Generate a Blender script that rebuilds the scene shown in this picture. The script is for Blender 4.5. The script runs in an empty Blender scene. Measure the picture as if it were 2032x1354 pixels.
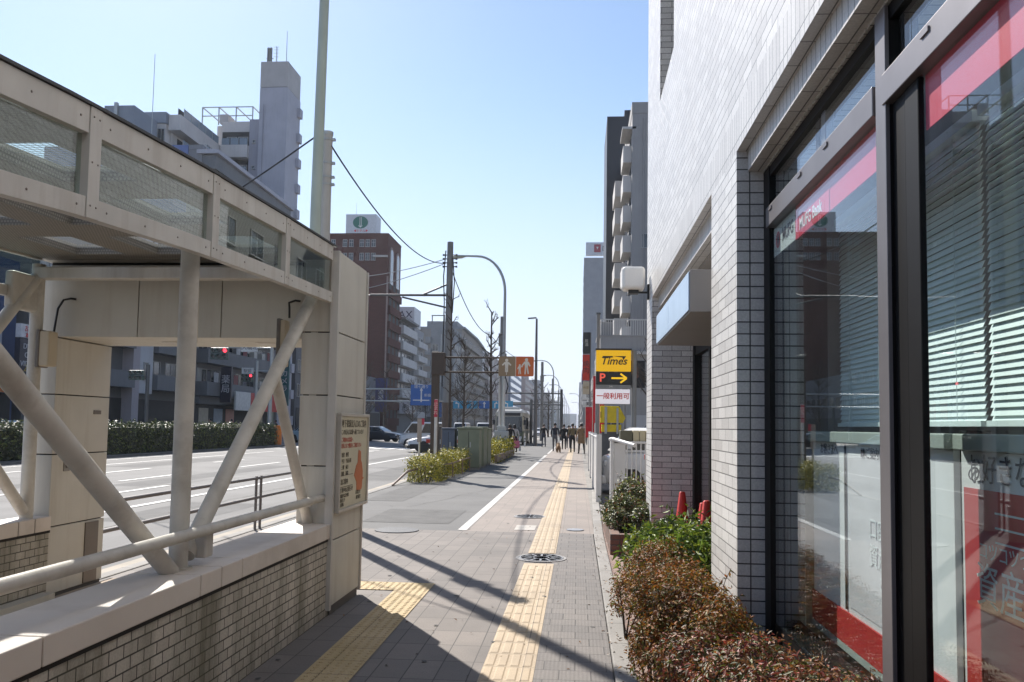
import bpy, bmesh, math, random
import numpy as np
from mathutils import Vector, Matrix
R = math.radians
random.seed(7)
rng = np.random.default_rng(7)
C = bpy.context.scene.collection
SC = bpy.context.scene

# ------------------------------------------------------------------ camera
EYE = Vector((0.0, 0.0, 1.55))
FPX, SHIFT = 1640.0, 64.0
YAW, PITCH, ROLL = 0.079948, 0.063904, 0.0157
_f = Vector((-math.sin(YAW)*math.cos(PITCH), math.cos(YAW)*math.cos(PITCH), math.sin(PITCH)))
_r0 = Vector((math.cos(YAW), math.sin(YAW), 0)); _u0 = _r0.cross(_f)
_r = math.cos(ROLL)*_r0 + math.sin(ROLL)*_u0; _u = _r.cross(_f)
cd = bpy.data.cameras.new('camera'); cam = bpy.data.objects.new('camera', cd); C.objects.link(cam)
cam.matrix_world = Matrix(((_r.x, _u.x, -_f.x, EYE.x), (_r.y, _u.y, -_f.y, EYE.y), (_r.z, _u.z, -_f.z, EYE.z), (0, 0, 0, 1)))
cd.sensor_width = 36.0; cd.lens = FPX/2032*36; cd.shift_y = SHIFT/2032
cd.clip_start = 0.05; cd.clip_end = 6000
SC.camera = cam

def bp(px, py, X=None, Y=None, Z=None):
    d = _f + _r*((px-1016)/FPX) - _u*((py-677-SHIFT)/FPX)
    t = X/d.x if X is not None else Y/d.y if Y is not None else (Z-EYE.z)/d.z
    return EYE + d*t

# ------------------------------------------------------------------ sky, sun, exposure
SUN_EL, SUN_AZ = R(41), R(31)          # azimuth measured to the left of the street direction (+Y)
w = bpy.data.worlds.new('World'); SC.world = w; w.use_nodes = True
nt = w.node_tree
sky = nt.nodes.new('ShaderNodeTexSky'); sky.sky_type = 'NISHITA'; sky.sun_disc = False
sky.sun_elevation = SUN_EL; sky.sun_rotation = -SUN_AZ
sky.air_density = 1.0; sky.dust_density = 0.25; sky.ozone_density = 1.6; sky.altitude = 0
bg = nt.nodes['Background']; bg.inputs['Strength'].default_value = 0.096
# pale city haze low in the sky
tcn = nt.nodes.new('ShaderNodeTexCoord'); sxyz = nt.nodes.new('ShaderNodeSeparateXYZ'); nt.links.new(tcn.outputs['Generated'], sxyz.inputs[0])
mr = nt.nodes.new('ShaderNodeMapRange'); mr.interpolation_type = 'SMOOTHSTEP'; mr.inputs[1].default_value = -0.02; mr.inputs[2].default_value = 0.42; mr.inputs[3].default_value = 0.92; mr.inputs[4].default_value = 0.0
nt.links.new(sxyz.outputs[2], mr.inputs[0])
mxs = nt.nodes.new('ShaderNodeMix'); mxs.data_type = 'RGBA'; nt.links.new(mr.outputs[0], mxs.inputs[0]); nt.links.new(sky.outputs[0], mxs.inputs[6]); mxs.inputs[7].default_value = (4.85, 5.25, 6.6, 1)
nt.links.new(mxs.outputs[2], bg.inputs['Color'])
sd = bpy.data.lights.new('sun', 'SUN'); sd.energy = 4.6; sd.angle = R(0.5); sd.color = (1.0, 0.945, 0.87)
so = bpy.data.objects.new('sun', sd); C.objects.link(so)
S = Vector((-math.sin(SUN_AZ)*math.cos(SUN_EL), math.cos(SUN_AZ)*math.cos(SUN_EL), math.sin(SUN_EL)))
so.rotation_euler = S.to_track_quat('Z', 'Y').to_euler(); so.location = S*60
vs = SC.view_settings; SC.display_settings.display_device = 'sRGB'
vs.view_transform = 'Standard'; vs.look = 'None'; vs.gamma = 1.0; vs.exposure = 0.8; vs.use_curve_mapping = False
SC.cycles.max_bounces = 8; SC.cycles.transparent_max_bounces = 24; SC.cycles.glossy_bounces = 4; SC.cycles.diffuse_bounces = 4
SC.cycles.caustics_reflective = False; SC.cycles.caustics_refractive = False
SC.cycles.volume_bounces = 0

# ------------------------------------------------------------------ materials
MATS = {}
def _new(name):
    m = bpy.data.materials.new(name); m.use_nodes = True
    n = m.node_tree; b = n.nodes['Principled BSDF']
    return m, n, b
def N(n, t, **kw):
    x = n.nodes.new(t)
    for k, v in kw.items(): setattr(x, k, v)
    return x
def L(n, a, b): n.links.new(a, b)
def rgba(c): return (c[0], c[1], c[2], 1.0)

def mat(name, col, rough=0.6, metal=0.0, var=0.12, scale=3.0, bump=0.0, bscale=60.0, spec=0.5, stain=0.0, stcol=(0.1, 0.08, 0.06), coat=0.0, streak=False):
    """Plain surface with gentle uneven colour, optional dirt and fine relief."""
    if name in MATS: return MATS[name]
    m, n, b = _new(name)
    geo = N(n, 'ShaderNodeNewGeometry')
    nz = N(n, 'ShaderNodeTexNoise'); nz.inputs['Scale'].default_value = scale; nz.inputs['Detail'].default_value = 5
    L(n, geo.outputs['Position'], nz.inputs['Vector'])
    r = N(n, 'ShaderNodeMapRange'); r.inputs[1].default_value = 0.3; r.inputs[2].default_value = 0.7
    r.inputs[3].default_value = 1-var; r.inputs[4].default_value = 1+var
    L(n, nz.outputs['Fac'], r.inputs[0])
    mx = N(n, 'ShaderNodeMix', data_type='RGBA', blend_type='MULTIPLY'); mx.inputs[0].default_value = 1.0
    mx.inputs[6].default_value = rgba(col); L(n, r.outputs[0], mx.inputs[7])
    out = mx.outputs[2]
    if stain > 0:
        n2 = N(n, 'ShaderNodeTexNoise'); n2.inputs['Scale'].default_value = scale*0.9 if not streak else 4; n2.inputs['Detail'].default_value = 8; n2.inputs['Roughness'].default_value = 0.65
        if streak:
            mp = N(n, 'ShaderNodeMapping'); mp.inputs['Scale'].default_value = (1.6, 1.6, 0.12) if streak is True else streak
            L(n, geo.outputs['Position'], mp.inputs['Vector']); L(n, mp.outputs[0], n2.inputs['Vector'])
        else:
            L(n, geo.outputs['Position'], n2.inputs['Vector'])
        r2 = N(n, 'ShaderNodeMapRange'); r2.inputs[1].default_value = 0.5; r2.inputs[2].default_value = 0.75; r2.inputs[3].default_value = 0; r2.inputs[4].default_value = stain
        L(n, n2.outputs['Fac'], r2.inputs[0])
        m2 = N(n, 'ShaderNodeMix', data_type='RGBA'); L(n, r2.outputs[0], m2.inputs[0]); L(n, out, m2.inputs[6]); m2.inputs[7].default_value = rgba(stcol)
        out = m2.outputs[2]
    L(n, out, b.inputs['Base Color'])
    b.inputs['Roughness'].default_value = rough; b.inputs['Metallic'].default_value = metal
    b.inputs['Specular IOR Level'].default_value = spec
    if coat: b.inputs['Coat Weight'].default_value = coat; b.inputs['Coat Roughness'].default_value = 0.05
    if bump > 0:
        n3 = N(n, 'ShaderNodeTexNoise'); n3.inputs['Scale'].default_value = bscale; n3.inputs['Detail'].default_value = 4
        L(n, geo.outputs['Position'], n3.inputs['Vector'])
        bu = N(n, 'ShaderNodeBump'); bu.inputs['Strength'].default_value = bump; bu.inputs['Distance'].default_value = 0.004
        L(n, n3.outputs['Fac'], bu.inputs['Height']); L(n, bu.outputs[0], b.inputs['Normal'])
    MATS[name] = m
    return m

def wall_coords(n):
    """(along the wall, up) on any upright face, (x, y) on level ones, in metres."""
    geo = N(n, 'ShaderNodeNewGeometry')
    sp = N(n, 'ShaderNodeSeparateXYZ'); L(n, geo.outputs['Position'], sp.inputs[0])
    sn = N(n, 'ShaderNodeSeparateXYZ'); L(n, geo.outputs['True Normal'], sn.inputs[0])
    def big(o):
        a = N(n, 'ShaderNodeMath', operation='ABSOLUTE'); L(n, o, a.inputs[0])
        g = N(n, 'ShaderNodeMath', operation='GREATER_THAN'); L(n, a.outputs[0], g.inputs[0]); g.inputs[1].default_value = 0.6
        return g.outputs[0]
    bx, bz = big(sn.outputs[0]), big(sn.outputs[2])
    u = N(n, 'ShaderNodeMix', data_type='FLOAT'); L(n, bx, u.inputs[0]); L(n, sp.outputs[0], u.inputs[2]); L(n, sp.outputs[1], u.inputs[3])
    v = N(n, 'ShaderNodeMix', data_type='FLOAT'); L(n, bz, v.inputs[0]); L(n, sp.outputs[2], v.inputs[2]); L(n, sp.outputs[1], v.inputs[3])
    return geo, u.outputs[0], v.outputs[0]

def tiles(name, w_, h_, gap, c1, c2, mortar, rough=0.5, offset=0.5, swap=False, bump=0.6, org=(0, 0), spec=0.5, dirt=0.25, dirtcol=(0.08, 0.075, 0.06), groove=0.0, dscale=1.2, drip=False):
    if name in MATS: return MATS[name]
    m, n, b = _new(name)
    geo, u, v = wall_coords(n)
    cv = N(n, 'ShaderNodeCombineXYZ')
    L(n, v if swap else u, cv.inputs[0]); L(n, u if swap else v, cv.inputs[1])
    ad = N(n, 'ShaderNodeVectorMath', operation='ADD'); L(n, cv.outputs[0], ad.inputs[0]); ad.inputs[1].default_value = (org[0]+200*w_, org[1]+200*h_, 0)
    br = N(n, 'ShaderNodeTexBrick'); br.offset = offset; br.squash = 1.0
    br.inputs['Scale'].default_value = 1.0; br.inputs['Brick Width'].default_value = w_; br.inputs['Row Height'].default_value = h_
    br.inputs['Mortar Size'].default_value = gap; br.inputs['Mortar Smooth'].default_value = 0.15
    br.inputs['Color1'].default_value = rgba(c1); br.inputs['Color2'].default_value = rgba(c2); br.inputs['Mortar'].default_value = rgba(mortar)
    L(n, ad.outputs[0], br.inputs['Vector'])
    out = br.outputs['Color']
    nz = N(n, 'ShaderNodeTexNoise'); nz.inputs['Scale'].default_value = dscale; nz.inputs['Detail'].default_value = 8; nz.inputs['Roughness'].default_value = 0.6
    L(n, geo.outputs['Position'], nz.inputs['Vector'])
    r = N(n, 'ShaderNodeMapRange'); r.inputs[1].default_value = 0.42; r.inputs[2].default_value = 0.66; r.inputs[3].default_value = 0; r.inputs[4].default_value = dirt
    if drip:
        mpd = N(n, 'ShaderNodeMapping'); mpd.inputs['Scale'].default_value = (3.2, 3.2, 0.35); L(n, geo.outputs['Position'], mpd.inputs['Vector']); L(n, mpd.outputs[0], nz.inputs['Vector'])
    L(n, nz.outputs['Fac'], r.inputs[0])
    mx = N(n, 'ShaderNodeMix', data_type='RGBA'); L(n, r.outputs[0], mx.inputs[0]); L(n, out, mx.inputs[6]); mx.inputs[7].default_value = rgba(dirtcol)
    nf = N(n, 'ShaderNodeTexNoise'); nf.inputs['Scale'].default_value = 90; nf.inputs['Detail'].default_value = 3
    L(n, geo.outputs['Position'], nf.inputs['Vector'])
    rf = N(n, 'ShaderNodeMapRange'); rf.inputs[1].default_value = 0.3; rf.inputs[2].default_value = 0.7; rf.inputs[3].default_value = 0.88; rf.inputs[4].default_value = 1.12
    L(n, nf.outputs['Fac'], rf.inputs[0])
    m2 = N(n, 'ShaderNodeMix', data_type='RGBA', blend_type='MULTIPLY'); m2.inputs[0].default_value = 1.0; L(n, mx.outputs[2], m2.inputs[6]); L(n, rf.outputs[0], m2.inputs[7])
    L(n, m2.outputs[2], b.inputs['Base Color'])
    b.inputs['Roughness'].default_value = rough; b.inputs['Specular IOR Level'].default_value = spec
    hgt = N(n, 'ShaderNodeMath', operation='SUBTRACT'); hgt.inputs[0].default_value = 1.0; L(n, br.outputs['Fac'], hgt.inputs[1])
    hh = hgt.outputs[0]
    nn = N(n, 'ShaderNodeMath', operation='MULTIPLY_ADD'); L(n, nf.outputs['Fac'], nn.inputs[0]); nn.inputs[1].default_value = 0.15; L(n, hh, nn.inputs[2]); hh = nn.outputs[0]
    if groove > 0:
        wv = N(n, 'ShaderNodeTexWave'); wv.inputs['Scale'].default_value = groove; wv.bands_direction = 'X'
        L(n, ad.outputs[0], wv.inputs['Vector'])
        g2 = N(n, 'ShaderNodeMath', operation='MULTIPLY_ADD'); L(n, wv.outputs['Fac'], g2.inputs[0]); g2.inputs[1].default_value = 0.25; L(n, hh, g2.inputs[2]); hh = g2.outputs[0]
    bu = N(n, 'ShaderNodeBump'); bu.inputs['Strength'].default_value = bump; bu.inputs['Distance'].default_value = 0.004
    L(n, hh, bu.inputs['Height']); L(n, bu.outputs[0], b.inputs['Normal'])
    MATS[name] = m
    return m

def glass(name, tint=(0.9, 0.95, 0.93), refl=1.0, ior=1.5, rough=0.0):
    """Thin pane: clear with a mirror reflection that grows at grazing angles."""
    if name in MATS: return MATS[name]
    m = bpy.data.materials.new(name); m.use_nodes = True; n = m.node_tree; n.nodes.clear()
    o = N(n, 'ShaderNodeOutputMaterial'); mix = N(n, 'ShaderNodeMixShader')
    tr = N(n, 'ShaderNodeBsdfTransparent'); tr.inputs[0].default_value = rgba(tint)
    gl = N(n, 'ShaderNodeBsdfGlossy'); gl.inputs['Roughness'].default_value = rough; gl.inputs[0].default_value = (0.95, 0.97, 1, 1)
    ge = N(n, 'ShaderNodeNewGeometry'); dt = N(n, 'ShaderNodeVectorMath', operation='DOT_PRODUCT'); L(n, ge.outputs['Incoming'], dt.inputs[0]); L(n, ge.outputs['Normal'], dt.inputs[1])
    ab = N(n, 'ShaderNodeMath', operation='ABSOLUTE'); L(n, dt.outputs['Value'], ab.inputs[0])
    om = N(n, 'ShaderNodeMath', operation='SUBTRACT'); om.inputs[0].default_value = 1.0; L(n, ab.outputs[0], om.inputs[1])
    pw = N(n, 'ShaderNodeMath', operation='POWER'); L(n, om.outputs[0], pw.inputs[0]); pw.inputs[1].default_value = 5.0
    sc = N(n, 'ShaderNodeMath', operation='MULTIPLY_ADD'); L(n, pw.outputs[0], sc.inputs[0]); sc.inputs[1].default_value = 0.96; sc.inputs[2].default_value = 0.04
    mu = N(n, 'ShaderNodeMath', operation='MULTIPLY'); mu.use_clamp = True; L(n, sc.outputs[0], mu.inputs[0]); mu.inputs[1].default_value = refl
    L(n, mu.outputs[0], mix.inputs[0]); L(n, tr.outputs[0], mix.inputs[1]); L(n, gl.outputs[0], mix.inputs[2]); L(n, mix.outputs[0], o.inputs[0])
    MATS[name] = m
    return m

def leafmat(name, col, rough=0.45, trans=0.3):
    if name in MATS: return MATS[name]
    m, n, b = _new(name)
    oi = N(n, 'ShaderNodeNewGeometry')
    hs = N(n, 'ShaderNodeHueSaturation'); hs.inputs['Color'].default_value = rgba(col)
    r = N(n, 'ShaderNodeMapRange'); r.inputs[3].default_value = 0.6; r.inputs[4].default_value = 1.5; L(n, oi.outputs['Random Per Island'], r.inputs[0]); L(n, r.outputs[0], hs.inputs['Value'])
    L(n, hs.outputs[0], b.inputs['Base Color']); b.inputs['Roughness'].default_value = rough
    tl = N(n, 'ShaderNodeBsdfTranslucent'); L(n, hs.outputs[0], tl.inputs[0])
    ms = N(n, 'ShaderNodeMixShader'); ms.inputs[0].default_value = trans
    L(n, b.outputs[0], ms.inputs[1]); L(n, tl.outputs[0], ms.inputs[2]); L(n, ms.outputs[0], n.nodes['Material Output'].inputs[0])
    MATS[name] = m
    return m

def emit(name, col, strength=1.0):
    if name in MATS: return MATS[name]
    m, n, b = _new(name); b.inputs['Base Color'].default_value = rgba(col)
    b.inputs['Emission Color'].default_value = rgba(col); b.inputs['Emission Strength'].default_value = strength; b.inputs['Roughness'].default_value = 0.5
    MATS[name] = m
    return m

# ------------------------------------------------------------------ mesh helpers
class MB:
    def __init__(s): s.v = []; s.f = []; s.m = []; s.mi = 0
    def add(s, vs, fs, mi=None):
        k = len(s.v); s.v += [tuple(p) for p in vs]
        for f in fs: s.f.append([i+k for i in f]); s.m.append(s.mi if mi is None else mi)
        return s
    def box(s, x0, x1, y0, y1, z0, z1, mi=None):
        x0, x1 = min(x0, x1), max(x0, x1); y0, y1 = min(y0, y1), max(y0, y1); z0, z1 = min(z0, z1), max(z0, z1)
        return s.add([(x0, y0, z0), (x1, y0, z0), (x1, y1, z0), (x0, y1, z0), (x0, y0, z1), (x1, y0, z1), (x1, y1, z1), (x0, y1, z1)],
                     [(0, 3, 2, 1), (4, 5, 6, 7), (0, 1, 5, 4), (1, 2, 6, 5), (2, 3, 7, 6), (3, 0, 4, 7)], mi)
    def obox(s, c, a, b, d, mi=None):
        c, a, b, d = Vector(c), Vector(a), Vector(b), Vector(d); P = []
        for k in (-1, 1):
            for i, j in ((-1, -1), (1, -1), (1, 1), (-1, 1)): P.append(c+a*i+b*j+d*k)
        return s.add(P, [(0, 3, 2, 1), (4, 5, 6, 7), (0, 1, 5, 4), (1, 2, 6, 5), (2, 3, 7, 6), (3, 0, 4, 7)], mi)
    def bar(s, p, q, w_, h_, mi=None, up=(0, 0, 1)):
        p, q = Vector(p), Vector(q); d = q-p; t = d.normalized(); x = t.cross(Vector(up))
        if x.length < 1e-4: x = t.cross(Vector((0, 1, 0)))
        x.normalize(); y = x.cross(t)
        return s.obox((p+q)/2, x*w_/2, y*h_/2, d/2, mi)
    def quad(s, a, b, c, d, mi=None): return s.add([a, b, c, d], [(0, 1, 2, 3)], mi)
    def tube(s, pts, r, n=10, mi=None, cap=True):
        pts = [Vector(p) for p in pts]; m = len(pts)
        rs = r if isinstance(r, (list, tuple)) else [r]*m
        V = []; ref = None
        for i, p in enumerate(pts):
            t = (pts[min(i+1, m-1)]-pts[max(i-1, 0)])
            t = t.normalized() if t.length > 1e-9 else Vector((0, 0, 1))
            if ref is None: ref = Vector((1, 0, 0)) if abs(t.x) < 0.8 else Vector((0, 1, 0))
            x = (ref-t*ref.dot(t)).normalized(); y = t.cross(x); ref = x
            for k in range(n):
                a = 2*math.pi*k/n; V.append(p+x*(math.cos(a)*rs[i])+y*(math.sin(a)*rs[i]))
        F = [(i*n+k, i*n+(k+1) % n, (i+1)*n+(k+1) % n, (i+1)*n+k) for i in range(m-1) for k in range(n)]
        if cap: F += [tuple(range(n-1, -1, -1)), tuple((m-1)*n+k for k in range(n))]
        return s.add(V, F, mi)
    def lathe(s, prof, c=(0, 0, 0), n=20, mi=None, M=None):
        c = Vector(c); V = []
        for r, z in prof:
            for k in range(n):
                a = 2*math.pi*k/n; p = Vector((r*math.cos(a), r*math.sin(a), z)); V.append(c+(M @ p if M else p))
        m = len(prof)
        F = [(i*n+k, i*n+(k+1) % n, (i+1)*n+(k+1) % n, (i+1)*n+k) for i in range(m-1) for k in range(n)]
        if prof[0][0] > 1e-6: F.append(tuple(range(n-1, -1, -1)))
        if prof[-1][0] > 1e-6: F.append(tuple((m-1)*n+k for k in range(n)))
        return s.add(V, F, mi)
    def prism(s, poly, fn, d0, d1, mi=None):
        n = len(poly)
        V = [fn(a, b, d0) for a, b in poly]+[fn(a, b, d1) for a, b in poly]
        F = [tuple(range(n-1, -1, -1)), tuple(range(n, 2*n))]+[(i, (i+1) % n, n+(i+1) % n, n+i) for i in range(n)]
        return s.add(V, F, mi)
    def loft(s, secs, mi=None, cap=True):
        n = len(secs[0]); V = [p for q in secs for p in q]
        F = [(i*n+k, i*n+(k+1) % n, (i+1)*n+(k+1) % n, (i+1)*n+k) for i in range(len(secs)-1) for k in range(n)]
        if cap: F += [tuple(range(n-1, -1, -1)), tuple((len(secs)-1)*n+k for k in range(n))]
        return s.add(V, F, mi)
    def mesh(s, name, mats, smooth=False, recalc=True):
        me = bpy.data.meshes.new(name); me.from_pydata(s.v, [], s.f)
        for m in (mats if isinstance(mats, (list, tuple)) else [mats]): me.materials.append(m)
        me.polygons.foreach_set('material_index', s.m)
        if recalc:
            b = bmesh.new(); b.from_mesh(me); bmesh.ops.recalc_face_normals(b, faces=b.faces); b.to_mesh(me); b.free()
        if smooth:
            me.polygons.foreach_set('use_smooth', [True]*len(me.polygons)); me.set_sharp_from_angle(angle=R(40))
        me.update()
        return me
    def build(s, name, mats, parent=None, smooth=False, bevel=0.0, recalc=True, seg=2):
        return link(name, s.mesh(name, mats, smooth, recalc), parent, bevel, seg)

def link(name, me, parent=None, bevel=0.0, seg=2):
    o = bpy.data.objects.new(name, me); C.objects.link(o)
    if parent is not None: attach(o, parent)
    if bevel:
        b = o.modifiers.new('bevel', 'BEVEL'); b.width = bevel; b.segments = seg; b.limit_method = 'ANGLE'; b.angle_limit = R(35); b.harden_normals = False
    return o
ORIG = {}
def attach(o, parent):
    o.parent = parent
    o.matrix_parent_inverse = Matrix.Translation(-ORIG.get(parent.name, Vector((0, 0, 0))))
def tag(o, label=None, cat=None, group=None, kind=None):
    if label: o['label'] = label
    if cat: o['category'] = cat
    if group: o['group'] = group
    if kind: o['kind'] = kind
    return o
def thing(name, label, cat, loc=(0, 0, 0), group=None):
    o = bpy.data.objects.new(name, None); C.objects.link(o); o.location = loc; o.empty_display_size = 0.2
    ORIG[o.name] = Vector(loc)
    return tag(o, label, cat, group)
def struct(o): o['kind'] = 'structure'; return o
def copy_tree(root, loc=None, rotz=None, label=None, group=None):
    m = {}
    def rec(o, parent):
        c = o.copy(); C.objects.link(c); m[o] = c
        if parent is not None:
            inv = o.matrix_parent_inverse.copy(); c.parent = parent; c.matrix_parent_inverse = inv
        for ch in o.children: rec(ch, c)
        return c
    r = rec(root, None)
    if loc is not None: r.location = loc
    if rotz is not None: r.rotation_euler = (0, 0, rotz)
    if label: r['label'] = label
    if group: r['group'] = group
    return r

def frame(o, right, up, normal=None):
    r, u = Vector(right).normalized(), Vector(up).normalized(); n = r.cross(u)
    o = Vector(o)
    return Matrix(((r.x, u.x, n.x, o.x), (r.y, u.y, n.y, o.y), (r.z, u.z, n.z, o.z), (0, 0, 0, 1)))
def text(s, size, M, m, parent=None, name='lettering', ext=0.002, align='CENTER', sx=1.0, bold=0.0, shear=0.0):
    cu = bpy.data.curves.new(name, 'FONT'); cu.body = s; cu.size = size; cu.extrude = ext; cu.align_x = align; cu.align_y = 'CENTER'; cu.offset = bold*size; cu.shear = shear; cu.resolution_u = 3
    o = bpy.data.objects.new(name, cu); C.objects.link(o)
    dg = bpy.context.evaluated_depsgraph_get()
    me = bpy.data.meshes.new_from_object(o.evaluated_get(dg)); bpy.data.objects.remove(o); bpy.data.curves.remove(cu)
    me.transform(M @ Matrix.Diagonal((sx, 1, 1, 1))); me.materials.clear(); me.materials.append(m); me.name = name
    return link(name, me, parent)

def leaves(name, pts, nrm, size, mats, weights=None, parent=None, asp=0.45, jit=0.7, fold=0.25, sv=0.4):
    """A mass of separate folded leaves at pts, roughly facing nrm."""
    n = len(pts); pts = np.asarray(pts); nrm = np.asarray(nrm)
    d = nrm + rng.normal(0, jit, (n, 3)); d /= np.linalg.norm(d, axis=1)[:, None]+1e-9
    t = rng.normal(0, 1, (n, 3)); t -= d*(t*d).sum(1)[:, None]; t /= np.linalg.norm(t, axis=1)[:, None]+1e-9
    b = np.cross(d, t); sz = size*(1+sv*rng.uniform(-1, 1, n))[:, None]
    P = np.empty((n, 6, 3))
    P[:, 0] = pts; P[:, 1] = pts+t*sz*0.45+b*sz*asp*0.5+d*sz*fold*0.5; P[:, 2] = pts+t*sz; P[:, 3] = pts+t*sz*0.45-b*sz*asp*0.5+d*sz*fold*0.5
    P[:, 4] = pts; P[:, 5] = pts+t*sz
    V = P[:, [0, 1, 2, 3]].reshape(-1, 3)
    me = bpy.data.meshes.new(name); me.vertices.add(n*4); me.vertices.foreach_set('co', V.ravel())
    F = np.arange(n*4).reshape(n, 4)
    tri = np.stack([F[:, [0, 2, 1]], F[:, [0, 3, 2]]], 1).reshape(-1)
    me.loops.add(n*6); me.loops.foreach_set('vertex_index', tri)
    me.polygons.add(n*2); me.polygons.foreach_set('loop_start', np.arange(0, n*6, 3)); me.polygons.foreach_set('loop_total', np.full(n*2, 3))
    for m in mats: me.materials.append(m)
    mi = rng.choice(len(mats), n, p=weights); me.polygons.foreach_set('material_index', np.repeat(mi, 2))
    me.update(calc_edges=True); me.validate()
    return link(name, me, parent)
# ------------------------------------------------------------------ ground, road, pavement
asphalt = mat('asphalt', (0.17, 0.165, 0.16), rough=0.85, var=0.14, scale=0.6, bump=0.5, bscale=180, stain=0.6, stcol=(0.105, 0.103, 0.10), streak=(0.35, 0.02, 1.0))
asphalt2 = mat('cycle_asphalt', (0.125, 0.123, 0.12), rough=0.85, var=0.12, scale=0.9, bump=0.6, bscale=200, stain=0.4, stcol=(0.09, 0.088, 0.086))
pinkpave = tiles('pink_pavers', 0.4, 0.2, 0.003, (0.27, 0.225, 0.195), (0.235, 0.20, 0.175), (0.15, 0.13, 0.115), rough=0.8, swap=True, bump=0.3, dirt=0.35, dirtcol=(0.16, 0.14, 0.125))
slab = tiles('pavement_slabs', 0.40, 0.20, 0.004, (0.205, 0.178, 0.158), (0.16, 0.141, 0.127), (0.055, 0.05, 0.045), rough=0.8, offset=0.0, swap=True, bump=0.5, dirt=0.5, dirtcol=(0.10, 0.09, 0.083), org=(0.1, 0.06))
smallslab = tiles('ribbed_slabs', 0.20, 0.20, 0.004, (0.185, 0.165, 0.15), (0.15, 0.136, 0.126), (0.06, 0.055, 0.05), rough=0.8, offset=0.5, bump=0.6, groove=12.0, dirt=0.4, dirtcol=(0.11, 0.1, 0.095), org=(0.0, 0.02))
kerbst = tiles('kerb_stone', 0.6, 5.0, 0.006, (0.33, 0.31, 0.285), (0.28, 0.265, 0.245), (0.08, 0.075, 0.07), rough=0.85, offset=0.0, swap=True, bump=0.5, dirt=0.5, dirtcol=(0.15, 0.14, 0.125))
gutter = mat('gutter_concrete', (0.36, 0.315, 0.255), rough=0.85, var=0.15, scale=2, bump=0.3, stain=0.4, stcol=(0.22, 0.19, 0.15))
brickpave = tiles('brick_pavers', 0.2, 0.1, 0.004, (0.25, 0.155, 0.125), (0.30, 0.2, 0.165), (0.12, 0.1, 0.09), rough=0.85, bump=0.5, dirt=0.5, dirtcol=(0.17, 0.13, 0.11))
paint = mat('road_paint', (0.66, 0.65, 0.62), rough=0.7, var=0.12, scale=8, bump=0.3, bscale=150, stain=0.5, stcol=(0.33, 0.32, 0.31))
soil = mat('soil', (0.06, 0.045, 0.032), rough=0.95, var=0.3, scale=12, bump=1.0, bscale=40)
yellow = mat('yellow_block', (0.50, 0.35, 0.105), rough=0.75, var=0.15, scale=6, bump=0.2, stain=0.45, stcol=(0.33, 0.23, 0.10))
beigeblk = tiles('beige_block', 0.3, 0.3, 0.004, (0.47, 0.37, 0.25), (0.43, 0.335, 0.225), (0.17, 0.135, 0.095), rough=0.78, offset=0.0, bump=0.4, dirt=0.5, dirtcol=(0.31, 0.245, 0.175), org=(0.03, 0.0))
yelblk = tiles('yellow_block_joint', 0.3, 0.3, 0.004, (0.48, 0.36, 0.195), (0.42, 0.315, 0.165), (0.17, 0.125, 0.065), rough=0.75, offset=0.0, bump=0.4, dirt=0.5, dirtcol=(0.34, 0.25, 0.10), org=(0.07, 0.0))

HOLE = (-4.38, -2.30, -4.0, 5.3)
def sheet(x0, x1, y0, y1, z, hole=None):
    m = MB()
    def q(a, b, c, d): m.quad((a, c, z), (b, c, z), (b, d, z), (a, d, z))
    if hole and x0 < hole[0] and x1 > hole[1]:
        h = hole
        q(x0, h[0], y0, y1); q(h[1], x1, y0, y1); q(h[0], h[1], y0, max(y0, h[2])); q(h[0], h[1], h[3], y1)
    else: q(x0, x1, y0, y1)
    return m
struct(sheet(-3000, 3000, -600, 5000, -0.16, HOLE).build('ground', mat('earth', (0.17, 0.165, 0.155), var=0.2, scale=0.05, rough=0.9), recalc=False))
m = MB()
for y_ in list(range(-60, 400, 20))+list(range(400, 1500, 100)):
    d_ = 20 if y_ < 400 else 100
    for k_ in range(3): xa = -20.2+k_*5.15; m.quad((xa, y_, -0.10), (xa+5.15, y_, -0.10), (xa+5.15, y_+d_, -0.10), (xa, y_+d_, -0.10))
struct(m.build('road', asphalt, recalc=False))
m = MB(); m.quad((-400, 57.5, -0.104), (-20.2, 57.5, -0.104), (-20.2, 84, -0.104), (-400, 84, -0.104)); struct(m.build('cross_street', asphalt, recalc=False))
# far pavement (kerb + slab)
m = MB(); m.box(-40, -20.2, -40, 57.5, -0.15, 0.0); m.box(-40, -20.2, 84, 1500, -0.15, 0.0); struct(m.build('far_pavement', mat('far_paving', (0.2, 0.19, 0.18), var=0.15), recalc=False))
# near pavement
ZP = 0.0
m = sheet(-4.6, 0.02, -12, 12.2, ZP, HOLE); struct(m.build('pavement', slab, recalc=False))
m = MB(); m.quad((-0.27, -12, 0.004), (0.24, -12, 0.004), (0.24, 12.2, 0.004), (-0.27, 12.2, 0.004)); struct(m.build('ribbed_pavement', smallslab, recalc=False))
m = MB(); m.quad((-1.68, 12.2, ZP), (0.26, 12.2, ZP), (0.40, 400, ZP), (-1.68, 400, ZP)); struct(m.build('footpath', pinkpave, recalc=False))
m = MB(); m.quad((-4.6, 12.2, ZP), (-1.68, 12.2, ZP), (-1.68, 400, ZP), (-4.6, 400, ZP)); struct(m.build('cycle_path', asphalt2, recalc=False))
# kerb along the road and its gutter
m = MB(); m.box(-4.75, -4.6, -40, 400, -0.16, 0.012); struct(m.build('kerb', kerbst, bevel=0.015))
m = MB(); m.quad((-5.2, -40, -0.094), (-4.75, -40, -0.094), (-4.75, 400, -0.094), (-5.2, 400, -0.094)); struct(m.build('gutter', gutter, recalc=False))
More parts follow.
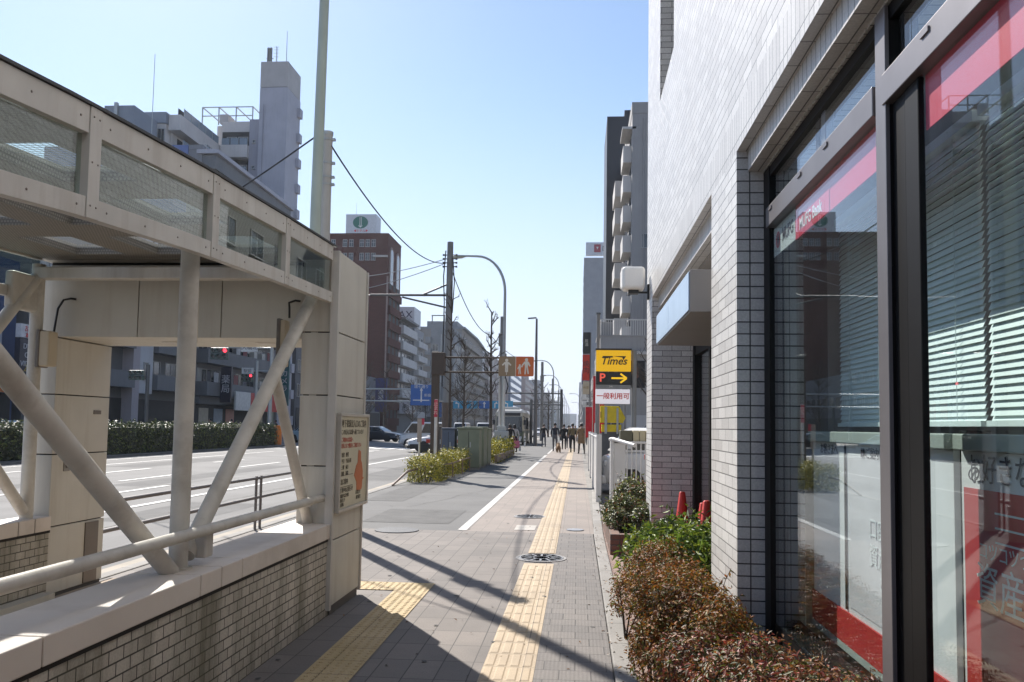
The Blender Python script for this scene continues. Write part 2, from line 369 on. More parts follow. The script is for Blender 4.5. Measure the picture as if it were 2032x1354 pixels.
# kerb stones along the planting strip
m = MB(); m.add([(0.24, -4, -0.1), (0.37, -4, -0.1), (0.37, -4, 0.03), (0.24, -4, 0.03), (0.25, 12, -0.1), (0.385, 12, -0.1), (0.385, 12, 0.03), (0.25, 12, 0.03), (0.36, 20.5, -0.1), (0.5, 20.5, -0.1), (0.5, 20.5, 0.03), (0.36, 20.5, 0.03)],
   [(0, 1, 2, 3), (0, 4, 5, 1), (1, 5, 6, 2), (2, 6, 7, 3), (3, 7, 4, 0), (4, 8, 9, 5), (5, 9, 10, 6), (6, 10, 11, 7), (7, 11, 8, 4), (8, 11, 10, 9)])
struct(m.build('planting_kerb', kerbst, bevel=0.01))
m = MB(); m.quad((0.36, -4, 0.012), (0.56, -4, 0.012), (0.56, 13.5, 0.012), (0.36, 13.5, 0.012)); struct(m.build('brick_strip', brickpave, recalc=False))
m = MB(); m.quad((0.56, -4, 0.012), (1.3, -4, 0.012), (1.3, 11.0, 0.012), (0.56, 11.0, 0.012)); struct(m.build('planting_soil', soil, recalc=False))
m = MB(); m.quad((0.2, 13.5, -0.005), (30, 13.5, -0.005), (30, 400, -0.005), (0.2, 400, -0.005)); struct(m.build('car_park_paving', mat('lot', (0.24, 0.225, 0.205), var=0.15, scale=1.5, rough=0.9, bump=0.3), recalc=False))
# painted markings on the road
m = MB()
def strip(x0, x1, y0, y1, z=-0.090): m.quad((x0, y0, z), (x1, y0, z), (x1, y1, z), (x0, y1, z))
strip(-8.5, -8.35, -30, 46); strip(-17.3, -17.15, -30, 46); strip(-19.2, -19.05, -30, 48)
for y in range(-20, 46, 8):
    strip(-12.35, -12.2, y+1.5, y+5.5); strip(-14.7, -14.55, y+4.5, y+7.5)
strip(-10.45, -10.3, 17.8, 20.4)
for k in range(17): strip(-19.6+k*0.86, -19.6+k*0.86+0.45, 53.6, 58.0)
strip(-19.5, -12.2, 50.3, 50.75)
for x in (-8.4, -11.4, -14.4): 
    for y in range(90, 400, 10): strip(x, x+0.15, y, y+5)
strip(-5.6, -5.45, 60, 400)
struct(m.build('road_marking', paint, recalc=False))
patchm = mat('road_patch_m', (0.125, 0.122, 0.118), rough=0.9, var=0.12, scale=1.5, bump=0.6, bscale=160)
m = MB()
for a in ((-7.9, -6.3, 13.0, 16.4), (-6.9, -5.4, 24, 33), (-11.8, -10.8, 20, 31), (-16.6, -15.2, 28, 37), (-9.6, -8.8, 36, 45), (-14, -13.2, 16, 22)): strip(*a, -0.098)
struct(m.build('road_patch', patchm, recalc=False))
crack = mat('crack_seal', (0.05, 0.048, 0.046), rough=0.7)
m = MB(); g_ = random.Random(3)
def crackline(x, y, dx, dy, n, wd, z):
    p = []
    for i in range(n): p.append((x, y)); x += dx+g_.uniform(-.12, .12); y += dy+g_.uniform(-.12, .12)
    for (a, b), (c, d) in zip(p[:-1], p[1:]):
        v = Vector((c-a, d-b, 0)); nn = Vector((-v.y, v.x, 0)).normalized()*wd
        m.quad((a-nn.x, b-nn.y, z), (c-nn.x, d-nn.y, z), (c+nn.x, d+nn.y, z), (a+nn.x, b+nn.y, z))
crackline(-4.5, 14.6, .3, .03, 10, .006, .004); crackline(-3.2, 15.5, .05, .35, 26, .006, .004); crackline(-4.4, 18.5, .32, -.05, 9, .007, .004)
crackline(-7.2, 12, -.02, .5, 40, .012, -.095); crackline(-11.5, 15, .06, .5, 40, .014, -.095); crackline(-5.6, 20, -.5, .1, 22, .014, -.095)
struct(m.build('crack_lines', crack, recalc=False))
m = MB(); m.quad((-3.4, 13.0, .0035), (-2.0, 13.0, .0035), (-2.0, 15.1, .0035), (-3.4, 15.1, .0035)); m.quad((-4.3, 16.6, .0035), (-3.5, 16.6, .0035), (-3.5, 21.5, .0035), (-4.3, 21.5, .0035)); struct(m.build('path_patch', mat('path_patch_m', (0.105, 0.103, 0.10), rough=0.9, var=0.15, bump=0.6, bscale=190), recalc=False))
m = MB(); strip(-1.755, -1.62, 12.25, 45, 0.005); strip(-1.73, -1.62, 47.5, 120, 0.005); struct(m.build('path_line', mat('worn_paint', (0.50, 0.485, 0.46), rough=0.75, var=0.15, scale=9, bump=0.3, bscale=150, stain=0.6, stcol=(0.25, 0.24, 0.23)), recalc=False))
m = MB(); strip(-0.93, -0.62, 12.45, 13.05, 0.005); struct(m.build('pale_slab', mat('pale_slab_m', (0.42, 0.39, 0.35), var=0.1, rough=0.8), recalc=False))

# guide blocks for the blind: bars to the right, dots to the left
m = MB(); m.quad((-0.60, -3, 0.007), (-0.27, -3, 0.007), (-0.25, 9.45, 0.007), (-0.585, 9.45, 0.007)); m.quad((-0.585, 10.2, 0.007), (-0.25, 10.2, 0.007), (-0.245, 60, 0.007), (-0.54, 60, 0.007))
m.mi = 0
def bars(xc, w_, y0, y1):
    pitch = w_/4; y = y0
    while y < y1:
        for k in range(4):
            x = xc-w_/2+pitch*(k+0.5)
            a, b, z = pitch*0.27, pitch*0.38, 0.007
            m.add([(x-b, y+0.012, z), (x+b, y+0.012, z), (x+b, y+0.288, z), (x-b, y+0.288, z), (x-a, y+0.024, z+0.005), (x+a, y+0.024, z+0.005), (x+a, y+0.276, z+0.005), (x-a, y+0.276, z+0.005)],
                  [(0, 1, 5, 4), (1, 2, 6, 5), (2, 3, 7, 6), (3, 0, 4, 7), (4, 5, 6, 7)])
        y += 0.3
bars(-0.43, 0.325, -0.3, 9.3); bars(-0.415, 0.325, 10.2, 25)
struct(m.build('guide_path', beigeblk, recalc=False))
m = MB(); m.quad((-0.605, 5.46, 0.0145), (-0.265, 5.46, 0.0145), (-0.265, 5.76, 0.0145), (-0.605, 5.76, 0.0145), 0)
del m
m = MB()
m.quad((-1.63, -3, 0.007), (-1.31, -3, 0.007), (-1.37, 8.1, 0.007), (-1.69, 7.72, 0.007)); m.add([(-2.05, 7.72, 0.007), (-1.69, 7.72, 0.007), (-1.37, 8.1, 0.007), (-2.05, 8.1, 0.007)], [(0, 1, 2, 3)])
m.quad((-3.9, 7.72, 0.007), (-2.05, 7.72, 0.007), (-2.05, 8.1, 0.007), (-3.9, 8.1, 0.007))
def dome(x, y):
    V = []; 
    for r, z in ((0.016, 0.007), (0.011, 0.0115)):
        for k in range(8): V.append((x+r*math.cos(k*math.pi/4), y+r*math.sin(k*math.pi/4), z))
    m.add(V, [(k, (k+1) % 8, 8+(k+1) % 8, 8+k) for k in range(8)]+[tuple(range(8, 16))])
y = 0.0
while y < 8.0:
    for k in range(5):
        dome(-1.63-0.06*max(0, y)/8+0.032+0.064*k, y)
    y += 0.06
for i in range(10):
    for j in range(6): dome(-2.03+0.064*i, 7.75+0.062*j)
struct(m.build('warning_path', yelblk, recalc=False))

# manhole covers
iron = mat('cast_iron', (0.24, 0.25, 0.27), rough=0.55, metal=0.3, var=0.3, scale=30, bump=0.8, bscale=90)
irondk = mat('dark_iron', (0.04, 0.04, 0.042), rough=0.5, metal=0.3, var=0.3, scale=30, bump=0.8, bscale=120)
ringc = mat('cover_ring', (0.30, 0.29, 0.28), rough=0.8)
def manhole(x, y, r, label, m1, pat=True, ring=True):
    t = thing('manhole_cover', label, 'manhole cover', (x, y, 0))
    a = MB(); a.lathe([(0.0001, 0.012), (r*0.93, 0.012), (r*0.95, 0.004)], (x, y, 0), 40)
    if pat:
        for k in range(12):
            an = 2*math.pi*k/12; c, s_ = math.cos(an), math.sin(an)
            a.obox((x+c*r*0.62, y+s_*r*0.62, 0.013), (c*r*0.2, s_*r*0.2, 0), (-s_*0.012, c*0.012, 0), (0, 0, 0.003))
        for rr in (0.3, 0.86): a.lathe([(rr*r, 0.012), (rr*r, 0.017), (rr*r+0.012, 0.017), (rr*r+0.012, 0.012)], (x, y, 0), 40)
    a.build('lid', m1, t)
    if ring:
        a = MB(); a.lathe([(r*0.95, 0.004), (r*0.96, 0.013), (r*1.06, 0.012), (r*1.08, 0.003)], (x, y, 0), 40); a.build('rim', ringc, t)
manhole(-0.41, 9.84, 0.28, 'round iron manhole cover interrupting the beige guide blocks', iron)
manhole(-0.80, 14.3, 0.26, 'grey manhole cover set in the pinkish paving left of the guide blocks', iron)
manhole(-2.62, 12.05, 0.34, 'dark manhole cover at the edge of the cycle path asphalt', irondk, pat=False, ring=False)
manhole(-0.02, 12.62, 0.14, 'tiny round cover in the paving to the right of the guide blocks', iron, pat=False, ring=False)
# ------------------------------------------------------------------ subway entrance shelter on the left
cream = mat('cream_metal', (0.555, 0.53, 0.49), rough=0.5, var=0.09, scale=4, stain=0.55, stcol=(0.30, 0.24, 0.18), bump=0.08, streak=True)
tubepaint = mat('tube_paint', (0.56, 0.525, 0.465), rough=0.55, var=0.12, scale=6, stain=0.55, stcol=(0.30, 0.25, 0.19), bump=0.15, bscale=25)
stone = mat('stone_panel', (0.575, 0.55, 0.49), rough=0.6, var=0.06, scale=2.5, bump=0.08, bscale=40, stain=0.4, stcol=(0.34, 0.28, 0.21), streak=True)
copingm = mat('coping_stone', (0.70, 0.625, 0.555), rough=0.6, var=0.07, scale=2, bump=0.12, bscale=50, stain=0.45, stcol=(0.36, 0.30, 0.24))
darkgap = mat('dark_gap', (0.015, 0.013, 0.012), rough=0.8)
blackrub = mat('black_trim', (0.02, 0.02, 0.02), rough=0.5)
bolt = mat('bolt_steel', (0.22, 0.19, 0.165), rough=0.5, metal=0.6)
walltile = tiles('shelter_tile', 0.118, 0.0615, 0.004, (0.60, 0.55, 0.475), (0.46, 0.42, 0.36), (0.055, 0.05, 0.042), rough=0.55, bump=0.8, dirt=0.85, dirtcol=(0.10, 0.095, 0.055), dscale=0.9, drip=True)
pittile = tiles('pit_tile', 0.118, 0.0615, 0.004, (0.36, 0.32, 0.27), (0.28, 0.25, 0.21), (0.06, 0.05, 0.045), rough=0.55, bump=0.6, dirt=0.6, dirtcol=(0.12, 0.10, 0.08))
stepm = mat('step_stone', (0.33, 0.26, 0.19), rough=0.8, var=0.15, scale=3, bump=0.3)
perf = tiles('perforated_ceiling', 0.022, 0.022, 0.005, (0.30, 0.28, 0.25), (0.28, 0.26, 0.23), (0.16, 0.15, 0.135), rough=0.6, bump=0.3, dirt=0.3, dirtcol=(0.2, 0.18, 0.15))
sg = glass('shelter_glass', tint=(0.80, 0.86, 0.83), refl=1.4)
# wired skylight
wired = bpy.data.materials.new('wired_glass'); wired.use_nodes = True
n = wired.node_tree; n.nodes.clear()
_, uu, vv = wall_coords(n)
cv = N(n, 'ShaderNodeCombineXYZ'); L(n, uu, cv.inputs[0]); L(n, vv, cv.inputs[1])
ad = N(n, 'ShaderNodeVectorMath', operation='ADD'); L(n, cv.outputs[0], ad.inputs[0]); ad.inputs[1].default_value = (20, 20, 0)
br = N(n, 'ShaderNodeTexBrick'); br.offset = 0; br.inputs['Scale'].default_value = 1; br.inputs['Brick Width'].default_value = 0.035; br.inputs['Row Height'].default_value = 0.035; br.inputs['Mortar Size'].default_value = 0.003
br.inputs['Color1'].default_value = (0, 0, 0, 1); br.inputs['Color2'].default_value = (0, 0, 0, 1); br.inputs['Mortar'].default_value = (1, 1, 1, 1); L(n, ad.outputs[0], br.inputs['Vector'])
tr = N(n, 'ShaderNodeBsdfTransparent'); tr.inputs[0].default_value = (0.97, 0.99, 0.985, 1)
df = N(n, 'ShaderNodeBsdfTranslucent'); df.inputs[0].default_value = (0.6, 0.62, 0.6, 1)
dk = N(n, 'ShaderNodeBsdfDiffuse'); dk.inputs[0].default_value = (0.25, 0.25, 0.24, 1)
m1 = N(n, 'ShaderNodeMixShader'); m1.inputs[0].default_value = 0.12; L(n, tr.outputs[0], m1.inputs[1]); L(n, df.outputs[0], m1.inputs[2])
m2 = N(n, 'ShaderNodeMixShader'); L(n, br.outputs['Color'], m2.inputs[0]); L(n, m1.outputs[0], m2.inputs[1]); L(n, dk.outputs[0], m2.inputs[2])
o = N(n, 'ShaderNodeOutputMaterial'); L(n, m2.outputs[0], o.inputs[0])

SH = thing('subway_entrance', 'cream subway stair shelter with sloping roof, round columns and diagonal braces', 'shelter', (-3.2, 4, 0))
RY = [-5, -3, -1, 0.5, 2, 2.63, 3.1, 4.15, 5.3, 6.6]
RT = [2.10, 2.29, 2.48, 2.61, 2.73, 2.784, 2.828, 2.899, 2.95, 2.995]
def zt(y): return float(np.interp(y, RY, RT))
def zb(y): return zt(y)-0.462+0.0*(y)
# parapet walls, coping, columns, handrail --------------------------------
for sx, xo, xi, y1 in ((1, -2.0, -2.34, 7.17), (-1, -4.58, -4.40, 6.66)):
    m = MB(); m.box(min(xo, xi), max(xo, xi), -6, y1, -0.1, 0.615); m.build('parapet_wall', walltile, SH)
    m = MB(); m.box(xo-0.01*sx if sx < 0 else xi-0.01, xi+0.01 if sx < 0 else xo-0.01*0, -6, y1, 0.60, 0.622); m.build('shadow_joint', darkgap, SH)
    cuts = [-6, -4.2, -2.4, -0.6, 1.2, 3.0, 4.30, 4.56, 4.85, 6.52, 6.76, 6.86] if sx > 0 else [-6, -3, 0, 2, 4, 6.0, 6.25, 6.45, 6.66]
    m = MB(); a, b = (xi-0.02, xo+0.02) if sx > 0 else (xo-0.02, xi+0.02)
    for p, q in zip(cuts[:-1], cuts[1:]): m.box(a, b, p+0.005, q-0.005, 0.622, 0.738)
    m.build('coping', copingm, SH, bevel=0.006)
    m = MB(); m.box(a+0.012, b-0.012, -5.9, y1-0.1, 0.60, 0.728); m.build('coping_core', darkgap, SH)
cx = (-2.18, -4.47)
for y in (4.44, 6.70, 2.2, -0.1, -2.4):
    m = MB(); m.tube([(cx[0], y, 0.735), (cx[0], y, zb(y)+0.06)], 0.051, 24); m.tube([(cx[0], y, 0.735), (cx[0], y, 0.75)], 0.075, 24)
    m.build('column', tubepaint, SH, smooth=True)
for y in (6.46, 4.2, 2.0, -0.3):
    m = MB(); m.tube([(cx[1], y, 0.735), (cx[1], y, zb(y)+0.3)], 0.051, 20); m.build('column', tubepaint, SH, smooth=True)
def brace(p, q, r=0.049):
    m = MB(); m.tube([p, q], r, 20); m.build('brace', tubepaint, SH, smooth=True)
brace((cx[0], 2.20, 2.30), (cx[0], 4.40, 0.70))
brace((cx[0], 6.62, 2.62), (cx[0], 4.53, 0.80))
brace((cx[0], 5.79, 1.89), (cx[0], 6.68, 0.68), 0.040)
brace((cx[0], 2.20, 2.30), (cx[0], 0.0, 0.74))
brace((cx[1], 5.4, 1.60), (cx[1], 6.46, 2.74)); brace((cx[1], 5.5, 1.75), (cx[1], 6.42, 0.80), 0.045); brace((cx[1], 5.4, 1.60), (cx[1], 4.2, 0.75))
m = MB(); m.box(cx[1]-0.05, cx[1]+0.03, 6.12, 6.52, 2.42, 2.72); m.build('gusset', tubepaint, SH, bevel=0.02)
m = MB(); m.tube([(-2.06, -6, 0.945), (-2.06, 6.55, 0.945)], 0.031, 20); m.tube([(-2.06, 6.55, 0.945), (-2.06, 6.63, 0.945)], 0.031, 20)
for y in (6.35, 2.1, -0.2): m.box(-2.13, -2.06, y-0.025, y+0.025, 0.90, 0.93)
m.build('handrail', tubepaint, SH, smooth=True)
m = MB(); m.box(-2.15, -2.08, 4.56, 4.66, 0.78, 0.94); m.build('rail_bracket', cream, SH, bevel=0.01)
# glazed band round the roof edge -----------------------------------------
YV = [-5, -3.2, -1.2, 0.9, 3.2, 4.345, 5.48, 6.5]
ST = sorted(set([round(y, 3) for y in list(np.linspace(-5, 6.58, 40))]))
def railband(x0, x1, f0, f1, y0, y1, name, mats, bevel=0.0, bolts=None):
    m = MB(); ys = [y for y in ST if y0 < y < y1]; ys = [y0]+ys+[y1]
    m.loft([[(x0, y, f0(y)), (x1, y, f0(y)), (x1, y, f1(y)), (x0, y, f1(y))] for y in ys])
    if bolts:
        k = max(2, int((y1-y0)/0.25))
        for i in range(k):
            y = y0+0.06+(y1-y0-0.12)*i/(k-1); z = (f0(y)+f1(y))/2
            m.mi = 1; m.lathe([(0.0001, 0.004), (0.005, 0.0035), (0.006, 0)], (x1, y, z), 8, M=Matrix.Rotation(R(90), 3, 'Y')); m.mi = 0
    return m.build(name, mats, SH, bevel=bevel)
for xs, sgn in ((-2.0, 1), (-4.54, -1)):
    xo, xi = xs, xs-0.05*sgn
    for a, b in zip(YV[:-1], YV[1:]):
        g = 0.045
        b2 = b-g if b < 6.4 else 6.53
        railband(min(xo, xi), max(xo, xi), lambda y: zt(y)-0.115, zt, a+g, b2, 'top_rail', [cream, bolt], 0.003, bolts=sgn > 0)
        railband(min(xo, xi), max(xo, xi), zb, lambda y: zb(y)+0.085, a+g, b2, 'bottom_rail', [cream, bolt], 0.003, bolts=sgn > 0)
        x = xs-0.03*sgn
        railband(x-0.004, x+0.004, lambda y: zb(y)+0.088, lambda y: zt(y)-0.118, a+g+0.004, b2-0.004, 'glass_panel', sg)
    for y in YV[:-1]:
        m = MB(); h = 0.041
        m.loft([[(min(xo, xi)-0.002, q, zb(q)), (max(xo, xi)+0.004, q, zb(q)), (max(xo, xi)+0.004, q, zt(q)), (min(xo, xi)-0.002, q, zt(q))] for q in (y-h, y+h)])
        if sgn > 0:
            m.mi = 1
            for dz in (0.05, 0.42, 0.23):
                for dy in (-0.02, 0.02): m.lathe([(0.0001, 0.004), (0.004, 0.0035), (0.005, 0)], (max(xo, xi)+0.004, y+dy, zb(y)+dz), 8, M=Matrix.Rotation(R(90), 3, 'Y'))
        m.build('band_post', [cream, bolt], SH, bevel=0.003)
    railband(min(xo, xi)-0.012, max(xo, xi)+0.012, lambda y: zt(y)+0.002, lambda y: zt(y)+0.015, -5, 6.6, 'edge_trim', blackrub)
# roof deck with skylights
XC = [-4.49, -4.06, -3.65, -3.38, -2.97, -2.70, -2.29, -2.05]; HX = {1, 3, 5}
YC = [-5.0]; HY = set(); y = 6.32
ys = []
while y > -4.5: ys += [(y-0.72, y)]; y -= 1.13
edges = [-5.0]
for a, b in reversed(ys): edges += [a, b]
edges += [6.6]
m = MB()
for j in range(len(edges)-1):
    hole_row = j % 2 == 1
    for i in range(len(XC)-1):
        if hole_row and i in HX: continue
        a, b = edges[j], edges[j+1]
        m.loft([[(XC[i], q, zt(q)-0.10), (XC[i+1], q, zt(q)-0.10), (XC[i+1], q, zt(q)-0.02), (XC[i], q, zt(q)-0.02)] for q in (a, b)])
m.build('roof', perf, SH)
for a, b in ys:
    for i in sorted(HX):
        s = MB(); s.quad((XC[i], a, zt(a)-0.05), (XC[i+1], a, zt(a)-0.05), (XC[i+1], b, zt(b)-0.05), (XC[i], b, zt(b)-0.05))
        s.build('skylight', wired, SH, recalc=False)
m = MB()
for a, b in ys:
    yy = a-0.2
    if False: m.loft([[(-4.46, q, zt(q)-0.22), (-2.07, q, zt(q)-0.22), (-2.07, q, zt(q)-0.102), (-4.46, q, zt(q)-0.102)] for q in (yy-0.04, yy+0.04)])
m = MB(); m.box(-4.55, -2.29, 6.75, 7.45, 2.777, 2.90); m.build('portal_top', darkgap, SH)
m = MB(); m.box(-4.58, -2.285, 6.62, 7.5, 2.902, 2.97); m.build('portal_roof', cream, SH, bevel=0.004)
m = MB(); m.box(-4.48, -2.06, 6.40, 6.50, 2.70, 2.80); m.build('roof_beam', cream, SH, bevel=0.01)
# portal at the far end -----------------------------------------------------
def panels(name, x0, x1, y0, y1, zs, m_):
    core = MB(); core.box(x0+0.02, x1-0.02, y0+0.02, y1-0.02, zs[0]+0.01, zs[-1]-0.01)
    c = core.build(name, darkgap, SH)
    m = MB()
    for a, b in zip(zs[:-1], zs[1:]): m.box(x0, x1, y0, y1, a+0.005, b-0.005)
    p = m.build('stone_panel', m_, None, bevel=0.004); attach(p, c); p.matrix_parent_inverse = Matrix.Identity(4)
    return c
panels('portal_pillar', -2.28, -1.975, 6.64, 7.5, [0.07, 0.60, 1.20, 1.78, 2.30, 2.975], stone)
panels('portal_pillar', -4.60, -4.42, 6.68, 7.5, [0.07, 0.64, 1.25, 1.76, 2.245], stone)
m = MB(); m.box(-2.27, -1.985, 6.66, 7.49, -0.02, 0.07); m.build('portal_plinth', mat('plinth', (0.12, 0.11, 0.1), rough=0.7), SH); m = MB(); m.box(-4.59, -4.43, 6.70, 7.49, -0.02, 0.07); m.build('portal_plinth', mat('plinth', (0.12, 0.11, 0.1)), SH)
m = MB(); m.box(-2.0, -1.962, 7.505, 7.54, 0.05, 2.96); m.build('corner_trim', cream, SH)
m = MB(); m.box(-2.03, -1.966, 6.59, 6.635, 0.05, 2.97); m.build('corner_trim', cream, SH)
m = MB()
xsl = [-4.60, -3.72, -2.992, -2.285]
for a, b in zip(xsl[:-1], xsl[1:]): m.box(a+0.004, b-0.004, 6.68, 7.5, 2.25, 2.775)
m.build('portal_lintel', stone, SH, bevel=0.004)
m = MB(); m.box(-4.59, -2.29, 6.70, 7.48, 2.255, 2.77); m.build('lintel_core', darkgap, SH)
m = MB(); m.box(-4.46, -2.285, 6.60, 6.66, 2.79, 2.85); m.build('portal_cornice', cream, SH, bevel=0.006)
for x in (-3.6, -2.75):
    m = MB(); m.lathe([(0.0001, -0.006), (0.075, -0.006), (0.085, 0.0), (0.10, -0.004), (0.11, 0.002)], (x, 7.1, 2.246), 24); m.build('downlight', cream, SH, smooth=True)
# fittings
def lightbox(x, y, z0, z1, w_, d):
    m = MB(); m.box(x-w_/2, x+w_/2, y-d/2, y+d/2, z0, z1); b = m.build('light_fitting', mat('fitting_cream', (0.50, 0.42, 0.30), rough=0.45, var=0.05), SH, bevel=0.012)
    m = MB(); m.box(x-w_/2-0.012, x-w_/2+0.02, y-d/2-0.008, y+d/2+0.008, z0-0.01, z1+0.01); m.build('fitting_back', mat('fitting_shade', (0.16, 0.14, 0.12), rough=0.6), SH, bevel=0.008)  # dark back edge, its colour also standing in for side shading
lightbox(-4.36, 6.46, 1.98, 2.27, 0.10, 0.12)
lightbox(-2.36, 4.85, 2.02, 2.38, 0.055, 0.09)
lightbox(-2.33, 6.36, 1.99, 2.36, 0.06, 0.10)
for pts in ([(-4.38, 6.56, 2.27), (-4.38, 6.6, 2.48), (-4.36, 6.64, 2.56), (-4.31, 6.66, 2.575), (-4.27, 6.67, 2.57)], [(-2.34, 6.5, 2.40), (-2.36, 6.55, 2.49), (-2.39, 6.62, 2.54), (-2.35, 6.66, 2.565), (-2.31, 6.67, 2.56)]):
    m = MB(); m.tube(pts, 0.009, 8); m.build('cable', blackrub, SH, smooth=True)
m = MB(); m.box(-4.425, -4.412, 7.25, 7.36, 1.60, 1.635); m.build('name_plate', bolt, SH)
m = MB(); m.box(-4.425, -4.408, 6.84, 6.92, 1.10, 1.20); m.build('switch_plate', mat('plate_grey', (0.3, 0.28, 0.25), rough=0.4, metal=0.4), SH, bevel=0.004)
m = MB(); m.box(-4.41, -4.40, 6.86, 6.90, 1.13, 1.17); m.build('key_switch', bolt, SH)
m = MB(); m.box(-4.43, -4.41, 7.2, 7.4, 0.08, 0.62); m.build('corner_trim', bolt, SH)
# stair pit
m = MB()
m.quad((-4.38, -4, -2.6), (-4.38, 5.3, -2.6), (-4.38, 5.3, 0.0), (-4.38, -4, 0.0)); m.quad((-2.3, -4, -2.6), (-2.3, 5.3, -2.6), (-2.3, 5.3, 0), (-2.3, -4, 0)); m.quad((-4.38, -4, -2.6), (-2.3, -4, -2.6), (-2.3, -4, 0), (-4.38, -4, 0))
m.build('pit_lining', pittile, SH, recalc=False)
m = MB(); m.box(-4.38, -2.35, 5.3, 7.6, 0.004, 0.06)
for k in range(15): m.box(-4.378, -2.301, 5.3-0.3*(k+1), 5.3-0.3*k, -2.7, -0.16*(k+1)+0.06)
m.box(-4.378, -2.301, -4, 0.8, -2.7, -2.5)
m.build('stair', stepm, SH)
m = MB(); m.box(-4.39, -4.28, 3.0, 6.6, 0.065, 0.12); m.build('stair_kerb', stone, SH)

# notice board on the pillar ------------------------------------------------
NB = thing('notice_board', 'cream notice board with an orange map shape fixed to the shelter pillar', 'notice board', (-1.95, 7.1, 0.84))
m = MB(); y0, y1, z0, z1, x = 6.68, 7.56, 0.845, 1.61, -1.945
m.box(-1.972, x, y0, y1, z0, z1); m.build('board', mat('board_cream', (0.60, 0.55, 0.40), rough=0.5, var=0.04), NB)
m = MB(); t = 0.028
for a in ((y0-t, y1+t, z0-t, z0), (y0-t, y1+t, z1, z1+t), (y0-t, y0, z0, z1), (y1, y1+t, z0, z1)): m.box(-1.972, x+0.015, *a)
m.build('frame', mat('alu_frame', (0.52, 0.48, 0.42), rough=0.4, metal=0.3), NB, bevel=0.004)
ink = mat('ink_brown', (0.09, 0.075, 0.05), rough=0.6); inkor = mat('ink_orange', (0.55, 0.16, 0.05), rough=0.6); inkred = mat('ink_red', (0.5, 0.08, 0.05), rough=0.6)
def nbt(s, sz, y, z, m_, al='LEFT', sx=1.0): text(s, sz, frame((x+0.002, y, z), (0, 1, 0), (0, 0, 1)), m_, NB, 'lettering', 0.0006, al, sx)
nbt('地下鉄駅出入口のご案内', 0.072, y0+0.04, 1.545, ink); nbt('この出入口は駅へ通じています', 0.05, y0+0.04, 1.475, ink)
nbt('ご利用のお客様へ', 0.045, y0+0.04, 1.41, inkred); nbt('改札口まで階段をご利用下さい', 0.045, y0+0.04, 1.36, inkred)
for i, s in enumerate(('始発　終発', '平日　午前五時', '土曜　休日', '連絡　通路')): nbt(s, 0.042, y0+0.06, 1.285-0.052*i, ink)
nbt('出口案内', 0.055, y0+0.05, 1.06, ink); nbt('工事中のお知らせ', 0.05, y0+0.03, 0.99, ink)
for i, s in enumerate(('期間中は迂回路', '係員まで', '交通局')): nbt(s, 0.036, y0+0.05, 0.945-0.036*i, ink)
nbt('お問合せ', 0.042, y0+0.52, 0.945, ink); nbt('駅事務室', 0.038, y0+0.54, 0.90, ink)
m = MB(); P = [(0.60, 1.32), (0.68, 1.30), (0.69, 1.22), (0.72, 1.2), (0.76, 1.12), (0.755, 1.07), (0.80, 1.06), (0.75, 1.045), (0.74, 0.98), (0.72, 0.96), (0.62, 0.96), (0.56, 0.965), (0.55, 1.04), (0.47, 1.10), (0.53, 1.18), (0.58, 1.21), (0.585, 1.28)]
m.prism([(a-0.01, b) for a, b in P], lambda a, b, d: (x+d, y0+a, b), 0.001, 0.0025); m.build('map_shape', inkor, NB)
m = MB(); m.box(x+0.001, x+0.002, y0+0.05, y0+0.42, 1.115, 1.119); m.box(x+0.001, x+0.002, y0+0.05, y0+0.42, 1.02, 1.024); m.build('rule_lines', ink, NB)

# pipe railing along the kerb ------------------------------------------------
GR = thing('guard_rail', 'dark brown pipe guard rail along the kerb behind the shelter', 'guard rail', (-4.6, 10, 0))
brownpipe = mat('brown_pipe', (0.17, 0.145, 0.13), rough=0.45, var=0.15)
for z in (0.74, 0.46):
    m = MB(); m.tube([(-4.62, 7.6, z), (-4.62, 14.7, z)], 0.022, 10); m.build('rail', brownpipe, GR, smooth=True)
for y in (9.5, 9.62, 11.7, 11.88, 13.9, 14.05):
    m = MB(); m.tube([(-4.62, y, -0.02), (-4.62, y, 0.77)], 0.02, 10); m.build('post', brownpipe, GR, smooth=True)
# ------------------------------------------------------------------ bank building on the right
ftile = tiles('bank_tile', 0.234, 0.0696, 0.0035, (0.72, 0.705, 0.68), (0.56, 0.545, 0.525), (0.11, 0.105, 0.10), rough=0.36, bump=0.55, dirt=0.22, dirtcol=(0.46, 0.43, 0.385), dscale=0.5, org=(0.0, 0.05), drip=True)
stile = tiles('bank_soldier_tile', 0.234, 0.0696, 0.0035, (0.64, 0.625, 0.60), (0.53, 0.515, 0.495), (0.11, 0.105, 0.10), rough=0.36, swap=True, offset=0.0, bump=0.55, dirt=0.18, dirtcol=(0.38, 0.35, 0.31), dscale=0.8, org=(0.03, 0.0))
rtile = tiles('bank_return_tile', 0.112, 0.0696, 0.004, (0.58, 0.565, 0.545), (0.48, 0.47, 0.455), (0.022, 0.02, 0.02), rough=0.4, offset=0.0, bump=0.6, dirt=0.35, dirtcol=(0.3, 0.29, 0.27), org=(0.012, 0.05), drip=True, dscale=.6)
bronze = mat('dark_bronze', (0.009, 0.0085, 0.0085), rough=0.45, metal=0.0, var=0.15, spec=0.12)
lbronze = mat('brushed_bronze', (0.21, 0.195, 0.20), rough=0.38, metal=0.55, var=0.08, scale=5)
bglass = glass('bank_glass', tint=(0.92, 0.965, 0.96), refl=0.92)
conc = mat('bank_concrete', (0.35, 0.33, 0.31), rough=0.8, var=0.1)
BK = thing('bank_building', 'white tiled bank building with dark framed shop windows beside the pavement', 'building', (1.4, 5, 0))
XF = 0.92
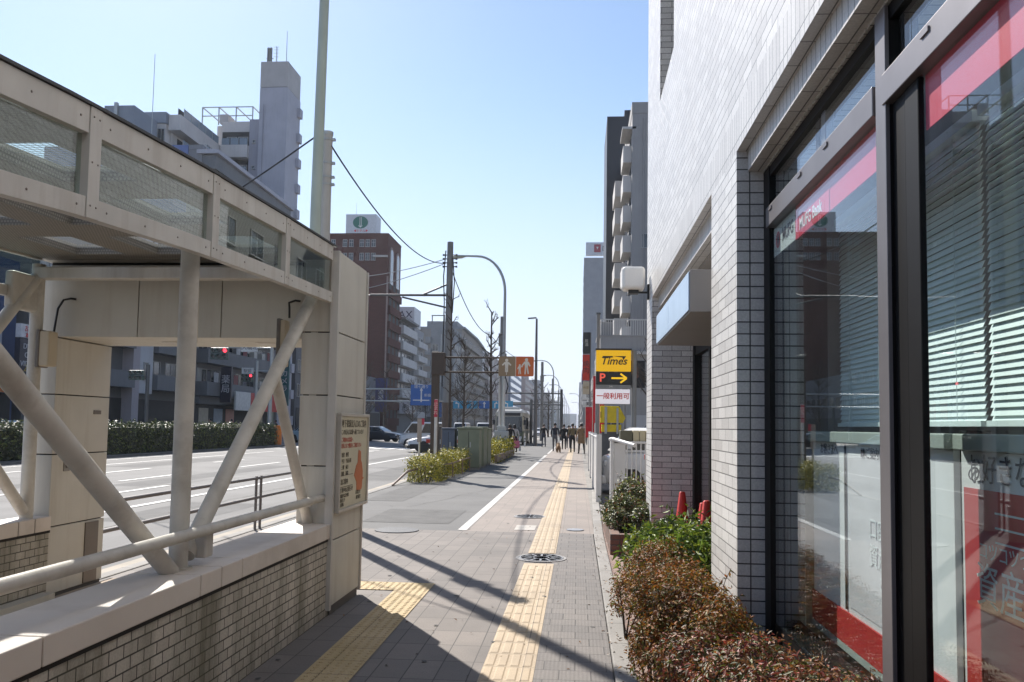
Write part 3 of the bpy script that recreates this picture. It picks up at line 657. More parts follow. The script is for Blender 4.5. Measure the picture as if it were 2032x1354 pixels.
def bx(name, m_, *a, bevel=0.0, parent=None): return MB().box(*a).build(name, m_, parent or BK, bevel=bevel)
bx('pier', ftile, XF, 1.46, 10.45, 11.2, -0.1, 3.2)
m = MB(); m.box(XF, 1.30, 4.88, 5.80, -0.1, 3.19); p = m.build('pier', [ftile, rtile], BK)
for f in p.data.polygons:
    if f.normal.y < -0.9: f.material_index = 1
bx('lintel', stile, XF, 1.0, 5.80, 10.45, 3.2, 3.434); bx('lintel', stile, XF, 0.985, -7, 4.88, 3.19, 3.434)
bx('lintel', stile, XF, 1.3, 4.88, 5.80, 3.19, 3.434); bx('lintel', ftile, XF, 1.3, 10.45, 11.2, 3.2, 3.434)
bx('inner_lintel', stile, 0.985, 1.07, -7, 4.88, 3.07, 3.43); bx('inner_lintel', stile, 1.0, 1.12, 5.80, 10.45, 3.05, 3.43)
bx('soffit', rtile, 1.07, 1.4, -7, 4.88, 3.06, 3.42); bx('soffit', conc, 1.12, 1.6, 5.80, 10.45, 3.03, 3.4)
# upper wall with a tall slot
yo0, yo1, zo = 8.14, 9.53, 5.36
bx('wall', ftile, XF, 1.5, -7, yo0, 3.434, 17); bx('wall', ftile, XF, 1.5, yo1, 11.2, 3.434, 17); bx('wall', ftile, XF, 1.5, yo0, yo1, 3.434, zo)
bx('slot_back', bronze, 1.18, 1.5, yo0, yo1, zo, 17)
bx('wall', conc, 1.5, 14, 10.9, 11.2, 3.434, 17); bx('wall', conc, 1.46, 14, 10.9, 11.19, -0.1, 3.43); bx('roof', conc, 1.5, 14, -7, 10.9, 16.6, 17)
bx('wall', conc, 13.7, 14, -7, 10.9, -0.1, 16.6); bx('wall', conc, 1.5, 13.7, -7.2, -7, -0.1, 16.6)
# interior shell
bx('floor', mat('bank_floor', (0.12, 0.115, 0.11), rough=0.5), 1.5, 9, -7, 10.9, 0.02, 0.1); bx('ceiling', mat('bank_ceiling', (0.4, 0.4, 0.39), rough=0.8), 1.6, 9, -7, 10.9, 3.0, 3.02)
bx('inner_wall', mat('bank_inner', (0.22, 0.22, 0.21), rough=0.8), 8.9, 9, -7, 10.9, 0.1, 3.0); bx('inner_wall', conc, 1.47, 9, 5.0, 5.6, 0.1, 3.0)
# entrance --------------------------------------------------------------------
bx('entrance_floor', mat('entrance_tile', (0.2, 0.19, 0.18), rough=0.6), XF, 1.5, 5.80, 10.45, 0.014, 0.05)
for y in (10.30, 9.1, 7.8, 6.5, 5.86): bx('door_frame', bronze, 1.42, 1.52, y-0.06 if y > 5.9 else y-0.05, y+0.1 if y > 10 else y+0.05, 0.05, 3.03)
bx('door_frame', bronze, 1.43, 1.51, 5.91, 10.24, 2.45, 2.57)
for a, b in ((9.16, 10.23), (7.86, 9.04), (6.56, 7.74), (5.92, 6.44)):
    bx('door_glass', bglass, 1.465, 1.475, a, b, 0.06, 2.44); bx('fanlight', bglass, 1.465, 1.475, a, b, 2.58, 3.02)
# window wall ------------------------------------------------------------------
XG = 1.09
def wx(name, m_, *a, bevel=0.003): return bx(name, m_, *a, bevel=bevel)
wx('window_frame', bronze, 1.075, 1.16, 4.74, 4.879, 0.30, 3.058); wx('sill_frame', bronze, 1.10, 1.24, -7, 4.78, 0.40, 0.5); bx('sill_wall', mat('granite', (0.06, 0.058, 0.058), rough=0.3, var=0.3, scale=60), 1.07, 1.3, -7, 4.879, -0.1, 0.39)
for y in (2.965, 0.3, -2.4):
    m = MB(); m.box(1.08, 1.102, y-0.275, y-0.165, 0.5, 2.694); m.box(1.083, 1.102, y-0.163, y-0.051, 0.5, 2.694); m.build('mullion', bronze, BK, bevel=0.004)
    m = MB(); m.box(1.06, 1.075, y-0.05, y+0.045, 0.5, 3.05); m.build('mullion', lbronze, BK, bevel=0.002)
    m = MB(); m.box(1.0755, 1.125, y-0.045, y+0.03, 0.5, 3.05); m.box(1.127, 1.178, y-0.05, y+0.045, 0.5, 3.05); m.build('mullion', bronze, BK, bevel=0.003)
yp = [(3.03, 4.735), (0.36, 2.685), (-2.34, 0.02), (-7, -2.68)]
for a, b in yp:
    wx('transom', lbronze, 1.055, 1.17, a, b+(0.25 if b < 3 else 0), 2.695, 2.805)
    bx('window_glass', bglass, XG, XG+0.008, a-0.02, b+0.02, 0.5, 2.695); bx('top_glass', bglass, XG+0.005, XG+0.013, a-0.01, b+(0.25 if b < 3 else 0.01), 2.805, 3.055)
    mid = a+(b-a)*0.46
    for q in (mid-0.03, mid+0.055): wx('sash_stile', lbronze if q < mid else bronze, 1.10, 1.14, q-0.03, q+0.03, 2.806, 3.05)
    for q in (mid-0.22, mid+0.2, b-0.12):
        m = MB(); m.box(1.049, 1.055, q-0.03, q+0.03, 2.772, 2.788); m.build('latch', lbronze, BK)
wx('head_frame', bronze, 1.08, 1.17, -7, 4.78, 3.0, 3.058)
# red banner inside the glass
redb = mat('banner_red', (0.80, 0.02, 0.075), rough=0.5, var=0.04); whiteb = mat('banner_white', (0.72, 0.72, 0.70), rough=0.5, var=0.03); inkdark = mat('logo_dark', (0.06, 0.05, 0.07), rough=0.5); logored = mat('logo_red', (0.5, 0.02, 0.05), rough=0.5)
xb = XG+0.012
bx('banner', redb, xb, xb+0.004, 3.03, 4.27, 2.522, 2.80)
for a, b in yp[1:3]: bx('banner', redb, xb, xb+0.004, a, b, 2.515, 2.80)
WB = thing('window_banner', 'white and red bank name strip at the top left of the shop window', 'sign', (xb, 4.5, 2.6))
m = MB(); m.box(XG+0.0095, XG+0.0115, 4.27, 4.73, 2.525, 2.685); m.build('white_strip', whiteb, WB)
m = MB(); m.box(XG+0.0095, XG+0.0115, 3.70, 4.268, 2.522, 2.63); m.build('red_strip', redb, WB)
xl = XG+0.0088
text('MUFG', 0.10, frame((xl, 4.42, 2.605), (0, -1, 0), (0, 0, 1)), inkdark, WB, 'lettering', 0.0008, sx=0.85, bold=0.01)
text('MUFG Bank', 0.085, frame((xl, 4.00, 2.578), (0, -1, 0), (0, 0, 1)), mat('letter_white', (0.8, 0.8, 0.8), rough=0.5), WB, 'lettering', 0.0008, sx=0.9, bold=0.01)
m = MB()
m.lathe([(0.046, 0), (0.046, 0.001), (0.034, 0.001), (0.034, 0)], (xl, 4.63, 2.605), 28, M=Matrix.Rotation(R(-90), 3, 'Y')); m.build('emblem_ring', logored, WB)
m = MB(); m.lathe([(0.0001, 0.001), (0.018, 0.001), (0.018, 0)], (xl, 4.63, 2.605), 24, M=Matrix.Rotation(R(-90), 3, 'Y')); m.build('emblem_dot', inkdark, WB)
# display partitions with posters behind the glass
ledge = mat('partition_edge', (0.42, 0.45, 0.41), rough=0.5); pwhite = mat('poster_white', (0.78, 0.76, 0.76), rough=0.5, var=0.05); pred = mat('poster_red', (0.55, 0.03, 0.03), rough=0.5, var=0.12, scale=3); pgrey = mat('poster_grey', (0.72, 0.66, 0.68), rough=0.5)
xp = 1.30
def partition(y0, y1, label, kind):
    t = thing('display_partition', label, 'display panel', (xp, (y0+y1)/2, 0.5))
    m = MB(); m.box(xp, xp+0.03, y0, y1, 0.62, 1.49); m.build('panel', pwhite, t)
    m = MB(); m.box(xp-0.03, xp+0.06, y0, y1, 1.493, 1.548); m.build('top_ledge', ledge, t, bevel=0.005)
    m = MB(); m.box(xp-0.012, xp-0.003, y0, y1, 0.535, 0.69); m.build('red_base', pred, t)
    m = MB(); m.box(xp-0.012, xp+0.02, y0, y1, 0.50, 0.532); m.build('base_edge', ledge, t)
    return t
T1 = partition(3.26, 4.70, 'pale poster partition with a red base behind the first window pane', 1)
def pt(s, sz, y, z, m_, t, sx=1.0, d=0.006): text(s, sz, frame((xp-d, y, z), (0, -1, 0), (0, 0, 1)), m_, t, 'lettering', 0.0006, sx=sx)
m = MB(); m.box(xp-0.003, xp-0.001, 3.28, 4.10, 0.72, 1.44); m.build('poster', pgrey, T1)
m = MB(); m.box(xp-0.008, xp-0.002, 4.135, 4.15, 0.70, 1.49); m.build('divider', bronze, T1)
pt('お客さまへ', 0.06, 4.40, 1.455, inkdark, T1); pt('■ ご案内と受付', 0.055, 3.72, 1.45, inkdark, T1)
wl = mat('letter_white', (0.8, 0.8, 0.8)); 
pt('口座開設', 0.10, 3.62, 1.12, wl, T1); pt('資産形成', 0.11, 3.60, 1.0, wl, T1); pt('ご相談', 0.07, 3.6, 0.9, wl, T1)
T2 = partition(2.99, 3.22, 'narrow white end panel next to the dark mullion', 2)
T3 = partition(-0.5, 2.93, 'red poster panel with white Japanese lettering behind the near pane', 3)
m = MB(); m.box(xp-0.003, xp-0.001, 0.2, 2.91, 0.72, 1.37); m.build('poster', pred, T3)
pt('お好きな時に', 0.10, 2.58, 1.43, inkdark, T3)
pt('コツコツつみたて', 0.062, 2.56, 1.175, wl, T3); pt('資産運用', 0.15, 2.53, 1.06, wl, T3)
m = MB()
for k in range(3): m.box(xp-0.006, xp-0.004, 1.6, 2.70, 1.30-0.045*k, 1.306-0.045*k)
m.build('rule_lines', wl, T3)
m = MB(); m.box(xp+0.02, xp+0.1, 2.935, 2.985, 0.5, 1.56); m.build('post', bronze, T3)
# venetian blinds
slatm = mat('blind_slat', (0.80, 0.87, 0.845), rough=0.55, var=0.03)
for j, (y0, y1) in enumerate(((3.045, 4.66), (0.40, 3.005), (-2.3, 0.36))):
    t = thing('window_blind', ('pale green slatted blind in the farther window pane', 'wide pale green slatted blind in the near window pane', 'pale slatted blind at the right edge of the shop window')[j], 'blind', (1.44, (y0+y1)/2, 1.6), 'venetian blinds in the bank window')
    m = MB(); k = 0; z = 2.66
    while z > 1.60:
        sag = 0.0
        m.obox((1.44, (y0+y1)/2, z), (0.006, 0, 0.0145), (0, (y1-y0)/2, 0.0015*math.sin(k*1.7)), (0.0006, 0, -0.0003)); z -= 0.0265; k += 1
    m.build('slats', slatm, t)
    m = MB()
    for f in (0.12, 0.38, 0.62, 0.88): m.tube([(1.425, y0+(y1-y0)*f, 1.58), (1.425, y0+(y1-y0)*f, 2.68)], 0.0015, 5)
    m.build('ladder_cord', slatm, t)
    m = MB(); m.box(1.42, 1.46, y0, y1, 1.575, 1.595); m.build('bottom_rail', slatm, t); m = MB(); m.box(1.41, 1.47, y0, y1, 2.68, 2.72); m.build('head_rail', slatm, t)
m = MB(); m.box(2.0, 2.08, 0.5, 3.0, 2.90, 2.95); o = m.build('ceiling_tube', emit('tube_glow', (0.9, 0.95, 1.0), 4.0), None); tag(o, 'fluorescent tube glowing on the bank ceiling behind the blind', 'ceiling light')
# projecting sign box over the entrance
SB = thing('sign_box', 'white sign box tinted sky blue for its reflection, mounted over the bank entrance', 'sign', (0.9, 7.3, 2.6))
boxgrey = mat('sign_box_grey', (0.26, 0.245, 0.235), rough=0.45, var=0.05); blue = mat('sign_sky_tint', (0.42, 0.55, 0.70), rough=0.25, var=0.05, spec=0.6)  # white panel coloured pale blue to stand in for reflected sky
m = MB(); m.box(0.806, 1.42, 6.05, 8.55, 2.40, 2.712); m.build('box', boxgrey, SB, bevel=0.004)
m = MB(); m.box(0.797, 0.805, 6.07, 7.42, 2.415, 2.70); m.box(0.797, 0.805, 7.43, 8.53, 2.415, 2.70); m.build('face', blue, SB, bevel=0.002)
# wall lamp
WL = thing('wall_lamp', 'white rounded cube lamp on a dark arm at the bank corner', 'lamp', (0.9, 10.9, 3.3))
m = MB(); m.box(0.56, 0.86, 10.75, 11.05, 3.36, 3.66); m.build('lamp_shade', mat('lamp_white', (0.85, 0.83, 0.78), rough=0.35, var=0.02), WL, bevel=0.05, seg=4)
m = MB(); m.box(0.65, 0.78, 10.83, 10.97, 3.315, 3.36); m.tube([(0.71, 10.9, 3.335), (0.9, 10.9, 3.335)], 0.014, 8); m.build('arm', blackrub, WL)
m = MB(); m.box(0.895, 0.92, 10.86, 10.94, 3.24, 3.44); m.build('wall_plate', blackrub, WL, bevel=0.004)
# ------------------------------------------------------------------ planting
lf = {}
az1 = [leafmat('azalea_rust', (0.25, 0.085, 0.018), rough=.6), leafmat('azalea_olive', (0.11, 0.105, 0.018), rough=.6), leafmat('azalea_brown', (0.14, 0.05, 0.016), rough=.6), leafmat('azalea_gold', (0.30, 0.15, 0.025), rough=.6)]
az2 = [leafmat('azalea_wine', (0.18, 0.045, 0.03), rough=.55), leafmat('azalea_dark', (0.085, 0.05, 0.02), rough=.55), leafmat('azalea_red', (0.28, 0.055, 0.035), rough=.55), leafmat('azalea_tan', (0.28, 0.12, 0.035), rough=.55), leafmat('azalea_green', (0.09, 0.10, 0.018), rough=.55)]
gr1 = [leafmat('gloss_green', (0.11, 0.17, 0.022), rough=0.5), leafmat('lime_green', (0.23, 0.28, 0.035), rough=0.5), leafmat('deep_green', (0.045, 0.08, 0.018), rough=0.5)]
gr2 = [leafmat('olive_green', (0.10, 0.12, 0.03)), leafmat('variegated', (0.24, 0.25, 0.09)), leafmat('bush_dark', (0.045, 0.06, 0.022)), leafmat('bush_red', (0.20, 0.09, 0.035))]
yg = [leafmat('hedge_yellow', (0.42, 0.36, 0.03), trans=.2), leafmat('hedge_green', (0.17, 0.19, 0.03), trans=.2), leafmat('hedge_dark', (0.06, 0.07, 0.02))]  # third tone is a darker leaf mixed in at random
hg = [leafmat('far_hedge_light', (0.15, 0.17, 0.045), trans=.06), leafmat('far_hedge_green', (0.075, 0.10, 0.03), trans=.05), leafmat('far_hedge_dark', (0.04, 0.052, 0.02), trans=.03)]
twig = mat('twig', (0.07, 0.05, 0.035), rough=0.9)

def mound_pts(n, lumps, zmin=0.02):
    """points near the upper surface of a union of ellipsoids (c, r), with their outward directions"""
    P, D = [], []; tot = sum(r[0]*r[1]+r[1]*r[2]+r[0]*r[2] for _, r in lumps)
    for c, r in lumps:
        c, r = np.array(c), np.array(r); k = int(n*(r[0]*r[1]+r[1]*r[2]+r[0]*r[2])/tot*1.6)+1
        d = rng.normal(0, 1, (k, 3)); d /= np.linalg.norm(d, axis=1)[:, None]; d[:, 2] = np.where(d[:, 2] < -0.35, -d[:, 2], d[:, 2])
        depth = rng.beta(5, 1.6, k)[:, None]*rng.uniform(0.93, 1.07, (k, 1))
        p0 = c+d*r; ph = rng.uniform(0, 6, 3)
        depth = depth*(1+0.10*np.sin(p0[:, :1]*17+ph[0])*np.sin(p0[:, 1:2]*15+ph[1])+0.08*np.sin(p0[:, 1:2]*31+p0[:, 2:3]*27+ph[2]))
        p = c+d*r*depth; nn = d/r; nn /= np.linalg.norm(nn, axis=1)[:, None]
        ok = p[:, 2] > zmin
        for c2, r2 in lumps:
            if c2 is c: continue
            q = ((p-np.array(c2))/np.array(r2)); ok &= ~((q**2).sum(1) < 0.55) | (np.abs(((c2-c)**2).sum()) < 1e-9)
        P.append(p[ok]); D.append(nn[ok])
    return np.concatenate(P), np.concatenate(D)
def bush(name, label, lumps, n, size, mats, wts, cat='bush', group=None, stems=10, asp=0.45, jit=0.6, core=None):
    c0 = np.mean([c for c, _ in lumps], axis=0)
    t = thing(name, label, cat, (c0[0], c0[1], 0.0), group)
    p, d = mound_pts(n, lumps); d = d+np.array([0, 0, 0.5])
    m = MB(); top = np.where(d[:, 2] > 0.3)[0]; pick = rng.choice(top, min(len(top), stems*5), replace=False); SP, SD = [p], [d]
    for i in pick:
        dv = d[i]/np.linalg.norm(d[i])+rng.normal(0, .35, 3); dv /= np.linalg.norm(dv); ln = size*rng.uniform(1.4, 4.2); a = p[i]-dv*size*2
        m.tube([a, a+dv*ln*.6+rng.normal(0, .004, 3), a+dv*(ln+size*2)], [.0025, .002, .001], 4)
        k = int(rng.integers(6, 11)); f = rng.uniform(.35, 1, k)[:, None]; SP.append(a+dv*(ln+size*2)*f); SD.append(np.tile(dv, (k, 1))+rng.normal(0, .5, (k, 3)))
    leaves('foliage', np.concatenate(SP), np.concatenate(SD), size, mats, wts, t, asp=asp, jit=jit)
    for i in range(stems):
        c, r = lumps[rng.integers(len(lumps))]; x, y = c[0]+rng.normal(0, r[0]*0.25), c[1]+rng.normal(0, r[1]*0.25)
        base = Vector((x, y, 0.0))
        for j in range(4):
            tip = Vector((c[0]+rng.uniform(-.8, .8)*r[0], c[1]+rng.uniform(-.8, .8)*r[1], c[2]+r[2]*rng.uniform(.1, .75)))
            m.tube([base, base.lerp(tip, .5)+Vector((0, 0, .03)), tip], [.008, .006, .003], 5)
    m.build('stems', twig, t)
    return t
def lumps_row(x0, x1, y0, y1, h, n, rr, zc=0.55, seed=1):
    g = np.random.default_rng(seed); out = []
    for i in range(n):
        x = g.uniform(x0, x1); y = g.uniform(y0, y1); hh = h*g.uniform(.8, 1.08); r = rr*g.uniform(.75, 1.2)
        out.append(((x, y, hh*zc), (r, r, hh*(1-zc))))
    return out
# low azaleas in front of the shop window
bush('azalea_bush', 'wine-red azalea in the foreground under the shop window', lumps_row(0.60, 1.02, 1.5, 4.3, 0.66, 26, 0.25, seed=3)+lumps_row(0.48, 0.58, 2.4, 3.6, 0.40, 5, 0.17, seed=4), 52000, 0.027, az2, [.19, .23, .10, .25, .23], cat='shrub', stems=26, asp=0.4)
bush('azalea_bush', 'rusty orange azalea spilling over the brick strip beside the pier', lumps_row(0.52, 0.80, 4.35, 6.25, 0.70, 18, 0.25, seed=5)+lumps_row(0.42, 0.55, 4.4, 6.2, 0.48, 7, 0.16, seed=6), 42000, 0.027, az1, [.30, .32, .18, .2], cat='shrub', stems=24, asp=0.4)
bush('pittosporum_bush', 'bright green glossy bush in front of the bank entrance', lumps_row(0.66, 1.15, 6.3, 8.1, 0.74, 16, 0.28, seed=7), 8200, 0.072, gr1, [.4, .34, .26], cat='shrub', stems=14, asp=0.3, jit=0.8)
bush('planter_bush', 'olive variegated bush growing in the brick planter', [((0.76, 11.9, .52), (.26, .42, .30)), ((0.66, 11.2, .42), (.24, .3, .24)), ((0.54, 10.9, .34), (.18, .3, .18)), ((0.92, 11.6, .50), (.22, .3, .28)), ((0.80, 12.4, .5), (.25, .3, .28)), ((0.5, 11.5, .36), (.16, .3, .2)), ((0.86, 10.8, .36), (.2, .24, .2))], 7500, 0.047, gr2, [.42, .14, .28, .16], cat='shrub', stems=16, asp=0.42)
PL = thing('brick_planter', 'low red brick planter box at the edge of the path', 'planter', (0.75, 11.4, 0))
brickred = tiles('planter_brick', 0.21, 0.065, 0.008, (0.20, 0.10, 0.07), (0.26, 0.14, 0.10), (0.13, 0.11, 0.10), rough=0.85, bump=0.8, dirt=0.4)
m = MB()
for a in ((0.41, 0.53, 10.2, 13.4), (1.02, 1.12, 11.25, 13.4), (0.53, 1.12, 13.28, 13.4), (0.53, 0.90, 10.2, 10.32)): m.box(*a, 0, 0.26)
m.build('wall', brickred, PL, bevel=0.006)
m = MB(); m.box(0.53, 1.02, 10.32, 13.28, 0, 0.2); m.build('soil_fill', soil, PL)
# clipped yellow-green hedges along the cycle path
def hedge(name, label, x0, x1, y0, y1, h, n, size, mats, wts, cat='hedge', taper=None, jit=0.8, rough=0.06, group=None):
    t = thing(name, label, cat, ((x0+x1)/2, (y0+y1)/2, 0), group)
    A = [(x1-x0)*(y1-y0), (y1-y0)*h, (y1-y0)*h, (x1-x0)*h, (x1-x0)*h]; A = np.array(A)/sum(A)
    f = rng.choice(5, n, p=A); u = rng.uniform(0, 1, n); v = rng.uniform(0, 1, n); dep = rng.exponential(rough*1.3, n)
    X = np.where(f == 1, x0, np.where(f == 2, x1, x0+u*(x1-x0))); Y = np.where(f == 3, y0, np.where(f == 4, y1, y0+np.where(f == 0, v, u)*(y1-y0)))
    Z = np.where(f == 0, h, v*h)
    D = np.zeros((n, 3)); D[f == 0, 2] = 1; D[f == 1, 0] = -1; D[f == 2, 0] = 1; D[f == 3, 1] = -1; D[f == 4, 1] = 1
    P = np.stack([X, Y, Z], 1)-D*dep[:, None]+rng.normal(0, rough, (n, 3))
    bumpz = 0.5*rough*np.sin(P[:, 1]*2.1)+0.5*rough*np.sin(P[:, 1]*5.3+P[:, 0]*4); P[:, 2] = np.maximum(P[:, 2]+bumpz*2, 0.02)
    D[:, 2] += 0.35
    leaves('foliage', P, D, size, mats, wts, t, jit=jit)
    m = MB(); k = max(2, int((y1-y0)/0.5))
    for i in range(k):
        y = y0+(i+.5)*(y1-y0)/k; xm = (x0+x1)/2
        for j in (-1, 1): m.tube([(xm+j*.1, y, 0), (xm+j*(x1-x0)*.3, y+.1, h*.8)], [.02, .008], 5)
    m.build('stems', twig, t)
    return t
hedge('clipped_hedge', 'yellow-green clipped hedge round the foot of the brown sign post', -4.5, -3.75, 21.8, 28.4, 0.62, 17000, 0.055, yg, [.56, .32, .12], rough=0.06)
hedge('clipped_hedge', 'small yellow hedge beside the white lamp base near the woman', -4.35, -3.35, 34.0, 43.5, 0.78, 8000, 0.10, yg, [.6, .3, .1], rough=0.08)
# long dark hedge beyond the road and its gap
hedge('roadside_hedge', 'long dark clipped hedge across the road in front of the shops', -22.4, -20.6, 20, 55.5, 1.30, 42000, 0.13, hg, [.38, .36, .26], rough=0.075)
m = MB(); m.box(-22.3, -20.7, 20.15, 55.35, 0.0, 1.2); o = m.build('dark_core', leafmat('hedge_core', (0.02, 0.026, 0.012)), None); attach(o, bpy.data.objects['roadside_hedge']);  # plain dark box filling the hedge, inner shade put in its colour
# bare street trees
bark = mat('bark', (0.075, 0.06, 0.05), rough=0.9, var=0.3, scale=15, bump=0.6, bscale=40)
def bare_tree(name, label, x, y, h, seed, spread=0.35, r0=0.09, start=0.35, n=16, group=None, knobs=True, twigs=3):
    g = np.random.default_rng(seed); t = thing(name, label, 'tree', (x, y, 0), group)
    m = MB(); px, py = x, y; pts = []; rs = []
    for i in range(8):
        f = i/7; pts.append(Vector((px, py, h*f))); rs.append(r0*(1-0.72*f)); px += g.normal(0, .009*h/5); py += g.normal(0, .009*h/5)
    m.tube(pts, rs, 8); m.build('trunk', bark, t, smooth=True)
    m = MB()
    for i in range(n):
        f = start+(1-start)*g.uniform(0, 1); k = min(6, int(f*7)); p = pts[k].lerp(pts[k+1], f*7-k)
        a = g.uniform(0, 2*math.pi); ln = h*spread*g.uniform(.25, .7)*(1.15-f*0.6)
        d = Vector((math.cos(a), math.sin(a), g.uniform(.3, 1.1))).normalized()
        q = p+d*ln*.5+Vector((0, 0, .05)); e = q+(d+Vector((g.normal(0, .3), g.normal(0, .3), .35))).normalized()*ln*.5
        m.tube([p, q, e], [r0*.35, r0*.25, r0*.16], 5)
        for j in range(twigs):
            b = q.lerp(e, g.uniform(0, 1)); dd = (d+Vector(g.normal(0, .6, 3))+Vector((0, 0, .5))).normalized(); l2 = ln*g.uniform(.25, .6)
            bm_ = b+dd*l2*.5+Vector(g.normal(0, .03, 3)); m.tube([b, bm_, b+dd*l2+Vector((0, 0, .05))], [r0*.13, r0*.09, r0*.03], 4)
            for q3 in range(2): d3 = (dd+Vector(g.normal(0, .7, 3))).normalized(); m.tube([bm_, bm_+d3*l2*.45], [r0*.07, r0*.025], 3)
    m.build('crown', bark, t)
    return t
bare_tree('street_tree', 'slim pruned tree growing right against the utility pole', -4.72, 30.2, 6.9, 1, spread=.15, r0=.06, n=34, start=.3)
bare_tree('street_tree', 'bare tree with spreading twigs behind the sign bars', -6.1, 44, 5.9, 2, spread=.36, r0=.075, n=44, start=.3, twigs=6)
bare_tree('street_tree', 'knobbly pollarded bare tree beside the lamp post', -4.45, 42.0, 7.4, 3, spread=.2, r0=.10, n=34, start=.4, twigs=5)
for i, (x, y, h) in enumerate([(-25, 96, 8), (-26, 110, 9), (-25, 124, 8), (-26, 140, 9), (-25, 158, 9), (-26, 178, 9), (-25, 200, 10), (-25, 226, 10), (-24, 256, 10)]):
    bare_tree('street_tree', ['bare street tree before the brown brick block', 'bare tree before the white striped block'][i > 3] if False else 'bare roadside tree in front of the far blocks across the road', x, y, h, 10+i, spread=.46, r0=.11, n=46, start=.25, twigs=6, group='bare trees along the far kerb')
for i, (x, y, h) in enumerate([(-4.3, 84, 6), (-4.3, 100, 7), (-4.3, 122, 7), (-4.2, 140, 7)]):
    bare_tree('street_tree', 'bare tree far along the near kerb between lamp posts', x, y, h, 30+i, spread=.3, r0=.14, n=20, start=.3, group='bare trees along the near kerb')
bare_tree('lot_tree', 'dark bare tree in the car park against the grey apartment wall', 3.05, 36.0, 5.6, 41, spread=.36, r0=.07, n=30, start=.5, twigs=5)
# traffic cones behind the bush
coneo = mat('cone_red', (0.62, 0.035, 0.02), rough=0.45, var=0.05)
def cone(x, y, label, h=0.7):
    t = thing('traffic_cone', label, 'traffic cone', (x, y, 0.05))
    m = MB(); m.box(x-.17, x+.17, y-.17, y+.17, 0.05, 0.08); m.build('base', coneo, t, bevel=.01)
    m = MB(); m.lathe([(.13, .08), (.125, .1), (.035, h), (.025, h+.01), (.0001, h+.012)], (x, y, 0), 20); m.build('cone', coneo, t, smooth=True)
cone(1.24, 9.95, 'red traffic cone standing against the far entrance pier', 0.80); cone(1.27, 8.3, 'bright red cone showing just above the green bush', 0.84); cone(1.37, 9.2, 'red cone half hidden by the dark door post', .74)

# dead leaves and spots on the paving
n_ = 420; xx = rng.uniform(-1.9, 0.62, n_); yy = rng.uniform(2.5, 13, n_); near = rng.uniform(0, 1, n_) < .7; xx = np.where(near, rng.uniform(.22, .62, n_), xx)
pp = np.stack([xx, yy, np.where(xx > .37, .016, np.where(xx > .24, .034, .008))], 1); dd_ = np.tile([0, 0, 1.0], (n_, 1))
fl = leaves('fallen_leaves', pp, dd_, .03, [leafmat('dead_leaf', (.20, .10, .04)), leafmat('dead_leaf_dark', (.10, .06, .03))], [.6, .4], None, jit=.25); tag(fl, kind='stuff', label='dead leaves scattered on the paving and brick strip', cat='leaves')
m = MB()
for i in range(130):
    x, y, r_ = rng.uniform(-4.3, .2), rng.uniform(3, 24), rng.uniform(.010, .026)
    if -4.4 < x < -1.95 and y < 7.7: continue
    m.add([(x+r_*math.cos(k*math.pi/4)*rng.uniform(.8, 1.2), y+r_*math.sin(k*math.pi/4)*rng.uniform(.8, 1.2), .0062 if not (-.62 < x < -.24 and y < 60) else .0126) for k in range(8)], [tuple(range(8))])
struct(m.build('gum_spots', mat('gum', (.07, .066, .062), rough=.8), recalc=False))
# ------------------------------------------------------------------ poles, lamps, signs, wires
polegreen = mat('pole_pale_green', (0.40, 0.46, 0.41), rough=0.5, var=0.06, stain=0.2, stcol=(0.25, 0.26, 0.23), streak=True)
polewhite = mat('pole_concrete', (0.44, 0.43, 0.41), rough=0.75, var=0.08, stain=0.25, stcol=(0.27, 0.26, 0.25), streak=True)
polegrey = mat('pole_grey', (0.22, 0.22, 0.215), rough=0.75, var=0.12, stain=0.3, stcol=(0.12, 0.12, 0.115), streak=True)
galv = mat('galvanised', (0.40, 0.42, 0.42), rough=0.45, metal=0.4, var=0.08)
dkgrey = mat('dark_grey_paint', (0.09, 0.095, 0.10), rough=0.5)
brown = mat('sign_brown', (0.06, 0.042, 0.03), rough=0.55, var=0.1)
lamphead = mat('lamp_head', (0.34, 0.38, 0.37), rough=0.4, metal=0.3); lens = mat('lamp_lens', (0.55, 0.55, 0.5), rough=0.2)
wirem = mat('wire_black', (0.012, 0.012, 0.012), rough=0.6)

GX = -4.15
t = thing('street_pole', 'tall pale green steel pole rising out of the picture beside the white pole', 'pole', (-4.03, 12.56, 0))
m = MB(); m.tube([(GX, 12.56, 0), (GX, 12.56, 5), (GX+.03, 12.57, 8.5)], [.095, .085, .075], 20); m.build('shaft', polegreen, t, smooth=True)
m = MB(); m.tube([(GX, 12.56, 0), (GX, 12.56, .5)], .12, 20); m.build('base_sleeve', polegreen, t, smooth=True)
t = thing('utility_pole', 'white concrete pole with steel straps just behind the pale green pole', 'utility pole', (-4.43, 13.93, 0))
m = MB(); m.tube([(-4.43, 13.93, 0), (-4.43, 13.93, 6.63)], [.10, .085], 20); m.build('shaft', polewhite, t, smooth=True)
m = MB(); m.tube([(-4.43, 13.93, 6.60), (-4.43, 13.93, 6.66)], .095, 20); m.build('cap', galv, t, smooth=True)
for z in (6.52, 6.1, 5.85, 5.72):
    m = MB(); m.tube([(-4.43, 13.93, z-.015), (-4.43, 13.93, z+.015)], .098, 16); m.box(-4.34, -4.29, 13.9, 13.96, z-.02, z+.02); m.build('strap', galv, t)
m = MB(); m.box(-4.60, -4.52, 13.88, 14.0, 5.62, 5.98); m.build('junction_box', polegrey, t, bevel=.01)
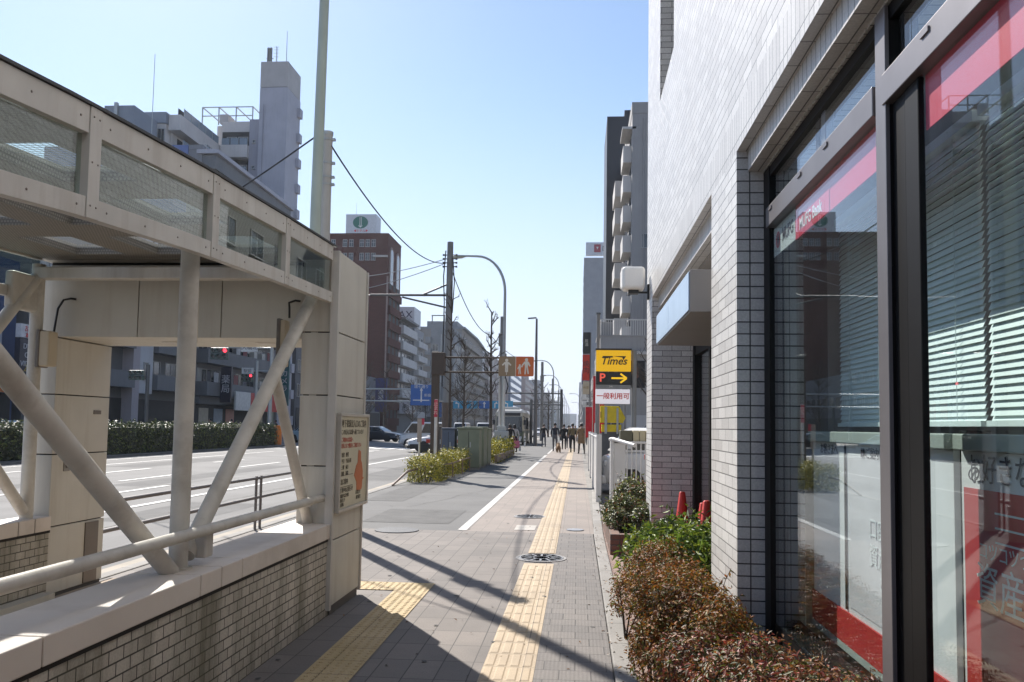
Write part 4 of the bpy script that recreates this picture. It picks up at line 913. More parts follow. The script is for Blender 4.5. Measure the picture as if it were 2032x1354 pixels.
m = MB(); m.tube([(-4.56, 13.94, 5.98), (-4.57, 13.9, 6.2), (-4.54, 13.85, 6.33), (-4.52, 13.9, 6.38)], .012, 6); m.build('cable_loop', wirem, t)
# big utility pole with crossarms over the road
UX, UY = -4.93, 31.0
t = thing('utility_pole', 'tall grey utility pole with long crossarms reaching over the road', 'utility pole', (UX, UY, 0))
m = MB(); m.tube([(UX, UY, 0), (UX, UY, 8.55)], [.165, .115], 18); m.build('shaft', polegrey, t, smooth=True)
for (z0, x1, z1, r) in ((6.5, -8.0, 6.5, .045), (6.95, -5.95, 6.52, .035), (6.0, -6.75, 6.42, .035)):
    m = MB(); m.tube([(UX, UY, z0), (x1, UY, z1)], r, 8); m.build('crossarm', dkgrey, t, smooth=True)
for z in (8.05, 7.9, 7.75, 7.6):
    m = MB(); m.tube([(UX-.26, UY, z), (UX+.26, UY, z)], .02, 6)
    for s in (-.25, .25): m.lathe([(.0001, -.04), (.045, -.03), (.03, 0), (.045, .03), (.0001, .04)], (UX+s, UY, z), 8)
    m.build('insulator', dkgrey, t)
m = MB(); m.tube([(UX-.15, UY-.1, 8.2), (UX-.22, UY-.1, 7.2), (UX-.17, UY-.12, 6.2), (UX-.19, UY-.1, 3.0)], .022, 6); m.tube([(UX+.13, UY-.12, 7.9), (UX+.2, UY-.1, 7.0), (UX+.15, UY-.14, 5.8)], .02, 6); m.build('cable', wirem, t)
m = MB(); m.tube([(UX, UY, 0.0), (UX, UY, 2.4)], .19, 14); m.build('sleeve', mat('pole_sleeve', (0.13, 0.095, 0.075), rough=0.7), t, smooth=True)
# wires ------------------------------------------------------------------------
def wire(name, label, p, q, sag, r, mt=wirem, n=24, group=None):
    p, q = Vector(p), Vector(q); pts = [p.lerp(q, i/n)-Vector((0, 0, sag*4*(i/n)*(1-i/n))) for i in range(n+1)]
    m = MB(); m.tube(pts, r, 5); o = m.build(name, mt, None, smooth=True); tag(o, label, 'cable', group); return o
wire('cable', 'thick black cable sagging from the white pole to the grey utility pole', (-4.35, 13.9, 6.4), (UX-.1, UY, 7.75), 0.62, .016)
wire('cable', 'black cable from the pale green pole down to the left over the shelter roof', (-4.2, 12.56, 6.08), (-12.5, 21, 5.7), 0.12, .014)
greyw = mat('wire_grey', (0.35, 0.36, 0.37), rough=0.5)
wire('cable', 'upper of two pale wires crossing from the brown building to the utility pole', (UX, UY, 7.95), (-13, 40, 8.75), .25, .016, greyw); wire('cable', 'lower of two pale wires crossing from the brown building to the utility pole', (UX, UY, 7.8), (-13, 40, 7.9), .25, .016, greyw)
wire('cable', 'pale wire running level from the crossarm end over the road', (-8.0, UY, 6.5), (-13.5, 35.5, 7.2), .02, .02, greyw)
wire('cable', 'black cable drooping from the utility pole to the pollarded tree', (UX+.1, UY, 7.4), (-4.5, 42, 6.2), .55, .018)
wire('cable', 'wire between the pollarded tree and the far poles', (-4.5, 42, 6.2), (-4.1, 62, 6.6), .3, .018)
# curved street lamps -------------------------------------------------------------
def curved_lamp(label, x, y, h=10.2, reach=2.15, group='curved street lamps along the near kerb', side=-1):
    t = thing('street_lamp', label, 'street lamp', (x, y, 0), group)
    m = MB(); m.tube([(x, y, 0), (x, y, 4), (x, y, h-1.6)], [.11, .09, .07], 14)
    arc = [(x+side*(1-math.cos(a))*1.5, y, h-1.6+math.sin(a)*1.9) for a in [i*math.pi/20 for i in range(11)]]
    e = arc[-1]; arc2 = arc+[(x+side*reach, y, e[2]+.02)]
    m.tube([(p[0], p[1], p[2]) for p in arc2], [.07]*6+[.06]*5+[.05], 12); m.build('shaft', galv, t, smooth=True)
    hx, hz = x+side*reach, e[2]+.0
    m = MB(); m.loft([[(hx-side*d, y+w_*math.cos(k*math.pi/4), hz+zz+w_*.55*math.sin(k*math.pi/4)) for k in range(8)] for d, w_, zz in ((.1, .06, 0), (-.05, .12, 0), (-.35, .19, -.02), (-.7, .15, -.04), (-.85, .05, -.05))])
    m.build('lamp_head', lamphead, t, smooth=True)
    m = MB(); m.loft([[(hx-side*d, y+w_*math.cos(k*math.pi/4), hz-.07+w_*.5*math.sin(k*math.pi/4)) for k in range(8)] for d, w_ in ((-.1, .07), (-.35, .14), (-.65, .09))]); m.build('lens', lens, t, smooth=True)
    return t
curved_lamp('tall curved street lamp nearest the walkers, standing in a pale cabinet base', -3.88, 43, group='curved street lamps along the near kerb')
for x, y in ((-3.3, 112), (-3.3, 144), (-3.3, 176), (-3.3, 212), (-3.3, 250), (-3.3, 295), (-3.3, 350)):
    curved_lamp('curved street lamp in the receding row beyond the straight dark lamp', x, y)
for x, y in ((0.6, 222), (0.7, 300)): curved_lamp('curved street lamp on the building side of the path', x, y, group='curved lamps on the right')
t = thing('lamp_base', 'pale grey cabinet wrapped round the foot of the curved lamp', 'cabinet', (-3.9, 42.6, 0))
paleg = mat('pale_cabinet', (0.50, 0.52, 0.51), rough=0.5, var=0.06, stain=.2, stcol=(.3, .3, .28))
m = MB(); m.box(-4.25, -3.55, 42.2, 42.85, 0, 1.3); m.build('cabinet', paleg, t, bevel=.04); m = MB(); m.box(-4.12, -3.68, 42.3, 42.8, 1.3, 1.55); m.build('top', paleg, t, bevel=.03)
m = MB(); m.tube([(-4.02, 42.6, 1.5), (-4.06, 42.6, 3.6), (-4.1, 42.6, 4.3)], .05, 8); m.tube([(-3.8, 42.55, 1.5), (-3.78, 42.6, 4.0)], .045, 8); m.build('conduit', mat('conduit_white', (.62, .61, .58), rough=.5), t, smooth=True)
m = MB(); m.tube([(-3.72, 42.6, 3.2), (-3.6, 42.5, 3.6), (-3.75, 42.55, 4.1), (-3.6, 42.6, 4.4)], .03, 6); m.build('cable', wirem, t)
t = thing('street_lamp', 'straight dark street lamp with a small flat head beside the path', 'street lamp', (-3.36, 66, 0))
m = MB(); m.tube([(-3.36, 66, 0), (-3.36, 66, 10.2)], [.16, .08], 14); m.build('shaft', mat('lamp_dark', (.12, .115, .11), rough=.5), t, smooth=True)
m = MB(); m.obox((-3.72, 66, 10.25), (.34, 0, .03), (0, .12, 0), (-.01, 0, .05)); m.build('lamp_head', mat('lamp_dark', (.1, .1, .1)), t, bevel=.02)
t = thing('utility_pole', 'short grey pole with a grey box behind the curved lamp', 'utility pole', (-4.15, 45, 0))
m = MB(); m.tube([(-4.15, 45, 0), (-4.15, 45, 7.55)], [.17, .14], 14); m.build('shaft', polegrey, t, smooth=True)
m = MB(); m.box(-4.35, -4.0, 44.7, 44.85, 5.9, 6.6); m.build('box', polegrey, t, bevel=.02); m = MB(); m.box(-4.02, -3.9, 44.7, 44.86, 5.0, 5.5); m.build('box', polegrey, t, bevel=.02)
for i, (x, y, h) in enumerate([(-3.9, 90, 8.6), (-3.9, 128, 9), (-3.9, 168, 9), (-3.9, 215, 9)]):
    t = thing('utility_pole', 'plain grey pole far down the kerb among the curved lamps', 'utility pole', (x, y, 0), 'far poles on the kerb')
    m = MB(); m.tube([(x, y, 0), (x, y, h)], [.19, .14], 10); m.build('shaft', polegrey, t, smooth=True); m = MB(); m.box(x-.2, x+.2, y-.2, y-.1, h-2.2, h-1.5); m.build('box', polegrey, t)
# pictogram sign on its brown frame ---------------------------------------------------
t = thing('path_sign', 'brown framed sign showing a cyclist half and a walking family half', 'sign', (-4.25, 24.5, 0))
m = MB(); m.box(-4.37, -4.15, 24.40, 24.60, 0, 3.75); m.build('post', brown, t, bevel=.02)
m = MB(); m.box(-4.37, -3.98, 24.34, 24.66, 3.04, 3.72); m.build('post_head', brown, t, bevel=.02)
for z in (3.58, 3.14):
    m = MB(); m.tube([(-4.2, 24.5, z), (-1.5, 24.5, z)], .03, 10); m.build('crossbar', brown, t, smooth=True)
def rrect(x0, x1, z0, z1, r, l=True, rr=True):
    P = []
    for cx_, cz, a0, on in ((x1-r, z0+r, -90, rr), (x1-r, z1-r, 0, rr), (x0+r, z1-r, 90, l), (x0+r, z0+r, 180, l)):
        if on: P += [(cx_+r*math.cos(R(a0+k*15)), cz+r*math.sin(R(a0+k*15))) for k in range(7)]
        else: P.append((x1 if cx_ > (x0+x1)/2 else x0, z0 if cz < (z0+z1)/2 else z1))
    return P
tan = mat('sign_tan', (0.25, 0.175, 0.10), rough=.5, var=.04); orange = mat('sign_orange', (0.52, 0.12, 0.03), rough=.5, var=.04); offw = mat('sign_offwhite', (.62, .58, .5), rough=.5)
fr2 = lambda a, b, d: (a, 24.44-d, b)
m = MB(); m.prism(rrect(-2.36, -1.86, 3.03, 3.62, .05, True, False), fr2, 0, .02); m.build('cycle_half', tan, t)
m = MB(); m.prism(rrect(-1.84, -1.31, 3.03, 3.62, .05, False, True), fr2, 0, .02); m.build('walker_half', orange, t)
m = MB(); m.box(-1.86, -1.84, 24.425, 24.44, 3.03, 3.62); m.build('divider', offw, t)
def disc(m, x, z, r, d0=.021, d1=.024): m.prism([(x+r*math.cos(k*math.pi/8), z+r*math.sin(k*math.pi/8)) for k in range(16)], fr2, d0, d1)
def figure(m, x, z, h, arms, legs):
    disc(m, x, z+h*.9, h*.1)
    m.prism([(x-h*.13, z+h*.76), (x-h*.1, z+h*.8), (x+h*.1, z+h*.8), (x+h*.13, z+h*.76), (x+h*.09, z+h*.42), (x-h*.09, z+h*.42)], fr2, .021, .024)
    for (a, b) in arms+legs:
        A, B = Vector((x+a[0]*h, 0, z+a[1]*h)), Vector((x+b[0]*h, 0, z+b[1]*h)); d = (B-A).normalized(); nn = Vector((-d.z, 0, d.x))*h*.045
        m.prism([(A.x+nn.x, A.z+nn.z), (B.x+nn.x, B.z+nn.z), (B.x-nn.x, B.z-nn.z), (A.x-nn.x, A.z-nn.z)], fr2, .0245, .027)
m = MB(); figure(m, -2.12, 3.08, .47, [((-.1, .76), (-.27, .58)), ((.1, .76), (.27, .58))], [((-.05, .42), (-.05, .15)), ((.05, .42), (.05, .15))])
m.box(-2.13, -2.11, 24.405, 24.415, 3.07, 3.2); m.build('cyclist_figure', offw, t)
m = MB(); figure(m, -1.53, 3.09, .48, [((-.1, .76), (-.28, .52)), ((.1, .76), (.22, .5))], [((-.05, .43), (-.08, .0)), ((.05, .43), (.12, .02))]); m.build('adult_figure', offw, t)
m = MB(); figure(m, -1.73, 3.09, .30, [((.1, .76), (.3, .75)), ((-.1, .76), (-.2, .5))], [((-.05, .43), (-.08, .0)), ((.05, .43), (.1, .02))]); m.build('child_figure', offw, t)
# thin white marker pole in the hedge
t = thing('marker_post', 'slim white pole with a red plate of white marks beside the brown post', 'post', (-4.12, 24.0, 0))
m = MB(); m.tube([(-4.12, 23.9, 0), (-4.12, 23.9, 2.3)], .045, 10); m.build('shaft', mat('post_white', (.55, .53, .5), rough=.5), t, smooth=True)
redpl = mat('plate_red', (.5, .03, .06), rough=.5); m = MB(); m.box(-4.17, -4.07, 23.84, 23.85, 1.78, 2.28); m.build('plate', redpl, t)
text('止\nま\nれ', .13, frame((-4.12, 23.838, 2.03), (1, 0, 0), (0, 0, 1)), offw, t, 'lettering', .001)
t = thing('marker_post', 'beige post with a small red tag at the road edge of the hedge', 'post', (-6.0, 29.0, 0))
m = MB(); m.tube([(-5.0, 26.0, -.1), (-5.0, 26.0, 1.0)], .03, 8); m.build('shaft', offw, t, smooth=True); m = MB(); m.box(-5.07, -4.93, 25.97, 26.02, 1.0, 1.75); m.build('board', mat('board_beige', (.38, .32, .27), rough=.6), t); m = MB(); m.box(-4.93, -4.85, 25.96, 26.0, 1.55, 1.75); m.build('red_tag', redpl, t); t.location = (-5.0, 26.0, 0); 
ORIG[t.name] = Vector((-5.0, 26.0, 0))
for ch in t.children: ch.matrix_parent_inverse = Matrix.Translation((5.0, -26.0, 0))
# cabinets
cabg = mat('cabinet_green', (0.19, 0.215, 0.15), rough=.55, var=.1, stain=.2, stcol=(.07, .08, .06)); cabb = mat('cabinet_brown', (0.12, 0.10, 0.085), rough=.6, var=.1); cabbl = mat('cabinet_blue', (0.075, 0.10, 0.15), rough=.5, var=.1)
def cabinet(x0, x1, y0, y1, h, mt, label):
    t = thing('utility_cabinet', label, 'cabinet', ((x0+x1)/2, (y0+y1)/2, 0))
    m = MB(); m.box(x0, x1, y0, y1, 0.08, h); m.build('body', mt, t, bevel=.02)
    m = MB(); m.box(x0-.03, x1+.03, y0-.03, y1+.03, h, h+.06); m.build('lid', mt, t, bevel=.015); m = MB(); m.box(x0+.03, x1-.03, y0+.03, y1-.03, 0, .08); m.build('plinth', polegrey, t)
    for s in (.5,):
        m = MB(); m.box((x0+x1)/2-.006, (x0+x1)/2+.006, y0-.008, y0+.002, .15, h-.08); m.build('door_seam', darkgap, t)
    m = MB(); m.box((x0+x1)/2+.05, (x0+x1)/2+.08, y0-.02, y0, h*.55, h*.68); m.build('handle', galv, t)
cabinet(-4.2, -3.42, 28.9, 29.6, 1.42, cabg, 'green street cabinet nearest the clipped hedge, first of the row'); cabinet(-4.2, -3.42, 30.3, 31.4, 1.45, cabg, 'middle green cabinet of the row along the cycle path'); cabinet(-4.2, -3.45, 32.0, 33.2, 1.40, cabg, 'last green cabinet before the yellow hedge')
cabinet(-4.75, -4.3, 28.9, 29.5, 1.40, cabbl, 'narrow blue grey cabinet between the pole and the green cabinets'); cabinet(-5.75, -5.2, 32.5, 33.5, 1.45, cabb, 'brown cabinet behind the utility pole')
# low brown rail along the hedge
t = thing('low_rail', 'thin brown rail running along the front of the clipped hedge', 'rail', (-4.2, 24, 0))
railm = mat('rail_brown', (.22, .15, .11), rough=.5)
m = MB(); m.tube([(-4.62, 20.6, .02), (-4.45, 21.6, .32), (-4.1, 22.3, .40), (-3.72, 24.0, .42), (-3.66, 28.2, .46)], .028, 8); m.build('bar', railm, t, smooth=True)
for p in ((-4.1, 22.3, .4), (-3.7, 24.6, .42), (-3.68, 26.5, .44), (-3.66, 28.2, .46)):
    m = MB(); m.tube([(p[0], p[1], 0), p], .022, 8); m.build('post', railm, t, smooth=True)
t = thing('low_rail', 'brown edging beam round the small yellow hedge', 'rail', (-3.4, 38, 0))
m = MB(); m.box(-3.4, -3.28, 34, 43.4, .05, .35); m.build('bar', railm, t, bevel=.02)
# bollards
polw = mat('bollard_white', (.62, .62, .6), rough=.5)
def bollard(x, y, label):
    t = thing('bollard', label, 'bollard', (x, y, 0), 'bollards at the path edge')
    m = MB(); m.tube([(x, y, 0), (x, y, .8)], .07, 12); m.build('shaft', polw, t, smooth=True)
    for z in (.35, .55): 
        m = MB(); m.tube([(x, y, z), (x, y, z+.08)], .074, 12); m.build('band', dkgrey, t, smooth=True)
bollard(-3.6, 52, 'white bollard directly right of the woman with the pink bag'); bollard(-4.05, 64, 'banded white bollard left of the straight dark lamp')
# car park sign tower ------------------------------------------------------------
t = thing('parking_sign', 'yellow parking sign tower with an arrow panel and a white Japanese panel', 'sign', (1.0, 24, 0))
tyel = emit('times_yellow', (.72, .40, .004), .32); tblk = mat('times_black', (.012, .012, .012), rough=.5); tred = mat('sign_red', (.6, .02, .02), rough=.5)  # yellow panel glows in place of sun shining through from behind
for x, w_ in ((0.56, .05), (1.62, .075)):
    m = MB(); m.tube([(x, 24.15, 0), (x, 24.15, 3.8)], w_, 12); m.build('post', polegrey, t, smooth=True)
m = MB(); m.box(.52, 1.52, 24, 24.2, 3.18, 3.79); m.build('yellow_panel', tyel, t, bevel=.01)
m = MB(); m.box(.50, 1.54, 23.99, 24.21, 3.80, 3.84); m.build('top_trim', tblk, t)
m = MB(); m.box(.52, 1.52, 24, 24.2, 2.80, 3.16); m.build('arrow_panel', tblk, t, bevel=.01)
m = MB(); m.box(.52, 1.52, 24.02, 24.18, 2.68, 2.79); m.build('strip_panel', polegrey, t, bevel=.005)
m = MB(); m.box(.51, 1.50, 24, 24.15, 2.24, 2.66); m.build('white_panel', emit('glow_white', (.66, .63, .66), .3), t, bevel=.01)  # emission stands in for sunlight coming through the white panel
yf = 23.992
text('Times', .31, frame((1.02, yf, 3.47), (1, 0, 0), (0, 0, 1)), tblk, t, 'lettering', .002, sx=1.0, bold=.015, shear=.25)
m = MB(); m.prism([(.70, 3.62), (1.0, 3.62), (1.0, 3.58), (.73, 3.56)], lambda a, b, d: (a, 23.995-d, b), 0, .004); m.prism([(1.0, 3.62), (1.38, 3.62), (1.30, 3.50), (1.27, 3.58)], lambda a, b, d: (a, 23.995-d, b), 0.0, .0035); m.build('logo_bar', tblk, t)
text('P', .34, frame((.70, yf, 2.98), (1, 0, 0), (0, 0, 1)), emit('led_red', (.75, .10, .06), .35), t, 'lettering', .002, bold=.02)
led = emit('led_yellow', (.85, .50, .01), .35); m = MB()
for a, b in (((.96, 2.98), (1.38, 2.98)), ((1.22, 3.11), (1.40, 2.98)), ((1.22, 2.85), (1.40, 2.98))):
    A, B = Vector((a[0], 0, a[1])), Vector((b[0], 0, b[1])); m.bar((A.x, yf, A.z), (B.x, yf, B.z), .004, .05, up=(0, 1, 0)) if False else m.obox(((A.x+B.x)/2, yf, (A.z+B.z)/2), (B-A)/2, Vector((-(B-A).z, 0, (B-A).x)).normalized()*.026, (0, .003+.001*(a[1] > 3)-.0005*(a[1] < 2.9), 0))
m.build('arrow', led, t)
text('一般利用可', .19, frame((1.01, yf-.0, 2.45), (1, 0, 0), (0, 0, 1)), tred, t, 'lettering', .002, bold=.02)
text('24h', .07, frame((.95, 24.012, 2.735), (1, 0, 0), (0, 0, 1)), offw, t, 'lettering', .002)
t = thing('street_pole', 'thin grey pole rising just left of the yellow parking sign', 'pole', (.62, 26, 0)); m = MB(); m.tube([(.62, 26, 0), (.62, 26, 5.1)], .05, 10); m.build('shaft', polegrey, t, smooth=True); m = MB(); m.tube([(.62, 26, 5.1), (.62, 26, 5.16)], .07, 10); m.build('cap', dkgrey, t)
# white fence panel, gate and things behind it
fencew = mat('fence_white', (.60, .585, .56), rough=.45, var=.05, stain=.15, stcol=(.4, .37, .33))
t = thing('white_fence', 'white solid fence panel at the edge of the path by the parking sign', 'fence', (.45, 21, 0))
m = MB(); m.box(.42, .47, 17.2, 29.9, .06, 1.32); m.build('panel', fencew, t, bevel=.01)
for y in (17.15, 21.4, 25.7, 29.95): m = MB(); m.box(.39, .5, y-.05, y+.05, 0, 1.4); m.build('post', fencew, t, bevel=.01)
m = MB(); m.box(.40, .49, 17.2, 29.9, 1.32, 1.36); m.build('cap_rail', fencew, t, bevel=.01)
t = thing('white_gate', 'white barred gate closing the gap beside the bank', 'gate', (1.0, 15.6, 0))
m = MB(); m.box(.62, .68, 15.6, 15.9, .02, 1.36); m.build('post', fencew, t, bevel=.01); m = MB(); m.box(.685, .90, 15.62, 15.66, .1, 1.30); m.build('panel', fencew, t, bevel=.005)
m = MB()
for k in range(9): m.tube([(.93+k*.085, 15.64, .1), (.93+k*.085, 15.64, 1.28)], .012, 8)
m.build('bars', fencew, t)
for z in (.12, .38, 1.28):
    m = MB(); m.box(.68, 1.75, 15.62, 15.66, z-.02, z+.02); m.build('cross_rail', fencew, t, bevel=.004)
m = MB(); m.tube([(.62, 15.75, 1.33), (.66, 15.6, 1.34), (1.02, 14.9, 1.24)], .035, 10); m.build('handrail', fencew, t, smooth=True)
m = MB(); m.box(1.75, 1.82, 15.6, 15.7, 0, 1.38); m.build('post', fencew, t, bevel=.01)
t = thing('storage_boxes', 'row of beige and olive boxes on a wooden shelf behind the white gate', 'boxes', (1.35, 17.0, 0))
bb = mat('bin_beige', (.46, .40, .26), rough=.6, var=.05); bo = mat('bin_olive', (.10, .095, .06), rough=.6)
m = MB(); m.box(.86, 1.10, 16.8, 17.3, 1.285, 1.50); m.build('box', bo, t, bevel=.01)
for k in range(3): m = MB(); m.box(1.115+k*.13, 1.235+k*.13, 16.8, 17.3, 1.285, 1.50); m.build('box', bb, t, bevel=.01)
m = MB(); m.box(.80, 1.75, 16.75, 17.35, 1.25, 1.28); m.build('shelf', mat('shelf_wood', (.16, .11, .075), rough=.7), t)
for x in (.84, 1.70):
    for y in (16.8, 17.3): m = MB(); m.box(x-.03, x+.03, y-.03, y+.03, 0, 1.25); m.build('leg', dkgrey, t)
t = thing('red_lamp_post', 'small red marker on a dark stand behind the gate bars', 'marker', (1.5, 17.5, 0)); m = MB(); m.tube([(1.43, 17.5, 0), (1.43, 17.5, .9)], .025, 8); m.build('stand', dkgrey, t); m = MB(); m.lathe([(.0001, 1.02), (.035, 1.0), (.035, .9), (.0001, .89)], (1.43, 17.5, 0), 12); m.build('cap', tred, t)
# parking machine canopy (yellow)
t = thing('yellow_sign_cabinet', 'large yellow sign cabinet with slanted side in the car park', 'sign', (1.2, 34, 0))
m = MB(); m.prism([(.93, 1.75), (1.85, 1.75), (1.95, 1.95), (1.70, 2.42), (.93, 2.44)], lambda a, b, d: (a, 34+d, b), 0, .5); m.build('upper_panel', mat('cab_yellow', (.75, .55, .01), rough=.45), t, bevel=.02)
m = MB(); m.box(.98, 1.78, 34.02, 34.5, 1.38, 1.68); m.build('lower_panel', mat('cab_yellow2', (.75, .55, .01), rough=.45), t, bevel=.02); m = MB(); m.box(1.1, 1.2, 33.97, 34, 1.3, 2.4); m.box(1.58, 1.66, 33.97, 34, 1.3, 2.35); m.build('frame_bars', galv, t); m = MB(); m.box(1.0, 1.75, 34.1, 34.4, 0, 1.37); m.build('pedestal', dkgrey, t)
m = MB(); m.box(.93, .96, 33.985, 34, 1.95, 2.2); m.build('slot', tblk, t)
# vertical shop signs and banners on the right
def slab_sign(name, label, x0, x1, y, z0, z1, mt, txt=None, tm=None, size=.3, base=False, cat='sign', thick=.25, grp=None):
    t = thing(name, label, cat, ((x0+x1)/2, y, 0), grp)
    m = MB(); m.box(x0, x1, y, y+thick, z0, z1); m.build('panel', mt, t, bevel=.01)
    m = MB(); m.tube([(x1+.03, y+.1, 0), (x1+.03, y+.1, z1)], .035, 8); m.build('pole', polegrey, t)
    if txt: text(txt, size, frame(((x0+x1)/2, y-.006, (z0+z1)/2), (1, 0, 0), (0, 0, 1)), tm, t, 'lettering', .002)
    return t
sblk = mat('sign_black', (.02, .02, .022), rough=.4); sred = mat('sign_vermilion', (.60, .04, .02), rough=.45); scream = mat('sign_cream', (.55, .47, .33), rough=.5)
slab_sign('shop_sign', 'black vertical shop sign at the top of the stack beside the path', .25, .63, 45, 5.55, 6.72, sblk, '居\n酒', offw, .2)
slab_sign('shop_sign', 'red vertical shop sign with dark characters under the black one', .24, .62, 45.02, 4.1, 5.50, sred, '焼\n肉', sblk, .36)
slab_sign('shop_sign', 'small cream sign below the red vertical sign', .26, .62, 45.04, 3.35, 4.05, scream, 'の店', mat('sign_ochre', (.3, .18, .03), rough=.6), .15)
slab_sign('shop_sign', 'blue and white sign projecting far beyond the cream sign', .35, 1.1, 78, 5.6, 6.6, mat('sign_navy', (.05, .08, .2), rough=.5), 'P', offw, .6)
slab_sign('shop_sign', 'white sign with black characters above the far shopfront', .3, 1.6, 60, 3.55, 4.1, mat('sign_white2', (.6, .6, .58), rough=.5), '理容', sblk, .36)
slab_sign('shop_sign', 'second white sign strip with black characters lower down', .35, 1.6, 58, 2.95, 3.4, mat('sign_white2', (.6, .6, .58), rough=.5), '美容室', sblk, .28)
def nobori(label, x, y, z0, z1, w_):
    t = thing('banner_flag', label, 'banner', (x, y, 0), 'red banner flags by the path')
    m = MB(); 
    V = []; k = 14
    for i in range(k+1):
        z = z0+(z1-z0)*i/k
        for j in range(5): V.append((x+w_*j/4, y+.05*math.sin(i*.8+j*.9), z))
    m.add(V, [(i*5+j, i*5+j+1, (i+1)*5+j+1, (i+1)*5+j) for i in range(k) for j in range(4)]); o = m.build('cloth', mat('banner_cloth', (.62, .03, .04), rough=.8), t, smooth=True, recalc=False)
    s = o.modifiers.new('solid', 'SOLIDIFY'); s.thickness = .006
    m = MB(); m.tube([(x-.02, y, 0), (x-.02, y, z1+.08)], .015, 8); m.tube([(x-.03, y, z1+.02), (x+w_, y, z1+.02)], .01, 6); m.build('pole', offw, t)
nobori('tall narrow red banner beside the sign stack', .70, 38, 1.75, 3.9, .26)
nobori('lower red banner hanging in front of the sign stack', .40, 41, 1.05, 2.55, .42)
nobori('red banner showing just left of the yellow cabinet', .95, 36, 1.3, 2.55, .2)
t = thing('wall_sign', 'white sign with dark characters near the apartment wall', 'sign', (2.2, 40, 0)); m = MB(); m.box(2.05, 2.45, 40, 40.1, 2.75, 3.55); m.build('panel', mat('panel_white', (.66, .64, .66)), t); text('空\n有', .3, frame((2.25, 39.99, 3.15), (1, 0, 0), (0, 0, 1)), sblk, t, 'lettering', .002); m = MB(); m.tube([(2.25, 40.05, 0), (2.25, 40.05, 2.75)], .04, 8); m.build('post', polegrey, t)
t = thing('wall_board', 'plain brown rounded board on the apartment wall', 'sign', (2.6, 42, 0)); m = MB(); m.prism(rrect(2.7, 3.05, 4.05, 4.7, .12), lambda a, b, d: (a, 42+d, b), 0, .06); m.build('panel', mat('board_brown', (.17, .085, .06), rough=.6), t); m = MB(); m.tube([(2.88, 42.05, 0), (2.88, 42.05, 4.05)], .04, 8); m.build('post', polegrey, t)
# traffic signals across the road ---------------------------------------------------
sigg = mat('signal_green', (.10, .14, .125), rough=.5); siglens = mat('signal_off', (.015, .02, .02), rough=.25); sigred = emit('signal_red', (1.0, .03, .05), 2.5)
def signal(t, x, y, z, s=1.0, rows=2, lit=2):
    for r in range(rows):
        zz = z-r*.62*s
        m = MB(); m.box(x-.95*s, x+.95*s, y, y+.2, zz-.29*s, zz+.29*s); m.build('signal_housing', sigg, t, bevel=.05)
        for k in range(3):
            c = (x+(k-1)*.6*s, y-.01, zz)
            m = MB(); m.lathe([(.0001, .0), (.19*s, .0), (.2*s, .02)], c, 16, M=Matrix.Rotation(R(90), 3, 'X')); m.build('signal_lens', sigred if (r == 0 and k == lit) else siglens, t)
            m = MB(); P = [(c[0]+.22*s*math.cos(a), c[2]+.22*s*math.sin(a)) for a in [math.pi*i/10 for i in range(11)]]+[(c[0]+.24*s*math.cos(a), c[2]+.24*s*math.sin(a)) for a in [math.pi*i/10 for i in range(10, -1, -1)]]
            m.prism(P, lambda a, b, d: (a, y-.02-d, b), 0, .25*s); m.build('signal_hood', sigg, t)
t = thing('traffic_signal', 'two row traffic signal showing red on an arm across the road', 'traffic light', (-22.1, 58, 0))
m = MB(); m.tube([(-22.1, 58, 0), (-22.1, 58, 8)], [.15, .12], 12); m.build('pole', galv, t, smooth=True); m = MB(); m.tube([(-22.1, 58, 6.9), (-26.2, 58, 6.95)], .07, 8); m.build('arm', galv, t, smooth=True)
q = bp(435, 701, Y=57.8); signal(t, q.x, 57.8, q.z+.2, .72); m = MB(); m.box(-24.3, -23.1, 57.85, 57.9, 6.62, 7.2); m.build('name_plate', polw, t); text('大橋北', .4, frame((-23.7, 57.84, 6.92), (1, 0, 0), (0, 0, 1)), dkgrey, t, 'lettering', .004)
t = thing('traffic_signal', 'lower red traffic signal with a white name plate farther back', 'traffic light', (-24.8, 66, 0))
m = MB(); m.tube([(-26.35, 66, 0), (-26.35, 66, 6.6)], .12, 10); m.build('pole', galv, t, smooth=True); m = MB(); m.tube([(-26.4, 66, 5.75), (-27.6, 66, 5.75)], .05, 8); m.tube([(-26.35, 66, 5.75), (-25.2, 66, 5.75)], .05, 8); m.build('arm', galv, t)
q = bp(490, 748, Y=65.8); signal(t, q.x, 65.8, q.z+.1, .55, rows=2); m = MB(); m.box(-27.6, -26.6, 65.9, 65.95, 5.45, 6.0); m.build('name_plate', polw, t)
text('駅前', .34, frame((-27.1, 65.89, 5.72), (1, 0, 0), (0, 0, 1)), dkgrey, t, 'lettering', .004)
t = thing('traffic_signal', 'unlit traffic signal on a dark pole left of the near column', 'traffic light', (-25.6, 48, 0))
m = MB(); q = bp(278, 740, Y=48); m.tube([(q.x+.5, 48, 0), (q.x+.5, 48, q.z+.5)], .11, 10); m.build('pole', dkgrey, t, smooth=True); signal(t, q.x-.15, 47.8, q.z, .5, lit=9); m = MB(); m.tube([(q.x, 48, q.z-.25), (q.x+.5, 48, q.z-.25)], .05, 6); m.build('arm', dkgrey, t)
